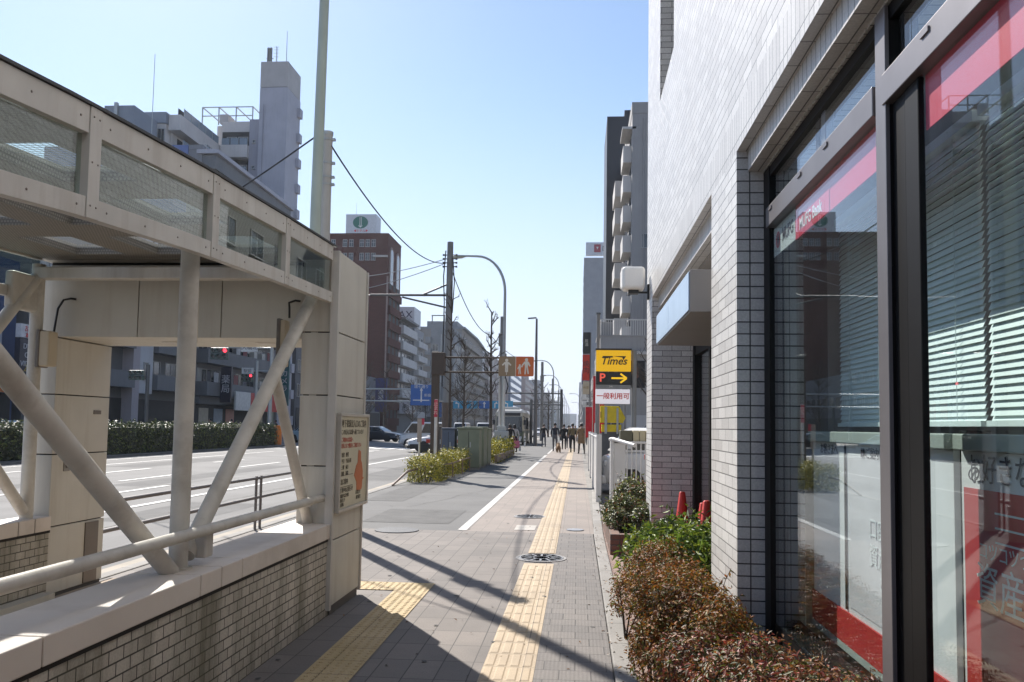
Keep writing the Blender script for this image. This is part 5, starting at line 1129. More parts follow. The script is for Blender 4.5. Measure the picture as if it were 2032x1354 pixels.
# road signs --------------------------------------------------------------------------
sblue = mat('sign_blue', (.025, .11, .36), rough=.45, var=.04)
t = thing('direction_sign', 'large blue direction sign hanging over the road', 'sign', (-12.6, 62, 0))
xg = [bp(815, 770, Y=62), bp(857, 805, Y=62)]
x0, x1, z1, z0 = xg[0].x, xg[1].x, xg[0].z, xg[1].z
m = MB(); m.box(x0, x1, 62, 62.08, z0, z1+.25); m.build('panel', sblue, t, bevel=.02)
m = MB(); cxs = (x0+x1)/2; m.box(cxs-.05, cxs+.05, 61.985, 61.998, z0+.25, z1-.15); m.box(x0+.2, x1-.2, 61.98, 61.995, z0+.35, z0+.43); m.prism([(cxs-.12, z1-.2), (cxs+.12, z1-.2), (cxs, z1+.05)], lambda a, b, d: (a, 61.99-d, b), 0, .006); m.build('arrow', polw, t)
text('環七通り', .28, frame((cxs, 61.99, z1+.08), (1, 0, 0), (0, 0, 1)), polw, t, 'lettering', .004); text('新宿', .26, frame((x1-.35, 61.99, z0+.75), (1, 0, 0), (0, 0, 1)), polw, t, 'lettering', .004)
m = MB(); m.tube([(x0-8.3, 62.2, -.1), (x0-8.3, 62.2, 5.2)], .12, 10); m.tube([(x0-8.3, 62.2, z1-.1), (x1, 62.2, z1-.1)], .06, 8); m.tube([(x0-8.3, 62.2, z0+.3), (x1, 62.2, z0+.3)], .05, 8); m.build('gantry', galv, t, smooth=True)
lane = mat('lane_sign_blue', (.04, .27, .45), rough=.45)
t = thing('lane_gantry', 'slim gantry over the road carrying blue lane signs', 'gantry', (-9, 75, 0))
zz = bp(900, 798, Y=75).z
m = MB(); m.tube([(-20.3, 75, -.1), (-20.3, 75, zz+.3)], .13, 10); m.tube([(-20.3, 75, zz), (-4.2, 75, zz)], .07, 8); m.tube([(-4.2, 75, 0), (-4.2, 75, zz+.3)], .13, 10); m.build('frame', dkgrey, t, smooth=True)
for i, px in enumerate((910, 937, 961, 982, 1007)):
    p = bp(px, 805, Y=74.85); m = MB(); m.box(p.x-.5, p.x+.5, 74.85, 74.9, p.z-.28, p.z+.42)
    pl = m.build('lane_sign', lane if i != 2 else sblue, t, bevel=.05)
    m = MB(); dx = (-.15, 0, 0, .1, -.15)[i]; m.box(p.x-.05, p.x+.05, 74.83, 74.845, p.z-.2, p.z+.2); m.prism([(p.x-.16+dx, p.z+.15), (p.x+.16+dx, p.z+.15), (p.x+dx*1.6, p.z+.36)], lambda a, b, d: (a, 74.84-d, b), 0, .006); m.build('arrow', polw, t)
for i, (y, h) in enumerate(((96, 5.4), (150, 6))):
    t = thing('lane_gantry', ['dark two bar gantry reaching over the path beyond the straight lamp', 'smaller dark gantry far down the road'][i], 'gantry', (-3.9, y, 0))
    m = MB(); m.tube([(-1.9 if i == 0 else -3, y, 0), (-1.9 if i == 0 else -3, y, h+.5)], .16, 8); m.build('post', dkgrey, t, smooth=True)
    for dz in (0, -1.3): m = MB(); m.tube([(-1.9 if i == 0 else -3, y, h+dz), (-8.5, y, h+dz)], .08, 8); m.build('bar', dkgrey, t, smooth=True)
# ------------------------------------------------------------------ buildings across the road and beyond
bpane = mat('window_pane', (.035, .045, .055), rough=.08, var=.3, scale=.35, spec=.8); bframe = mat('window_frame_grey', (.36, .36, .36), rough=.5); dkopen = mat('dark_opening', (.02, .02, .022), rough=.7)
palec = mat('pale_curtain', (.45, .45, .42), rough=.6)
def wallm(name, c, st=.3, var=.07): return mat(name, c, rough=.8, var=var, scale=.5, stain=st, stcol=tuple(k*.55 for k in c), streak=True, bump=.2, bscale=6)
FACE = {'-Y': ((1, 0, 0), (0, -1, 0)), '+X': ((0, 1, 0), (1, 0, 0)), '-X': ((0, -1, 0), (-1, 0, 0)), '+Y': ((-1, 0, 0), (0, 1, 0))}
WCACHE = {}
def wmesh(face, w_, h_, style):
    k = (face, round(w_, 2), round(h_, 2), style)
    if k in WCACHE: return WCACHE[k]
    r, nn = Vector(FACE[face][0]), Vector(FACE[face][1]); z = Vector((0, 0, 1)); m = MB()
    def b(u0, u1, v0, v1, d0, d1, mi): m.obox(r*(u0+u1)/2+z*(v0+v1)/2+nn*(d0+d1)/2, r*(u1-u0)/2, z*(v1-v0)/2, nn*(d1-d0)/2, mi)
    b(-w_/2, w_/2, -h_/2, h_/2, -.1, .015, 1); t = .06
    b(-w_/2-t, w_/2+t, h_/2, h_/2+t, -.1, .07, 0); b(-w_/2-t*1.6, w_/2+t*1.6, -h_/2-t*1.2, -h_/2, -.1, .12, 0); b(-w_/2-t, -w_/2, -h_/2, h_/2, -.1, .06, 0); b(w_/2, w_/2+t, -h_/2, h_/2, -.1, .06, 0)
    if style == 'mid': b(-.03, .03, -h_/2, h_/2, .0, .04, 0)
    if style == 'cross': b(-.03, .03, -h_/2, h_/2, .0, .04, 0); b(-w_/2, -.03, .1, .15, 0, .035, 0); b(.03, w_/2, .1, .15, 0, .035, 0)
    if style == 'curtain': b(-.03, .03, -h_/2, h_/2, .0, .04, 0); b(-w_/2+.02, -.05, -h_/2+.02, h_/2-.02, .016, .02, 2)
    me = m.mesh('window', [bframe, bpane, palec]); WCACHE[k] = me; return me
def window(parent, face, p, w_, h_, style='mid'):
    o = bpy.data.objects.new('window', wmesh(face, w_, h_, style)); C.objects.link(o); o.location = p; attach(o, parent); return o
def wgrid(parent, face, plane, us, zs, w_, h_, style='mid', skip=0.0, seed=0):
    g = random.Random(seed)
    for z in zs:
        for u in us:
            if g.random() < skip: continue
            p = (u, plane, z) if face[1] == 'Y' else (plane, u, z)
            st = style if not isinstance(style, (list, tuple)) else g.choice(style)
            window(parent, face, p, w_, h_, st)
def bbox(parent, name, m_, *a, bevel=0.0): return MB().box(*a).build(name, m_, parent, bevel=bevel)
def building(name, label, x0, x1, y0, y1, h, wm, parapet=.6, group=None, roofm=None):
    t = thing(name, label, 'building', ((x0+x1)/2, (y0+y1)/2, 0), group)
    bbox(t, 'wall', wm, x0, x1, y0, y1, -.15, h)
    m = MB(); e = .25
    for a in ((x0-.04, x1+.04, y0-.04, y0+e), (x0-.04, x1+.04, y1-e, y1+.04), (x0-.04, x0+e, y0+e, y1-e), (x1-e, x1+.04, y0+e, y1-e)): m.box(*a, h, h+parapet)
    m.box(x0+e, x1-e, y0+e, y1-e, h, h+.05)
    m.build('roof', roofm or wm, t)
    return t
def balcony(parent, face, plane, u0, u1, z, dep, ph, m_, rail=False, slab=.18):
    s = 1 if face in ('+X',) else -1
    m = MB()
    def B(ua, ub, da, db, za, zb_):
        if face[1] == 'X': m.box(plane+s*da, plane+s*db, ua, ub, za, zb_)
        else: m.box(ua, ub, plane-da, plane-db, za, zb_)
    B(u0, u1, 0, dep, z-slab, z)
    if rail:
        B(u0, u1, dep-.06, dep, z+ph-.05, z+ph); k = int((u1-u0)/.18)
        for i in range(k+1): u = u0+(u1-u0-.03)*i/k; B(u, u+.03, dep-.05, dep-.02, z, z+ph-.05)
    else:
        B(u0, u1, dep-.12, dep, z, z+ph); B(u0, u0+.12, 0, dep-.12, z, z+ph); B(u1-.12, u1, 0, dep-.12, z, z+ph)
    m.build('balcony', m_, parent)
def antenna(parent, x, y, z0, z1, r=.05):
    m = MB(); m.tube([(x, y, z0), (x, y, z1)], [r, r*.5], 6); m.build('antenna', galv, parent, smooth=True)

XL = -32.0
# -- tall grey shaft with the apartment block behind the shelter ------------------------------
lav = wallm('wall_lavender', (.42, .42, .47)); lavd = wallm('wall_lavender_dark', (.33, .33, .38)); creamw = wallm('wall_cream', (.58, .55, .53)); greyb = wallm('wall_bluegrey', (.24, .27, .32)); bluew = wallm('wall_blue', (.12, .17, .36)); slate = wallm('wall_slate', (.20, .22, .25)); topc = wallm('wall_top', (.44, .42, .41))
T = thing('apartment_tower', 'slim tall lavender grey tower with a paler box on top and antennas', 'building', (-34, 88, 0))
bbox(T, 'wall', lav, -35.1, XL, 86, 90.2, -.15, 37.9); bbox(T, 'top_box', topc, -35.1, XL-.02, 86, 90.1, 37.96, 40.8); bbox(T, 'joint', dkopen, -35.0, XL-.1, 86.1, 90.0, 37.9, 37.96)
bbox(T, 'shoulder', lavd, -36.3, -35.1, 86.4, 90, -.15, 34.5)
for i in range(13): bbox(T, 'balcony', lav, XL, XL+.35, 89.2, 90.1, 1+2.9*i, 2.0+2.9*i)
for i in range(11): window(T, '-Y', (-35.75, 86.4, 3+2.9*i), .25, .3, 'plain')
m = MB(); m.tube([(-34.6, 86.05, 26), (-34.6, 85.9, 30.2), (-34.6, 85.9, 36)], .05, 6); m.build('pipe', lavd, T)
for x, z1 in ((-33.0, 45.2), (-34.1, 43.4)): antenna(T, x, 88, 40.8, z1, .05)
m = MB()
for k in range(3): m.tube([(-34.75+.2*k, 87, 40.8), (-34.75+.2*k, 87, 42.9)], .05, 8); m.tube([(-34.75+.2*k, 87, 41.3), (-34.75+.2*k, 87, 42.8)], .10, 8)
m.tube([(-34.9, 87, 41.6), (-34.1, 87, 41.6)], .04, 6); m.build('aerial_cluster', polegrey, T)
m = MB(); m.tube([(-33.8, 87, 40.8), (-33.8, 87, 43)], .03, 6)
for z in (41.8, 42.2, 42.6, 42.9): m.tube([(-34.1, 87, z), (-33.5, 87, z)], .02, 5)
m.build('tv_aerial', galv, T)
A = thing('apartment_block', 'cream stepped apartment block with a receding balcony wing and roof frame beside the tall tower', 'building', (-42, 88, 0))
bbox(A, 'wall', creamw, -39.7, -36.3, 87, 100, -.15, 34.5); bbox(A, 'wing_wall', creamw, -43.6, -40.7, 78, 100, -.15, 31.6); bbox(A, 'wing_wall', creamw, -40.7, -39.7, 88, 100, -.15, 34.4)
bgl = mat('balcony_glass', (.2, .25, .3), rough=.15)
for i in range(10):
    z = 30.3-3.15*i
    bbox(A, 'balcony_recess', dkopen, -39.6, -36.35, 86.95, 87.0, z+.6, z+3.0)
    balcony(A, '-Y', 87, -39.3, -36.3, z, 1.1, 1.2, creamw)
    for u in (-38.5, -37.2): window(A, '-Y', (u, 86.94, z+1.5), 1.0, 1.7, 'mid')
    balcony(A, '+X', -40.7, 77.2, 86.9, z, 1.2, 1.25, creamw, slab=.3); bbox(A, 'balcony_recess', dkopen, -40.72, -40.66, 79.0, 86.5, z+1.2, z+2.6)
    if i < 3:
        for y in (78, 79.6, 81.2, 82.8, 84.4): bbox(A, 'glass_screen', bgl, -39.56, -39.53, y, y+1.5, z+1.26, z+2.1); bbox(A, 'screen_post', galv, -39.57, -39.52, y-.06, y, z+1.25, z+2.15)
        for u in (-39.2, -38.2, -37.2): bbox(A, 'glass_screen', bgl, u, u+.85, 85.96, 85.99, z+1.22, z+1.95)
m = MB()
for u in (-42.3, -40.4, -38.4, -36.5): m.tube([(u, 87.6, 34.4), (u, 87.6, 36.4)], .08, 6); m.tube([(u, 93, 34.4), (u, 93, 36.4)], .08, 6); m.tube([(u, 87.6, 36.4), (u, 93, 36.4)], .07, 6)
for y in (87.6, 93):
    for z in (36.4, 35.4): m.tube([(-42.3, y, z), (-36.5, y, z)], .06, 6)
m.build('roof_frame', galv, A); bbox(A, 'penthouse', topc, -40.2, -39.2, 87.4, 89, 34.5, 35.5)
# darker block at the far left with a roof hut
D = building('corner_block', 'blue grey block with a dark roof hut at the left end of the row', -62, -39.8, 72, 76.4, 22.0, slate)
bbox(D, 'roof_hut', greyb, -44.3, -41.4, 72.1, 76.3, 22.7, 30.5); window(D, '-Y', (-42.6, 72.05, 29.0), .3, .4, 'plain'); bbox(D, 'vent_hood', galv, -43.2, -42.9, 71.8, 72.09, 28.5, 30.7)
bbox(D, 'upper_storey', creamw, -43.8, -40.9, 77, 77.9, -.15, 30.6); bbox(D, 'upper_cap', greyb, -44.0, -40.8, 76.8, 77.9, 30.6, 31.7); window(D, '-Y', (-41.3, 76.95, 29.2), .6, 1.6, 'mid')
wgrid(D, '-Y', 72, [-60+2.2*i for i in range(6)], [3+2.8*i for i in range(6)], 1.2, 1.3, 'mid')
antenna(D, -39.9, 72.6, 22, 35.6, .05)
# grey street block in front of the tower: blue end wall, long balconied street face with a shop strip
Bk = building('street_block', 'grey balconied block with a blue end wall and a red shop awning below', -46, XL, 66.5, 85, 24.3, wallm('wall_street_grey', (.21, .215, .235)), parapet=.4)
bbox(Bk, 'end_wall', bluew, -46.02, XL-1.2, 66.38, 66.49, 15, 24.65)
bbox(Bk, 'cornice', lav, XL-.4, XL+1.5, 66.3, 85.2, 23.9, 24.25)
fz = wallm('balcony_grey', (.17, .175, .185)); acm = mat('aircon', (.42, .41, .38), rough=.5)
for i in range(8):
    z = 3.6+2.75*i
    balcony(Bk, '+X', XL, 66.6, 84.9, z, 1.2, 1.0, fz)
    for j in range(7): window(Bk, '+X', (XL, 68+2.6*j, z+1.15), 1.7, 1.9, ('curtain', 'mid', 'cross', 'mid', 'mid')[(i*3+j*2) % 5])
    for j in range(4):
        y = 67.6+4.6*j+(i % 2); bbox(Bk, 'aircon', acm, XL+.5, XL+.9, y, y+.9, z+.02, z+.7)
    if i < 7: bbox(Bk, 'aircon', acm, -40, -39, 66.1, 66.37, z+.8, z+1.5)
bbox(Bk, 'shopfront', dkopen, XL, XL+.05, 67, 84.5, .1, 2.7); bbox(Bk, 'shop_fascia', fz, XL+.05, XL+.5, 66.6, 84.9, 2.75, 3.35)
awn = mat('awning_red', (.50, .03, .025), rough=.5)
m = MB(); m.box(XL+1.22, XL+1.4, 75.5, 84.5, 2.3, 4.0); m.build('awning', awn, Bk, bevel=.03); m = MB(); m.box(XL+1.22, XL+1.41, 72.0, 75.4, 2.3, 4.0); m.build('awning_sign', polw, Bk, bevel=.03)
text('TSUTAYA', 1.1, frame((XL+1.42, 79.8, 3.15), (0, 1, 0), (0, 0, 1)), mat('letter_gold', (.7, .5, .2)), Bk, 'lettering', .01) if False else text('T', 1.2, frame((XL+1.41, 77.4, 3.15), (0, 1, 0), (0, 0, 1)), polw, Bk, 'lettering', .01)
lg = random.Random(8)
for i in range(4):
    z = 3.6+2.75*i
    for j in range(9):
        y = 67.2+1.95*j+lg.uniform(-.4, .4); k = lg.randrange(4)
        if k == 0: bbox(Bk, 'laundry', mat('laundry_%d' % lg.randrange(3), [(.5, .5, .5), (.25, .1, .1), (.12, .18, .3)][lg.randrange(3)], rough=.9), XL+.7, XL+.74, y, y+.9, z+.9, z+1.9)
        elif k == 1: bbox(Bk, 'aircon', acm, XL+.45, XL+.95, y, y+.8, z+1.02, z+1.65)
        elif k == 2: bbox(Bk, 'partition', acm, XL+.05, XL+1.1, y, y+.05, z, z+2.0)
for i, (ya, yb, za, zb_, mt, s_) in enumerate(((69.0, 70.2, 2.9, 6.0, mat('panel_navy', (.012, .012, .03), rough=.4), '薬\n局'), (83.2, 84.2, 3.0, 8.0, mat('sign_teal', (.03, .12, .13), rough=.5), 'カ\nメ\nラ'))):
    t = thing('shop_sign', ['dark vertical sign at the left end of the grey block shopfronts', 'teal vertical sign at the right end of the grey block shopfronts'][i], 'sign', (XL+1.6, ya, 0)); bbox(t, 'panel', mt, XL+1.25, XL+2.2, ya, ya+.25, za, zb_); bbox(t, 'bracket', dkgrey, XL, XL+1.3, ya+.1, ya+.15, zb_-.4, zb_-.3)
    text(s_, .8, frame((XL+1.72, ya-.01, (za+zb_)/2), (1, 0, 0), (0, 0, 1)), mat('letter_silver', (.55, .55, .58)), t, 'lettering', .01)
for y, c_ in ((67.6, (.3, .28, .22)), (70.5, (.12, .2, .28)), (73.0, (.35, .12, .1)), (80, (.28, .26, .2)), (83, (.1, .16, .12))): bbox(Bk, 'shop_window', mat('shopwin%d' % int(y), c_, rough=.3), XL+.052, XL+.09, y, y+1.8, .5, 2.4)
# low blocks seen through the portal, nearer along the far side
Lw = building('balcony_block', 'dark grey balconied block seen through the shelter portal', -46, XL, 45.5, 64.5, 15.5, wallm('wall_portal_grey', (.13, .135, .14)))
for i in range(5):
    z = 3.7+2.75*i
    balcony(Lw, '+X', XL, 46, 55.5, z, 1.1, .95, fz); balcony(Lw, '+X', XL, 58.6, 64.3, z, 1.1, .95, fz)
    for y in (47.2, 49.8, 52.4, 60, 62.6): window(Lw, '+X', (XL, y, z+1.1), 1.7, 1.8, ('mid', 'curtain')[int(y) % 2])
    bbox(Lw, 'aircon', acm, XL+.4, XL+.8, 48.2, 49.2, z+.02, z+.75); bbox(Lw, 'aircon', acm, XL+.4, XL+.8, 61.0, 62, z+.02, z+.75)
    for y in (57.4,): window(Lw, '+X', (XL+.8, y, z+1.1), .55, 1.2, 'plain')
bbox(Lw, 'stair_shaft', wallm('wall_pinkgrey', (.42, .38, .40)), XL, XL+.8, 55.7, 56.6, -.1, 15.5); bbox(Lw, 'stair_shaft', wallm('wall_palegrey', (.50, .51, .53)), XL, XL+.8, 56.6, 58.4, 3.2, 15.5)
bbox(Lw, 'shopfront', dkopen, XL, XL+.04, 46, 64.3, .1, 2.8)
Vd = building('video_shop', 'blue walled corner shop with a stacked vertical sign and an orange stripe', -48, XL, 28, 44.5, 9.6, wallm('wall_navy', (.035, .06, .14)))
bbox(Vd, 'fascia', mat('fascia_white', (.6, .6, .6), rough=.5), XL, XL+.5, 28.2, 44.4, 3.2, 3.5); bbox(Vd, 'orange_stripe', mat('stripe_orange', (.65, .17, .02), rough=.5), XL, XL+.52, 28.2, 44.4, 2.7, 3.19); bbox(Vd, 'shopfront', dkopen, XL, XL+.04, 28.4, 44.3, .1, 2.65); bbox(Vd, 'grey_panel', wallm('wall_grey_panel', (.42, .46, .52)), XL, XL+.3, 30, 43.0, 3.6, 6.6)
text('OPEN 24 DAY', 1.0, frame((XL+.03, 40.6, 8.5), (0, 1, 0), (0, 0, 1)), mat('letter_orange', (.7, .3, .02)), Vd, 'lettering', .01) if False else None
text('O', 1.0, frame((XL+.03, 42.0, 8.6), (0, 1, 0), (0, 0, 1)), mat('letter_orange', (.7, .3, .02)), Vd, 'lettering', .01); text('AY', .6, frame((XL+.03, 42.0, 7.7), (0, 1, 0), (0, 0, 1)), mat('letter_orange', (.7, .3, .02)), Vd, 'lettering', .01)
p0, p1 = bp(38, 655, X=-30.4), bp(70, 683, X=-30.4)
vsn = thing('shop_sign', 'stacked shop sign with a white panel over dark panels reading DVD CD VIDEO', 'sign', (-30.4, (p0.y+p1.y)/2, 0))
ya, yb = p0.y, p1.y
zA = bp(54, 655, X=-30.4).z; zB = bp(54, 683, X=-30.4).z; zC = bp(54, 765, X=-30.4).z
fx = lambda y, z: frame((-30.29, y, z), (0, 1, 0), (0, 0, 1)); ym = (ya+yb)/2
m = MB(); m.box(-30.6, -30.3, ya, yb, zB+.03, zA); m.build('white_panel', mat('panel_white', (.66, .64, .66)), vsn); m = MB(); m.box(-30.6, -30.3, ya, yb, zC, zB); m.build('dark_panel', mat('panel_navy', (.012, .012, .03), rough=.4), vsn); m = MB(); m.tube([(-30.45, ym, 0), (-30.45, ym, zC)], .12, 8); m.build('post', dkgrey, vsn)
for i, s in enumerate(('DVD', 'CD', 'VIDEO')): text(s, .42, fx(ym, zB-.45-.48*i), mat('letter_silver', (.55, .55, .58)), vsn, 'lettering', .01)
text('古 100', .34, fx(ym, zA-.26), tred, vsn, 'lettering', .01, sx=.8); text('本 円', .34, fx(ym, zA-.62), tred, vsn, 'lettering', .01, sx=.8)
text('本', .7, fx(ym, zC+.6), mat('letter_gold', (.35, .25, .05)), vsn, 'lettering', .01)
# brown brick block ---------------------------------------------------------------------------
brk = tiles('brown_tile', .9, .3, .02, (.115, .043, .036), (.095, .036, .03), (.06, .03, .027), rough=.85, bump=.2, dirt=.3, dirtcol=(.05, .025, .022), dscale=.15, spec=.1)
BR = building('brown_block', 'tall brown tiled block with arched bays and a white roof sign box', -56, XL, 135, 145.0, 33.0, brk, parapet=.3)
for r, z in enumerate((31.6, 29.3)):
    for u in (-42.6, -41.4, -39.4, -38.3, -36.5, -35.5, -34.5): window(BR, '-Y', (u, 135, z), .62, 1.15, 'cross')
for i in range(9):
    z = 24.0-2.7*i
    if z > 2:
        balcony(BR, '+X', XL, 135.6, 144.6, z-1.2, .45, 1.1, brk)
        for y in (137.5, 140.4, 143.3): bbox(BR, 'bay_recess', dkopen, XL, XL+.02, y-.9, y+.9, z-.1, z+1.4)
for y in (137.6, 142.4):
    P = [(y-1.4, 25.0), (y+1.4, 25.0)]+[(y+1.4*math.cos(a), 30.0+1.4*math.sin(a)) for a in [math.pi*i/12 for i in range(13)]]
    m = MB(); m.prism(P, lambda a, b, d: (XL+d, a, b), .0, .12); m.build('arch_surround', wallm('arch_trim', (.22, .16, .14)), BR)
    P = [(y-1.0, 25.0), (y+1.0, 25.0)]+[(y+1.0*math.cos(a), 30.0+1.0*math.sin(a)) for a in [math.pi*i/12 for i in range(13)]]
    m = MB(); m.prism(P, lambda a, b, d: (XL+d, a, b), .05, .13); m.build('arch_window', bpane, BR)
bbox(BR, 'drainpipe', wallm('pipe_pink', (.30, .22, .2)), XL-.1, XL+.15, 134.85, 134.99, 0, 26); bbox(BR, 'ledge', topc, -34.5, XL, 134.6, 134.99, 29.2, 29.5)
wgrid(BR, '-Y', 135, [-54, -52], [29.8, 27.2], .8, 1.5, 'cross')
rs = thing('roof_sign', 'white box sign with a green round emblem on the brown block roof', 'sign', (-36.5, 136, 33))
bbox(rs, 'sign_box', mat('roof_sign_white', (.55, .57, .60), rough=.5), -39.4, -34.2, 135.2, 138.4, 33.35, 36.6)
grn = mat('emblem_green', (.02, .15, .11), rough=.5); m = MB(); m.prism([(-36.9+1.3*math.cos(k*math.pi/16), 35.2+1.05*math.sin(k*math.pi/16)) for k in range(32)], lambda a, b, d: (a, 135.2-d, b), .0, .03); m.build('emblem', grn, rs)
m = MB(); m.box(-37.05, -36.95, 135.15, 135.168, 34.7, 36.1); m.box(-36.8, -36.7, 135.15, 135.168, 34.7, 36.1); m.prism([(-37.3, 34.65), (-36.5, 34.65), (-36.9, 34.3)], lambda a, b, d: (a, 135.168-d, b), 0, .02); m.build('emblem_mark', polw, rs)
text('◀ホテル▶', .52, frame((-36.8, 135.19, 33.75), (1, 0, 0), (0, 0, 1)), tred, rs, 'lettering', .01); antenna(rs, -38, 136.5, 36.6, 39, .03)
# white striped block -----------------------------------------------------------------------
wst = wallm('wall_offwhite', (.50, .50, .50)); dwl = wallm('wall_midgrey', (.17, .175, .18))
AX = building('striped_block', 'narrow block with white balcony bands and a rooftop letter sign', -46, XL-.6, 146.3, 160, 20.0, dwl)
for i in range(6):
    balcony(AX, '+X', XL-.6, 146.6, 159.5, 3.4+2.9*i, 1.1, 1.35, wst)
    for y in (148.4, 151.4, 154.4, 157.4): window(AX, '+X', (XL-.6, y, 4.9+2.9*i), 1.8, 1.7, 'mid')
bbox(AX, 'roof_canopy', dwl, XL-6, XL+.9, 146.4, 159, 20.3, 20.7)
ax = thing('roof_sign', 'white rooftop board with dark capital letters on the striped block', 'sign', (-36, 160.2, 20.6))
bbox(ax, 'board', mat('roof_sign_white', (.5, .5, .5)), -40, XL-.4, 160.2, 167, 20.75, 24.5); text('MAX', 2.0, frame((-34.9, 160.18, 22.9), (1, 0, 0), (0, 0, 1)), mat('letter_navy', (.03, .03, .08)), ax, 'lettering', .02); bbox(ax, 'support', dkgrey, -39, XL-1, 161, 166, 20.0, 20.74)
AY = building('grey_block', 'grey balconied block directly behind the white striped block', -46, XL-.3, 160.3, 170, 19.8, wallm('wall_softgrey', (.30, .31, .33)))
for i in range(6): balcony(AY, '+X', XL-.3, 160.5, 169.8, 2.8+2.8*i, 1.0, 1.0, wst); wgrid(AY, '+X', XL-.3, [162, 165, 168], [4.0+2.8*i], 1.6, 1.7, 'mid')
# grey tower with saw-tooth balconies, then the curved roof block -----------------------------
tg = wallm('wall_towergrey', (.22, .235, .25)); tg2 = wallm('wall_warmgrey', (.24, .225, .21)); tg3 = wallm('wall_bluegrey2', (.22, .26, .34))
XT = -28.2
GT = building('sawtooth_block', 'dark grey tower with small balconies stepping down its left side and a roof frame', -33.6, XT, 186, 197, 22.6, tg)
for i in range(8): balcony(GT, '-Y', 186, -34.7, -33.5, 1.5+2.65*i, 1.2, 1.2, tg)
wgrid(GT, '-Y', 186, [-32.6, -29.4], [3+2.65*i for i in range(7)], 1.2, 1.4, 'mid'); wgrid(GT, '+X', XT, [188, 191, 194], [3+2.65*i for i in range(7)], 1.6, 1.5, ['mid', 'curtain'])
bbox(GT, 'lift_tower', tg, -33.5, -30.6, 186.05, 190, 22.7, 24.4); bbox(GT, 'drainpipe', galv, -31.3, -31.15, 185.85, 185.99, 0, 22)
m = MB()
for x in (-33.45, -30.65): m.box(x-.1, x+.1, 186.1, 186.4, 24.4, 26.2)
m.box(-33.6, -30.5, 186.1, 186.4, 26.2, 26.4); m.build('roof_frame', dkgrey, GT)
CR = thing('balcony_block', 'long brownish balconied block left of the lamp post, its roof sloping at the far end', 'building', (-34, 220, 0))
P = [(197.5, 0), (250, 0), (250, 22.4), (238, 23.8), (224, 24.6), (197.5, 24.6)]
m = MB(); m.prism(P, lambda a, b, d: (XT-14+d, a, b), 0, 14); m.build('wall', tg2, CR)
bbox(CR, 'roof_hut', tg, -37, -29.5, 199, 214, 24.6, 26.6); bbox(CR, 'roof_hut', tg2, -36, -29.8, 226, 232, 24.0, 26.0)
Q = P[2:]; m = MB(); m.prism([(a, b+.03) for a, b in Q]+[(a, b+.5) for a, b in reversed(Q)], lambda a, b, d: (XT-14.5+d, a, b), 0, 15.3); m.build('roof', tg, CR)
for i in range(8):
    balcony(CR, '+X', XT, 198.5, 249.5, 1.6+2.75*i, 1.0, 1.0, tg2)
    wgrid(CR, '+X', XT, [200+3.4*j for j in range(14)], [2.9+2.75*i], 1.8, 1.5, 'mid', .15, i)
bbox(CR, 'white_panel', wst, XT+.02, XT+1.2, 232, 237, 16, 22.5)
FB = building('far_block', 'warm grey flat block beyond the curved roof', -44, XT+.4, 255, 330, 23.6, wallm('wall_rose', (.30, .25, .235)))
for i in range(8): wgrid(FB, '+X', XT+.4, [258+5.5*j for j in range(13)] if False else [258+5.5*j for j in range(11)], [2.6+2.75*i], 2.6, 1.5, 'mid', .1, i)
wgrid(FB, '-Y', 255, [-36, -33, -30], [18, 21], 1.3, 1.3, 'mid')
FB2 = building('far_block', 'blue grey block beside the pictogram sign, its glass bands facing the road', -40, XT+.8, 334, 400, 26.0, tg3)
for i in range(8): bbox(FB2, 'window_band', bpane, XT+.8, XT+.86, 336, 398, 2.2+3.1*i, 3.8+3.1*i)
FB3 = building('far_block', 'reddish far block with a stepped top under the curved lamps', -42, XT+1.5, 420, 520, 25, wallm('wall_dustyred', (.27, .2, .19)))
bbox(FB3, 'roof_hut', wallm('wall_dustyred', (.27, .2, .19)), -38, -28, 425, 470, 25.6, 31); wgrid(FB3, '+X', XT+1.5, [425+9*j for j in range(10)], [3+3*i for i in range(8)], 4, 1.5, 'mid')
# the street wall keeps running to the vanishing point
g = random.Random(5)
cols = [(.26, .27, .3), (.33, .32, .31), (.22, .2, .2), (.38, .38, .4), (.28, .24, .22), (.2, .23, .27)]
y = 535
for i in range(12):
    d = g.uniform(40, 80); h = g.uniform(16, 36)
    b = building('distant_block', 'hazy distant block near the end of the street on the left', -44, XT+1+g.uniform(-1, 3), y, y+d, h, wallm('wall_dist%d' % (i % 6), cols[i % 6]), group='distant blocks on the left')
    wgrid(b, '+X', b.children[0].data.vertices[1].co.x, [y+6+8*j for j in range(int(d/8))], [4+4.4*k for k in range(int((h-3)/4.4))], 4, 1.8, 'mid', .1, i); y += d+g.uniform(2, 10)
# low shops that fill the foot of the left side between the blocks
for i, (ya, yb, h, c, lab) in enumerate(((92, 106, 10.5, (.12, .12, .13), 'low dark shop building left of the brown block'), (107, 133, 8.0, (.2, .2, .21), 'long low grey shop row before the brown block'), (171, 185.5, 10, (.24, .24, .25), 'low grey shop before the sawtooth tower'))):
    b = building('shop', lab, -44, XL-.2, ya, yb, h, wallm('wall_shop%d' % i, c)); bbox(b, 'shopfront', dkopen, XL-.2, XL-.15, ya+.5, yb-.5, .1, 3)
    for k in range(int((h-3.5)/2.8)): wgrid(b, '+X', XL-.2, list(np.arange(ya+1.5, yb-1, 2.8)), [5+2.8*k], 1.7, 1.4, 'mid')
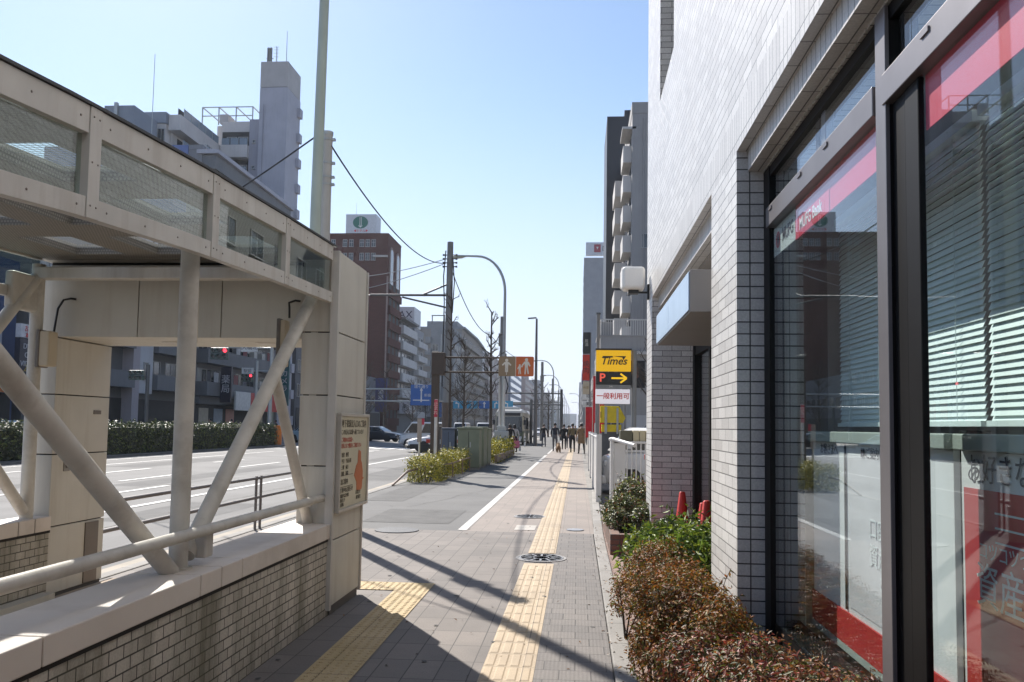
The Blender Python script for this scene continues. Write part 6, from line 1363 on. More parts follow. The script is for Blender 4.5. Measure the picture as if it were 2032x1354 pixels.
# shop banners and lights at the foot of the brown block
nv = mat('sign_navy', (.05, .08, .2)); 
for i, (y, z0, z1, mt) in enumerate(((128, 3.2, 8.5, mat('banner_indigo', (.035, .035, .16), rough=.6)), (145.9, 3.2, 5.6, mat('panel_white', (.66, .64, .66))), (181, 3, 6.5, sblue), (236, 2.6, 12.5, mat('banner_indigo', (.035, .035, .16))))):
    t = thing('shop_sign', ['tall indigo sign on the shopfront beside the brown block', 'white sign between the brown and striped blocks', 'blue sign by the foot of the sawtooth tower', 'tall indigo street banner right of the bare tree'][i], 'sign', (XL+1.2, y, 0)); bbox(t, 'panel', mt, XL+.2, XL+2.0, y, y+.4, z0, z1); bbox(t, 'bracket', dkgrey, XL-.2, XL+.25, y+.1, y+.3, z1-.4, z1-.2)
    text(['酒\n場', '薬', '本', '祭'][i], .9, frame((XL+1.1, y-.01, (z0+z1)/2), (1, 0, 0), (0, 0, 1)), polw if i != 1 else sblk, t, 'lettering', .01)

# left blocks enlarged and set farther out so their shadows miss crossing and hedge
KS = 1.23
for o in [o for o in C.objects if o.parent is None and o.get('category') in ('building', 'sign') and o.location.x < -27]:
    o.scale = (KS, KS, KS); o.location = (o.location.x*KS, o.location.y*KS, o.location.z*KS)
# ------------------------------------------------------------------ buildings on the right
acw = wallm('wall_apt_grey', (.33, .32, .315)); acd = mat('wall_charcoal', (.028, .028, .033), rough=.45, var=.1, scale=.5); acb = wallm('balcony_pale', (.56, .54, .52), st=.1)
AP = building('right_apartment', 'grey concrete apartment block with pale stacked balconies beyond the bank', 4.58, 16, 72.5, 90, 29.5, acw, parapet=1.0)
bbox(AP, 'charcoal_wall', acd, 2.95, 16, 91.0, 101, -.1, 36.3); bbox(AP, 'charcoal_wall', acd, 4.9, 9, 91.5, 100, 36.3, 37.2)
for i in range(9):
    z = 25.6-2.72*i
    bbox(AP, 'balcony_recess', dkopen, 4.53, 4.58, 74, 79, z, z+2.1)
    balcony(AP, '-X', 4.58, 73.4, 77.2, z, .75, 1.25, acb, slab=.25)
    balcony(AP, '-X', 4.58, 80.5, 86.0, z-1.1, 1.15, 1.3, acb, slab=.25)
m = MB(); m.obox((4.3, 74.5, 28.2), (.6, 0, .0), (0, 2.0, 0), (0, 0, .1)); m.build('canopy', acb, AP)
window(AP, '-Y', (6.0, 72.5, 18), 1, 1.2, 'mid'); m = MB(); m.tube([(5.6, 72.42, 0), (5.6, 72.42, 29)], .07, 6); m.build('drainpipe', acw, AP)
SM = building('small_house', 'low grey building with a railed flat roof behind the parking sign', 1.45, 4.6, 55, 70, 7.6, wallm('wall_small_grey', (.37, .36, .35)), parapet=.1)
m = MB()
for k in range(20): m.box(1.5+.15*k, 1.54+.15*k, 55.05, 55.09, 7.7, 8.7)
m.box(1.45, 4.6, 55.03, 55.1, 8.7, 8.78); m.box(1.45, 1.5, 55.1, 70, 8.7, 8.78)
m.build('railing', fencew, SM); bbox(SM, 'roof_wall', wallm('wall_small_grey', (.37, .36, .35)), 1.46, 2.3, 55.15, 56, 7.7, 8.6)
bbox(SM, 'opening', dkopen, 2.6, 4.4, 54.96, 55, 4.2, 6.0); window(SM, '-Y', (2.0, 55, 5.0), .7, .9, 'mid'); window(SM, '-Y', (2.2, 55, 2.2), 1.2, 1.6, 'mid'); bbox(SM, 'ledge', acb, 1.45, 4.6, 54.7, 55, 6.4, 6.6); bbox(SM, 'garage', wallm('garage_white', (.55, .55, .55)), 3.2, 4.5, 54.9, 54.99, 0, 2.4)
LB = building('reflected_block', 'unseen dark block added behind the car park to reflect in the shelter glass', 15, 27, 16, 66, 19, wallm('wall_lot', (.13, .135, .13)))  # added out of view so the shelter glass reflects something dark
wgrid(LB, '-X', 15, [19+4*i for i in range(12)], [3+3*i for i in range(6)], 1.8, 1.4, 'mid')
GTW = building('right_tower', 'distant plain grey tower with a small white rooftop sign on the right', 1.35, 12, 228, 250, 48.0, wallm('wall_right_tower', (.30, .31, .33)))
wgrid(GTW, '-X', 1.35, [231, 235, 239, 243, 247], [4+3*i for i in range(15)], 1.8, 1.5, 'mid')
t = thing('roof_sign', 'white rooftop sign with a red square emblem on the distant tower', 'sign', (4.8, 229, 48)); bbox(t, 'board', mat('roof_sign_white', (.5, .5, .5)), 1.8, 8.4, 228.4, 230, 49.4, 53.0)
bbox(t, 'emblem', mat('emblem_maroon', (.3, .01, .03), rough=.5), 4.1, 5.9, 228.3, 228.4, 50.2, 52.4); text('D', 2.0, frame((7.0, 228.37, 51.2), (1, 0, 0), (0, 0, 1)), sblk, t, 'lettering', .02); m = MB(); m.prism([(4.7, 51.7), (5.3, 51.7), (5.0, 50.9)], lambda a, b, d: (a, 228.3-d, b), 0, .02); m.build('emblem_mark', polw, t)
for i, (ya, yb, x, h, c) in enumerate(((105, 118, 2.4, 9, (.32, .31, .3)), (119, 140, 2.8, 12, (.4, .39, .38)), (141, 180, 2.6, 10, (.28, .27, .27)), (182, 226, 2.6, 14, (.36, .36, .37)), (255, 330, 2.0, 20, (.34, .34, .36)), (335, 470, 1.5, 24, (.38, .38, .4)), (480, 700, 0.8, 27, (.33, .34, .37)))):
    b = building('shop' if i < 4 else 'distant_block', ['low pale shop just past the charcoal block', 'white four storey shop on the right past the low one', 'low dark shop in the right row', 'pale shop building before the distant tower', 'grey block after the distant tower on the right', 'pale far block at the right end of the street', 'last hazy block at the right side of the vanishing point'][i], x, 14, ya, yb, h, wallm('wall_rshop%d' % i, c))
    wgrid(b, '-X', x, list(np.arange(ya+2, yb-1, max(3, (yb-ya)/9))), [4.6+3*k for k in range(int((h-3.6)/3))], 1.8, 1.4, 'mid'); bbox(b, 'shopfront', dkopen, x-.05, x, ya+.5, yb-.5, .05, 2.8)
# far horizon: low hills of the city, a soft ridge closing the street
m = MB(); 
for s in range(60):
    x = -1500+50*s; hh = 22+14*math.sin(s*1.3)+8*math.sin(s*3.1); m.box(x, x+48, 1700+40*math.sin(s*.7), 1760, -1, hh)
o = m.build('city_skyline', wallm('wall_far', (.26, .28, .33)), None); tag(o, kind='stuff', label='far hazy skyline of blocks closing the street', cat='skyline')
# ------------------------------------------------------------------ vehicles
rubber = mat('tyre_rubber', (.018, .018, .018), rough=.85); alloy = mat('wheel_alloy', (.45, .45, .46), rough=.35, metal=.7); carglass = mat('car_glass', (.012, .016, .02), rough=.06, spec=.8, var=.02); headl = mat('headlight', (.62, .64, .66), rough=.12, spec=.8, var=.03); taill = mat('taillight', (.45, .015, .02), rough=.25); platem = mat('number_plate', (.62, .62, .58), rough=.5); trimb = mat('car_trim', (.02, .02, .022), rough=.55)
def paintm(n_, c, metal=.0): return mat(n_, c, rough=.28, metal=metal, var=.03, coat=.6)
def wheel(t, x, y, r, w_, side):
    M = Matrix.Rotation(R(90), 3, 'X')
    m = MB(); m.lathe([(r*.62, -w_/2), (r*.92, -w_/2), (r, -w_/2+.03), (r, w_/2-.03), (r*.92, w_/2), (r*.62, w_/2)], (x, y, r), 24, M=M); wt = m.build('wheel', rubber, t, smooth=True)
    m = MB(); d = side*(w_/2-.01); m.lathe([(.0001, d), (r*.18, d*1.05), (r*.6, d*.9), (r*.63, d)], (x, y, r), 24, M=M)
    for k in range(5):
        a = 2*math.pi*k/5; m.obox((x+math.cos(a)*r*.38, y-side*(w_/2), r+math.sin(a)*r*.38), (math.cos(a)*r*.2, 0, math.sin(a)*r*.2), (0, .012, 0), (-math.sin(a)*.03, 0, math.cos(a)*.03))
    o = m.build('rim', alloy, None, smooth=False); o.parent = wt
def carbody(t, st, paint):
    """st: stations along x: (x, z low, z belt, half width low, half width belt)"""
    S = []
    for x, z0, z1, w0, w1 in st:
        zm = z0+(z1-z0)*.55
        S.append([(x, -w0*.92, z0), (x, w0*.92, z0), (x, w0, z0+.1), (x, (w0+w1)/2+.03, zm), (x, w1, z1-.05), (x, w1*.9, z1), (x, -w1*.9, z1), (x, -w1, z1-.05), (x, -(w0+w1)/2-.03, zm), (x, -w0, z0+.1)])
    m = MB(); m.loft(S); return m.build('body', paint, t, smooth=True, bevel=.02)
def cabin(t, b0, b1, t0, t1, zb, ztp, wb, wt, paint, splits=(.5,), name='cabin'):
    """trapezoid cabin from x=b0..b1 at the belt to t0..t1 at the roof; glass panes set into it"""
    zm = ztp-.06
    m = MB(); m.loft([[(b0, -wb, zb), (b1, -wb, zb), (b1, wb, zb), (b0, wb, zb)], [(t0, -wt, zm), (t1, -wt, zm), (t1, wt, zm), (t0, wt, zm)], [(t0+.12, -wt+.1, ztp), (t1-.12, -wt+.1, ztp), (t1-.12, wt-.1, ztp), (t0+.12, wt-.1, ztp)]]); m.build(name, paint, t, smooth=True)
    def lerp(a, b, f): return a+(b-a)*f
    zl, zh = zb+.05, zm-.05
    f0, f1 = (zl-zb)/(zm-zb), (zh-zb)/(zm-zb)
    for sy in (-1, 1):
        fr = [0]+list(splits)+[1]
        for a, b in zip(fr[:-1], fr[1:]):
            ua, ub = a+.03, b-.03
            def P(u, f): return Vector((lerp(lerp(b0, b1, u), lerp(t0, t1, u), f), sy*(lerp(wb, wt, f)+.006), lerp(zb, zm, f)))
            A_, B_, C_, D_ = P(ua, f0), P(ub, f0), P(ub, f1), P(ua, f1)
            m = MB(); m.quad(A_, B_, C_, D_) if sy < 0 else m.quad(B_, A_, D_, C_)
            m.build('side_window', carglass, t, recalc=False)
    for xb, xt, nm, s in ((b1, t1, 'windscreen', 1), (b0, t0, 'rear_window', -1)):
        def P(v, f): return Vector((lerp(xb, xt, f)+s*.006, v*(lerp(wb, wt, f)-.07), lerp(zb, zm, f)))
        q = [P(-1, f0), P(1, f0), P(1, f1), P(-1, f1)]
        m = MB(); m.quad(*(q if s > 0 else q[::-1])); m.build(nm, carglass, t, recalc=False)
def lightset(t, xf, xr, yw, zf, zr, wf=.32, hf=.14):
    for s in (-1, 1):
        m = MB(); m.box(xf-.10, xf+.015, s*yw-wf/2, s*yw+wf/2, zf-hf/2, zf+hf/2); m.build('headlight', headl, t, bevel=.03)
        m = MB(); m.box(xr-.015, xr+.10, s*yw-.14, s*yw+.14, zr-.1, zr+.1); m.build('tail_light', taill, t, bevel=.02)
    m = MB(); m.box(xf, xf+.03, -.17, .17, .42, .52); m.build('number_plate', platem, t); m = MB(); m.box(xr-.03, xr, -.17, .17, .62, .72); m.build('number_plate', platem, t)
def mirrors(t, x, y, z, paint):
    for s in (-1, 1):
        m = MB(); m.box(x-.05, x+.06, s*y-.09 if s < 0 else s*y, s*y if s < 0 else s*y+.09, z, z+.13); m.build('mirror', paint, t, bevel=.03)
def sedan(name, label, paint, cat='car', group=None):
    t = thing(name, label, cat, (0, 0, 0), group)
    carbody(t, [(-2.25, .42, .92, .72, .66), (-2.1, .24, 1.0, .84, .76), (-1.3, .2, 1.0, .87, .8), (0, .2, .97, .88, .82), (1.0, .2, .95, .87, .8), (1.9, .22, .82, .85, .74), (2.2, .28, .72, .78, .66), (2.3, .4, .62, .7, .6)], paint)
    cabin(t, -1.75, 1.05, -1.05, .28, .96, 1.44, .76, .60, paint, (.16, .52))
    for x in (-1.35, 1.4):
        for s in (-1, 1): wheel(t, x, s*.76, .31, .2, -s)
    for x in (-1.35, 1.4):
        for s in (-1, 1):
            m = MB(); m.lathe([(.0001, 0), (.36, 0), (.36, .02), (.0001, .02)], (x, s*.868 if s > 0 else -.888, .33), 20, M=Matrix.Rotation(R(-90), 3, 'X')); m.build('wheel_arch', trimb, t)
    lightset(t, 2.24, -2.24, .56, .62, .78); mirrors(t, .75, .83, .95, paint)
    m = MB(); m.box(2.22, 2.31, -.38, .38, .5, .62); m.build('grille', trimb, t, bevel=.01); bm_ = paint if 'taxi' not in name else trimb; MB().box(2.2, 2.36, -.8, .8, .24, .44).build('bumper', bm_, t, bevel=.05); MB().box(-2.33, -2.16, -.8, .8, .26, .5).build('bumper', bm_, t, bevel=.05)
    return t
def van(name, label, paint, L_=3.4, h=1.85, cat='van', group=None, rake=.82):
    t = thing(name, label, cat, (0, 0, 0), group); hl = L_/2
    carbody(t, [(-hl, .3, .98, .70, .70), (-hl+.1, .25, 1.0, .73, .73), (0, .22, 1.0, .74, .73), (hl-.55, .22, 1.0, .74, .72), (hl-.1, .25, .86, .73, .66), (hl, .34, .7, .66, .58)], paint)
    cabin(t, -hl+.03, hl-.22, -hl+.1, hl-rake, .99, h, .72, .64, paint, (.28, .62))
    for x in (-hl+.55, hl-.6):
        for s in (-1, 1): wheel(t, x, s*.64, .28, .16, -s)
        for s in (-1, 1):
            m = MB(); m.lathe([(.0001, 0), (.33, 0), (.33, .015), (.0001, .015)], (x, .742 if s > 0 else -.757, .3), 20, M=Matrix.Rotation(R(-90), 3, 'X')); m.build('wheel_arch', trimb, t)
    lightset(t, hl-.03, -hl, .5, .72, .8); mirrors(t, hl-.6, .72, 1.05, paint); m = MB(); m.box(hl-.08, hl+.05, -.7, .7, .24, .45); m.build('bumper', paint, t, bevel=.04)
    return t
wpaint = paintm('paint_white', (.70, .70, .70)); bkpaint = paintm('paint_navy_black', (.012, .015, .022)); sv = paintm('paint_silver', (.42, .45, .48), .3); tealp = paintm('paint_pale_blue', (.33, .45, .50)); redp = paintm('paint_red', (.5, .02, .02)); greyp = paintm('paint_grey', (.2, .2, .21))
def place(t, px, py, rz, Y=None, X=None, z=-.1):
    p = bp(px, py, Z=z) if Y is None else Vector((bp(px, 850, Y=Y).x, Y, z)); t.location = (p.x, p.y, z); t.rotation_euler = (0, 0, R(rz)); return t
c1 = sedan('dark_sedan', 'dark navy sedan turning out behind the notice board', bkpaint); c1.location = (-19.0, 78, -.1); c1.rotation_euler = (0, 0, R(-14))
c2 = van('small_van', 'small white van crossing behind the taxi', wpaint); c2.location = (-11.6, 61.5, -.1); c2.rotation_euler = (0, 0, R(196))
tx = sedan('taxi', 'white and red taxi half hidden by the brown post', wpaint, cat='taxi'); tx.location = (-8.0, 49.8, -.1); tx.rotation_euler = (0, 0, R(197))
m = MB(); m.box(-.12, .12, -.22, .22, 1.44, 1.58); m.build('roof_lamp', paintm('lamp_amber', (.55, .3, .05)), tx, bevel=.04)
for s in (-1, 1):
    m = MB(); m.box(-1.9, 1.25, s*.885, s*.905, .58, .80); m.build('red_stripe', redp, tx, bevel=.005); m = MB(); m.box(-2.2, 2.22, s*.865, s*.90, .22, .5); m.build('lower_trim', trimb, tx, bevel=.01)
b1 = sedan('silver_car', 'silver blue car waiting beyond the hedge end', tealp); b1.location = (-21.6, 66.5, -.1); b1.rotation_euler = (0, 0, R(-35))
d2 = copy_tree(b1, (-33.5+3.2, 43, 0.0), R(90), 'pale car parked before the shops left of the portal column')
d3 = copy_tree(c1, (-14.8, 92, -.1), R(-95), 'dark car stopped far along the road behind the white van', None)
w = van('white_van', 'white van in the queue of cars right of the utility pole', wpaint, 4.4, 1.95); w.location = (-9.4, 84, -.1); w.rotation_euler = (0, 0, R(-90))
w2 = copy_tree(w, (-12.9, 92, -.1), R(-90), 'second white van, left of the first in the far queue'); w3 = copy_tree(tx, (-6.8, 92, -.1), R(-90), 'white car ahead of the bus in the far queue') if False else None
s3 = sedan('white_sedan', 'white sedan behind the green cabinets in the road', wpaint); s3.location = (-7.3, 58, -.1); s3.rotation_euler = (0, 0, R(-92))
for i, (x, y, lab) in enumerate(((-9.5, 118, 'white car far down the road, left lane of three'), (-6.0, 128, 'white car far down the road behind the bus'), (-12.6, 140, 'white car farthest down the road in the outer lane'))): copy_tree(s3, (x, y, -.1), R(-90), lab)
pk = van('parked_car', 'white hatchback nosing out of the car park behind the white fence', wpaint, 3.5, 1.56, cat='car', rake=.62); pk.location = (2.32, 20.2, 0); pk.rotation_euler = (0, 0, R(183))
pk2 = van('parked_van', 'dark grey van parked deeper in the car park behind the white car', paintm('paint_charcoal', (.03, .03, .034)), 4.2, 1.8); pk2.location = (4.0, 32, 0); pk2.rotation_euler = (0, 0, R(180))
# bus
BU = thing('city_bus', 'city bus with a pale roof and dark windscreen coming along the road', 'bus', (0, 0, 0))
busc = paintm('paint_bus_cream', (.50, .46, .36)); busg = paintm('paint_bus_green', (.04, .075, .035))
m = MB(); m.loft([[(x, -w_, .35), (x, w_, .35), (x, w_, 1.25), (x, -w_, 1.25)] for x, w_ in ((-5, 1.2), (4.9, 1.2), (5.05, 1.12))]); m.build('lower_body', busg, BU, bevel=.05)
m = MB(); m.loft([[(x, -w_, 1.26), (x, w_, 1.26), (x, w_*.97, 2.75), (x, -w_*.97, 2.75)] for x, w_ in ((-5, 1.2), (4.85, 1.2), (4.98, 1.12))]); m.build('upper_body', busc, BU, bevel=.05)
m = MB(); m.loft([[(x, -w_, 2.76), (x, w_, 2.76), (x, w_*.85, 2.76+h), (x, -w_*.85, 2.76+h)] for x, w_, h in ((-5, 1.15, .2), (-4.6, 1.17, .3), (4.5, 1.17, .3), (4.95, 1.1, .16))]); m.build('roof', paintm('paint_bus_roof', (.62, .60, .55)), BU, smooth=True)
m = MB(); m.box(3.0, 4.4, -.8, .8, 3.05, 3.25); m.build('roof_unit', paintm('paint_bus_roof', (.62, .60, .55)), BU, bevel=.05)
m = MB(); m.quad((5.06, -1.06, 1.1), (5.06, 1.06, 1.1), (4.995, 1.04, 2.45), (4.995, -1.04, 2.45)); m.build('windscreen', carglass, BU, recalc=False); m = MB(); m.box(4.96, 5.0, -.9, .9, 2.5, 2.74); m.build('destination_box', trimb, BU)
for s in (-1, 1):
    for k in range(5): m = MB(); m.box(-4.6+1.85*k, -2.95+1.85*k, s*1.195, s*1.206, 1.4, 2.4); m.build('side_window', carglass, BU)
    m = MB(); m.box(5.02, 5.08, s*.85-.18, s*.85+.18, .62, .82); m.build('headlight', headl, BU, bevel=.03); m = MB(); m.tube([(4.9, s*1.1, 2.5), (5.25, s*1.28, 2.4), (5.25, s*1.28, 1.95)], .03, 6); m.box(5.2, 5.3, s*1.28-.1, s*1.28+.1, 1.75, 2.15); m.build('mirror', trimb, BU)
    for x in (-2.9, 3.2): wheel(BU, x, s*1.05, .46, .26, -s)
m = MB(); m.box(4.98, 5.12, -1.1, 1.1, .3, .55); m.build('bumper', trimb, BU, bevel=.04)
BU.location = (-5.6, 73, -.1); BU.rotation_euler = (0, 0, R(-90))
# bicycle racks / scooters are too small to read; one orange barrel by the hedge end
t = thing('orange_drum', 'orange drum at the right end of the long dark hedge', 'drum', (-20.6, 56.6, -.1)); m = MB(); m.lathe([(.0001, 0), (.3, 0), (.32, .4), (.3, .8), (.32, 1.2), (.28, 1.45), (.0001, 1.47)], (-20.9, 56.4, -.1), 18); m.build('drum', mat('drum_orange', (.6, .17, .02), rough=.5), t, smooth=True)
# ------------------------------------------------------------------ people and a dog
skin = mat('skin', (.42, .26, .19), rough=.55, var=.05)
def cloth(n_, c): return mat('cloth_'+n_, c, rough=.85, var=.15, scale=12, bump=.3, bscale=60)
hair = mat('hair_dark', (.018, .015, .013), rough=.5); shoe = mat('shoe_dark', (.02, .02, .02), rough=.5)
def skinned(name, V, E, rad, mats, matf, parent=None, sub=1, root=0):
    me = bpy.data.meshes.new(name); me.from_pydata(V, E, []); o = bpy.data.objects.new(name, me); C.objects.link(o)
    sk = o.modifiers.new('skin', 'SKIN'); sk.use_smooth_shade = True
    for i, v in enumerate(me.skin_vertices[0].data): v.radius = (rad[i], rad[i]) if not isinstance(rad[i], tuple) else rad[i]; v.use_root = (i == root)
    sb = o.modifiers.new('sub', 'SUBSURF'); sb.levels = sub; sb.render_levels = sub
    dg = bpy.context.evaluated_depsgraph_get(); m2 = bpy.data.meshes.new_from_object(o.evaluated_get(dg)); bpy.data.objects.remove(o)
    m2.materials.clear(); [m2.materials.append(m) for m in mats]
    VV = np.array(V)
    for p in m2.polygons:
        c = p.center; p.use_smooth = True; p.material_index = matf(c, int(np.argmin(((VV-np.array(c))**2).sum(1))))
    return link(name, m2, parent)
def person(label, loc, rz, top, legs, h=1.70, step=.22, arms=(.25, -.25), lean=.0, coat=False, skirt=None, hairlen=.0, carry=None, bend=(.15, .15), cat='person'):
    k = h/1.70; t = thing('person', label, cat, (0, 0, 0))
    # x: sideways, y: the way the person faces
    def P(x, y, z): return (x*k, (y+lean*max(0, z-.9))*k, z*k)
    s = step
    V = [P(0, 0, .95), P(0, 0, 1.12), P(0, .01, 1.30), P(0, .0, 1.42), P(0, .01, 1.50), P(0, .03, 1.56)]
    rd = [(.155, .115), (.135, .10), (.165, .11), (.12, .085), .055, .06]; E = [(0, 1), (1, 2), (2, 3), (3, 4), (4, 5)]
    reg = ['leg', 'top', 'top', 'top', 'skin', 'skin']
    def chain(root, pts, rads, rg):
        a = root
        for p, r, g_ in zip(pts, rads, rg): V.append(p); rd.append(r); reg.append(g_); E.append((a, len(V)-1)); a = len(V)-1
        return a
    feet = []
    for sx, sg in ((-1, 1), (1, -1)):
        d = s*sg; up = .05 if d < 0 else 0
        chain(0, [P(sx*.095, d*.08, .86), P(sx*.10, d*.5+.03, .50), P(sx*.10, d*(.9 if d > 0 else 1.15), .10+up), P(sx*.105, d*(.9 if d > 0 else 1.15)+.13, .04+up*.3)], [.085, .062, .045, .04], ['leg', 'leg', 'leg', 'shoe'])
    hands = []
    for i, sx in enumerate((-1, 1)):
        a = arms[i]; b = bend[i]
        sh = P(sx*.19, 0, 1.40); el = P(sx*.245, a*.35-.02, 1.13); wr = P(sx*.25, a*.75+b, .90+abs(a)*.1+b*.5)
        chain(2 if False else 3, [sh, el, wr, ], [.062, .046, .03], ['top', 'top', 'skin']); hands.append((Vector(wr), (Vector(wr)-Vector(el)).normalized(), sx))
    order = ['top', 'leg', 'skin', 'shoe']
    def matf(c, i):
        r = reg[i]
        if coat and r == 'leg' and c[2] > .62*k: r = 'top'
        return order.index(r)
    body = skinned('body', V, E, [((r[0]*k, r[1]*k) if isinstance(r, tuple) else r*k) for r in rd], [top, legs, skin, shoe], matf, None, 2)
    # head with face and ears, hands with five fingers: joined to the body mesh
    m = MB(); hc = Vector(P(0, .04, 1.63))
    prof = []
    for j in range(11):
        a = -math.pi/2+math.pi*j/10; z = math.sin(a)*.118*k; r = math.cos(a)*.082*k
        w_ = 1.0 if z > -.03*k else .86; prof.append((max(r*w_, 1e-5), z))
    m.lathe(prof, hc, 14)
    m.v = [(v[0], hc.y+(v[1]-hc.y)*1.15, v[2]) for v in m.v]
    m.obox(hc+Vector((0, .098*k, -.015*k)), (.011*k, 0, 0), (0, .014*k, 0), (0, .004*k, .022*k)); m.obox(hc+Vector((0, .083*k, -.062*k)), (.022*k, 0, 0), (0, .006*k, 0), (0, 0, .005*k))
    for sx in (-1, 1):
        m.obox(hc+Vector((sx*.084*k, 0, -.01*k)), (.008*k, 0, 0), (0, .016*k, 0), (0, 0, .028*k)); m.obox(hc+Vector((sx*.03*k, .086*k, .012*k)), (.011*k, 0, 0), (0, .005*k, 0), (0, 0, .005*k))
    for wr, d, sx in hands:
        side = Vector((0, 1, 0)); side = (side-d*side.dot(d)).normalized(); nrm = d.cross(side)
        m.loft([[wr+d*a*k+side*u*b*k+nrm*v*.014*k for u, v in ((-1, -1), (1, -1), (1, 1), (-1, 1))] for a, b in ((-.01, .026), (.04, .04), (.085, .038))])
        for q in range(4):
            o0 = wr+d*.08*k+side*(.030-.020*q)*k; ln = (.07, .078, .072, .055)[q]*k
            m.tube([o0, o0+d*ln*.55+nrm*sx*-.006*k, o0+d*ln*.95+nrm*sx*-.022*k], [.0095*k, .0085*k, .006*k], 6)
        o0 = wr+d*.03*k+side*.036*k; m.tube([o0, o0+(d*.6+side*.7)*.035*k, o0+(d*.9+side*.5)*.062*k], [.011*k, .009*k, .007*k], 6)
    hm = m.mesh('head', [skin], smooth=True)
    b = bmesh.new(); b.from_mesh(body.data); n0 = len(b.faces); b.from_mesh(hm); b.faces.ensure_lookup_table()
    for f in b.faces[n0:]: f.material_index = 2
    b.to_mesh(body.data); b.free(); attach(body, t)
    # hair
    m = MB(); prof = []
    for j in range(8):
        a = -.25+(.25+math.pi/2)*j/7; prof.append((max(math.cos(a)*.091*k, 1e-5), math.sin(a)*.13*k))
    if hairlen: prof = [(.075*k, -hairlen*k), (.098*k, -.07*k)]+prof
    m.lathe(prof, hc+Vector((0, -.018*k, .004*k)), 14); m.build('hair', hair, t, smooth=True)
    if coat:
        m = MB(); m.loft([[( a*math.cos(q*math.pi/8)*k, (b_*math.sin(q*math.pi/8)+lean*max(0, z-.9))*k, z*k) for q in range(16)] for z, a, b_ in ((.62, .235, .20), (.80, .215, .175), (1.0, .19, .15), (1.2, .185, .145))]); m.build('coat', top, t, smooth=True)
    if skirt:
        m = MB(); m.loft([[(a*math.cos(q*math.pi/8)*k, b_*math.sin(q*math.pi/8)*k, z*k) for q in range(16)] for z, a, b_ in ((.30, .25, .25), (.55, .22, .21), (.85, .18, .15), (1.0, .155, .125))]); m.build('skirt', skirt, t, smooth=True)
    t.location = loc; t.rotation_euler = (0, 0, rz)
    return t, k
navy = cloth('navy', (.03, .032, .045)); blackc = cloth('black', (.018, .018, .02)); olive = cloth('olive', (.17, .135, .07)); tanc = cloth('tan', (.26, .165, .085)); greyc = cloth('grey', (.12, .12, .125)); whitec = cloth('white', (.5, .5, .5)); jean = cloth('jeans', (.05, .06, .08)); khaki = cloth('khaki', (.2, .17, .12))
def at(px, py): p = bp(px, py, Z=0); return (p.x, p.y, 0)
person('man in a dark navy jacket and grey trousers walking away with a dog', at(1101, 897), R(0), navy, greyc, 1.74, .16)
person('person in black walking just right of the man with the dog', (bp(1119, 880, Y=56).x, 56, 0), R(0), blackc, blackc, 1.68, .14)
person('person in black walking farther ahead beside the pair', (bp(1128, 880, Y=60).x, 60, 0), R(0), blackc, jean, 1.64, .16)
person('walker in an olive jacket and black trousers over the guide blocks', at(1136, 899), R(0), olive, blackc, 1.72, .10)
person('walker in a tan coat striding with a bag beside the white fence', (bp(1154, 880, Y=47.5).x, 47.5, 0), R(12), tanc, blackc, 1.72, .30, lean=.06, coat=True)
person('person in a dark coat and green top standing left of the path line', (bp(1079, 880, Y=62).x, 62, 0), R(10), blackc, jean, 1.7, .12)
person('woman in a white jacket and dark skirt with a pink bag by the lamp base', (bp(1021, 880, Y=47.5).x, 47.5, 0), R(30), whitec, blackc, 1.60, .10, skirt=blackc, hairlen=.16)
person('person in black standing beside the woman in the white jacket', (bp(1012, 880, Y=46.5).x, 46.5, 0), R(20), blackc, blackc, 1.62, .06, hairlen=.1)
for i, (px, y, c, l, lab) in enumerate(((1142, 90, navy, blackc, 'distant walker in navy near the vanishing point'), (1150, 97, greyc, jean, 'distant walker in grey near the vanishing point'), (1160, 84, blackc, greyc, 'distant walker in black near the red banners'), (1131, 110, blackc, blackc, 'most distant dark walker on the path'), (1167, 70, khaki, jean, 'distant walker in khaki near the red banners'))):
    person(lab, (bp(px, 850, Y=y).x, y, 0), R(0 if i % 2 else 180), c, l, 1.68, .18)
for i, (px, X, c, lab) in enumerate(((418, -26, greyc, 'person in grey behind the hedge below the white sign'), (460, -26, navy, 'person in navy behind the hedge left of the red awning'), (548, -25, blackc, 'person in black by the right end of the long hedge'))):
    y = bp(px, 840, X=X).y; person(lab, (X, y, 0), R(90), c, blackc, 1.7, .15)
# pink bag and tan bag
t = thing('shopping_bag', 'pink bag held by the woman in the white jacket', 'bag', (0, 0, 0)); w0 = bp(1023, 880, Y=47.2)
m = MB(); m.loft([[(w0.x+.05+a*sx, 47.2+b_*sy, z) for sx, sy in ((-1, -1), (1, -1), (1, 1), (-1, 1))] for a, b_, z in ((.17, .07, .32), (.19, .08, .45), (.16, .05, .72))]); m.build('bag', mat('bag_pink', (.62, .16, .27), rough=.7), t, bevel=.03)
for s in (-.04, .04):
    m = MB(); m.tube([(w0.x-.03, 47.2+s, .71), (w0.x+.0, 47.2+s, .86), (w0.x+.1, 47.2+s, .86), (w0.x+.13, 47.2+s, .71)], .008, 6); m.build('handle', mat('bag_pink', (.6, .15, .26)), t)
t = thing('shoulder_bag', 'pale bag carried by the walker in the tan coat', 'bag', (0, 0, 0)); w0 = bp(1146, 880, Y=47.6); m = MB(); m.box(w0.x-.06, w0.x+.08, 47.5, 47.75, .72, .98); m.build('bag', mat('bag_pale', (.45, .42, .38), rough=.7), t, bevel=.04); m = MB(); m.tube([(w0.x, 47.55, .97), (w0.x+.05, 47.55, 1.15), (w0.x+.08, 47.6, 1.38)], .012, 6); m.build('strap', blackc, t)
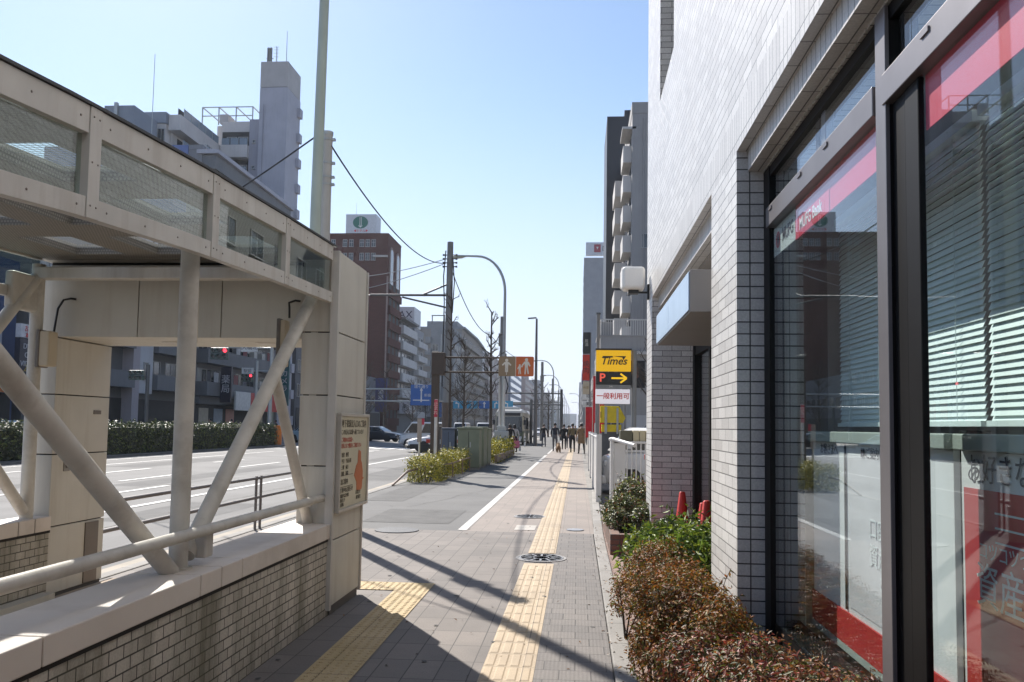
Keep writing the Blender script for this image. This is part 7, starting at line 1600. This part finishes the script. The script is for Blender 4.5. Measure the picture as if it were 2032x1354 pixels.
# dog
furm = mat('fur_tan', (.22, .13, .06), rough=.9, var=.3, scale=25)
D0 = at(1108, 899); dg_ = thing('dog', 'small tan dog walking beside the man in navy', 'dog', (0, 0, 0))
V = [(0, -.22, .36), (0, -.05, .37), (0, .16, .38), (0, .26, .47), (0, .34, .54), (0, .44, .52), (0, -.30, .42), (0, -.36, .56), (0, -.28, .62)]
E = [(0, 1), (1, 2), (2, 3), (3, 4), (4, 5), (0, 6), (6, 7), (7, 8)]; rd = [.10, .10, .125, .075, .085, .035, .045, .04, .03]
for sx in (-1, 1):
    k0 = len(V); V += [(sx*.07, .17, .24), (sx*.07, .17+.04*sx, .12), (sx*.07, .18+.05*sx, .02)]; E += [(2, k0), (k0, k0+1), (k0+1, k0+2)]; rd += [.05, .028, .026]
    k0 = len(V); V += [(sx*.07, -.20, .26), (sx*.07, -.28-.03*sx, .15), (sx*.07, -.24-.05*sx, .02)]; E += [(0, k0), (k0, k0+1), (k0+1, k0+2)]; rd += [.06, .03, .026]
bd = skinned('body', V, E, rd, [furm], lambda c, i: 0, dg_, 2, root=1)
for sx in (-1, 1): m = MB(); m.loft([[(sx*.05+a*sx*.5, .33+b_, .60+z) for a, b_ in ((-.03, 0), (.03, 0), (.02, .02))] for z in (0, .04)]+[[(sx*.06, .33, .68)]*3]); m.build('ear', furm, dg_)
dg_.location = D0; dg_.rotation_euler = (0, 0, R(8)); dg_.scale = (1.1, 1.1, 1.0)
# ------------------------------------------------------------------ thin city haze
hm_ = bpy.data.materials.new('haze_air'); hm_.use_nodes = True; n = hm_.node_tree; n.nodes.clear()
pv = N(n, 'ShaderNodeVolumePrincipled'); pv.inputs['Color'].default_value = (0.80, 0.87, 0.95, 1); pv.inputs['Density'].default_value = 0.00022; pv.inputs['Anisotropy'].default_value = 0.3
o_ = N(n, 'ShaderNodeOutputMaterial'); L(n, pv.outputs[0], o_.inputs['Volume'])
hz = MB().box(-160, 160, -30, 1900, -1.3, 75).build('haze', hm_, None); tag(hz, kind='stuff', label='thin pale haze over the street', cat='haze')
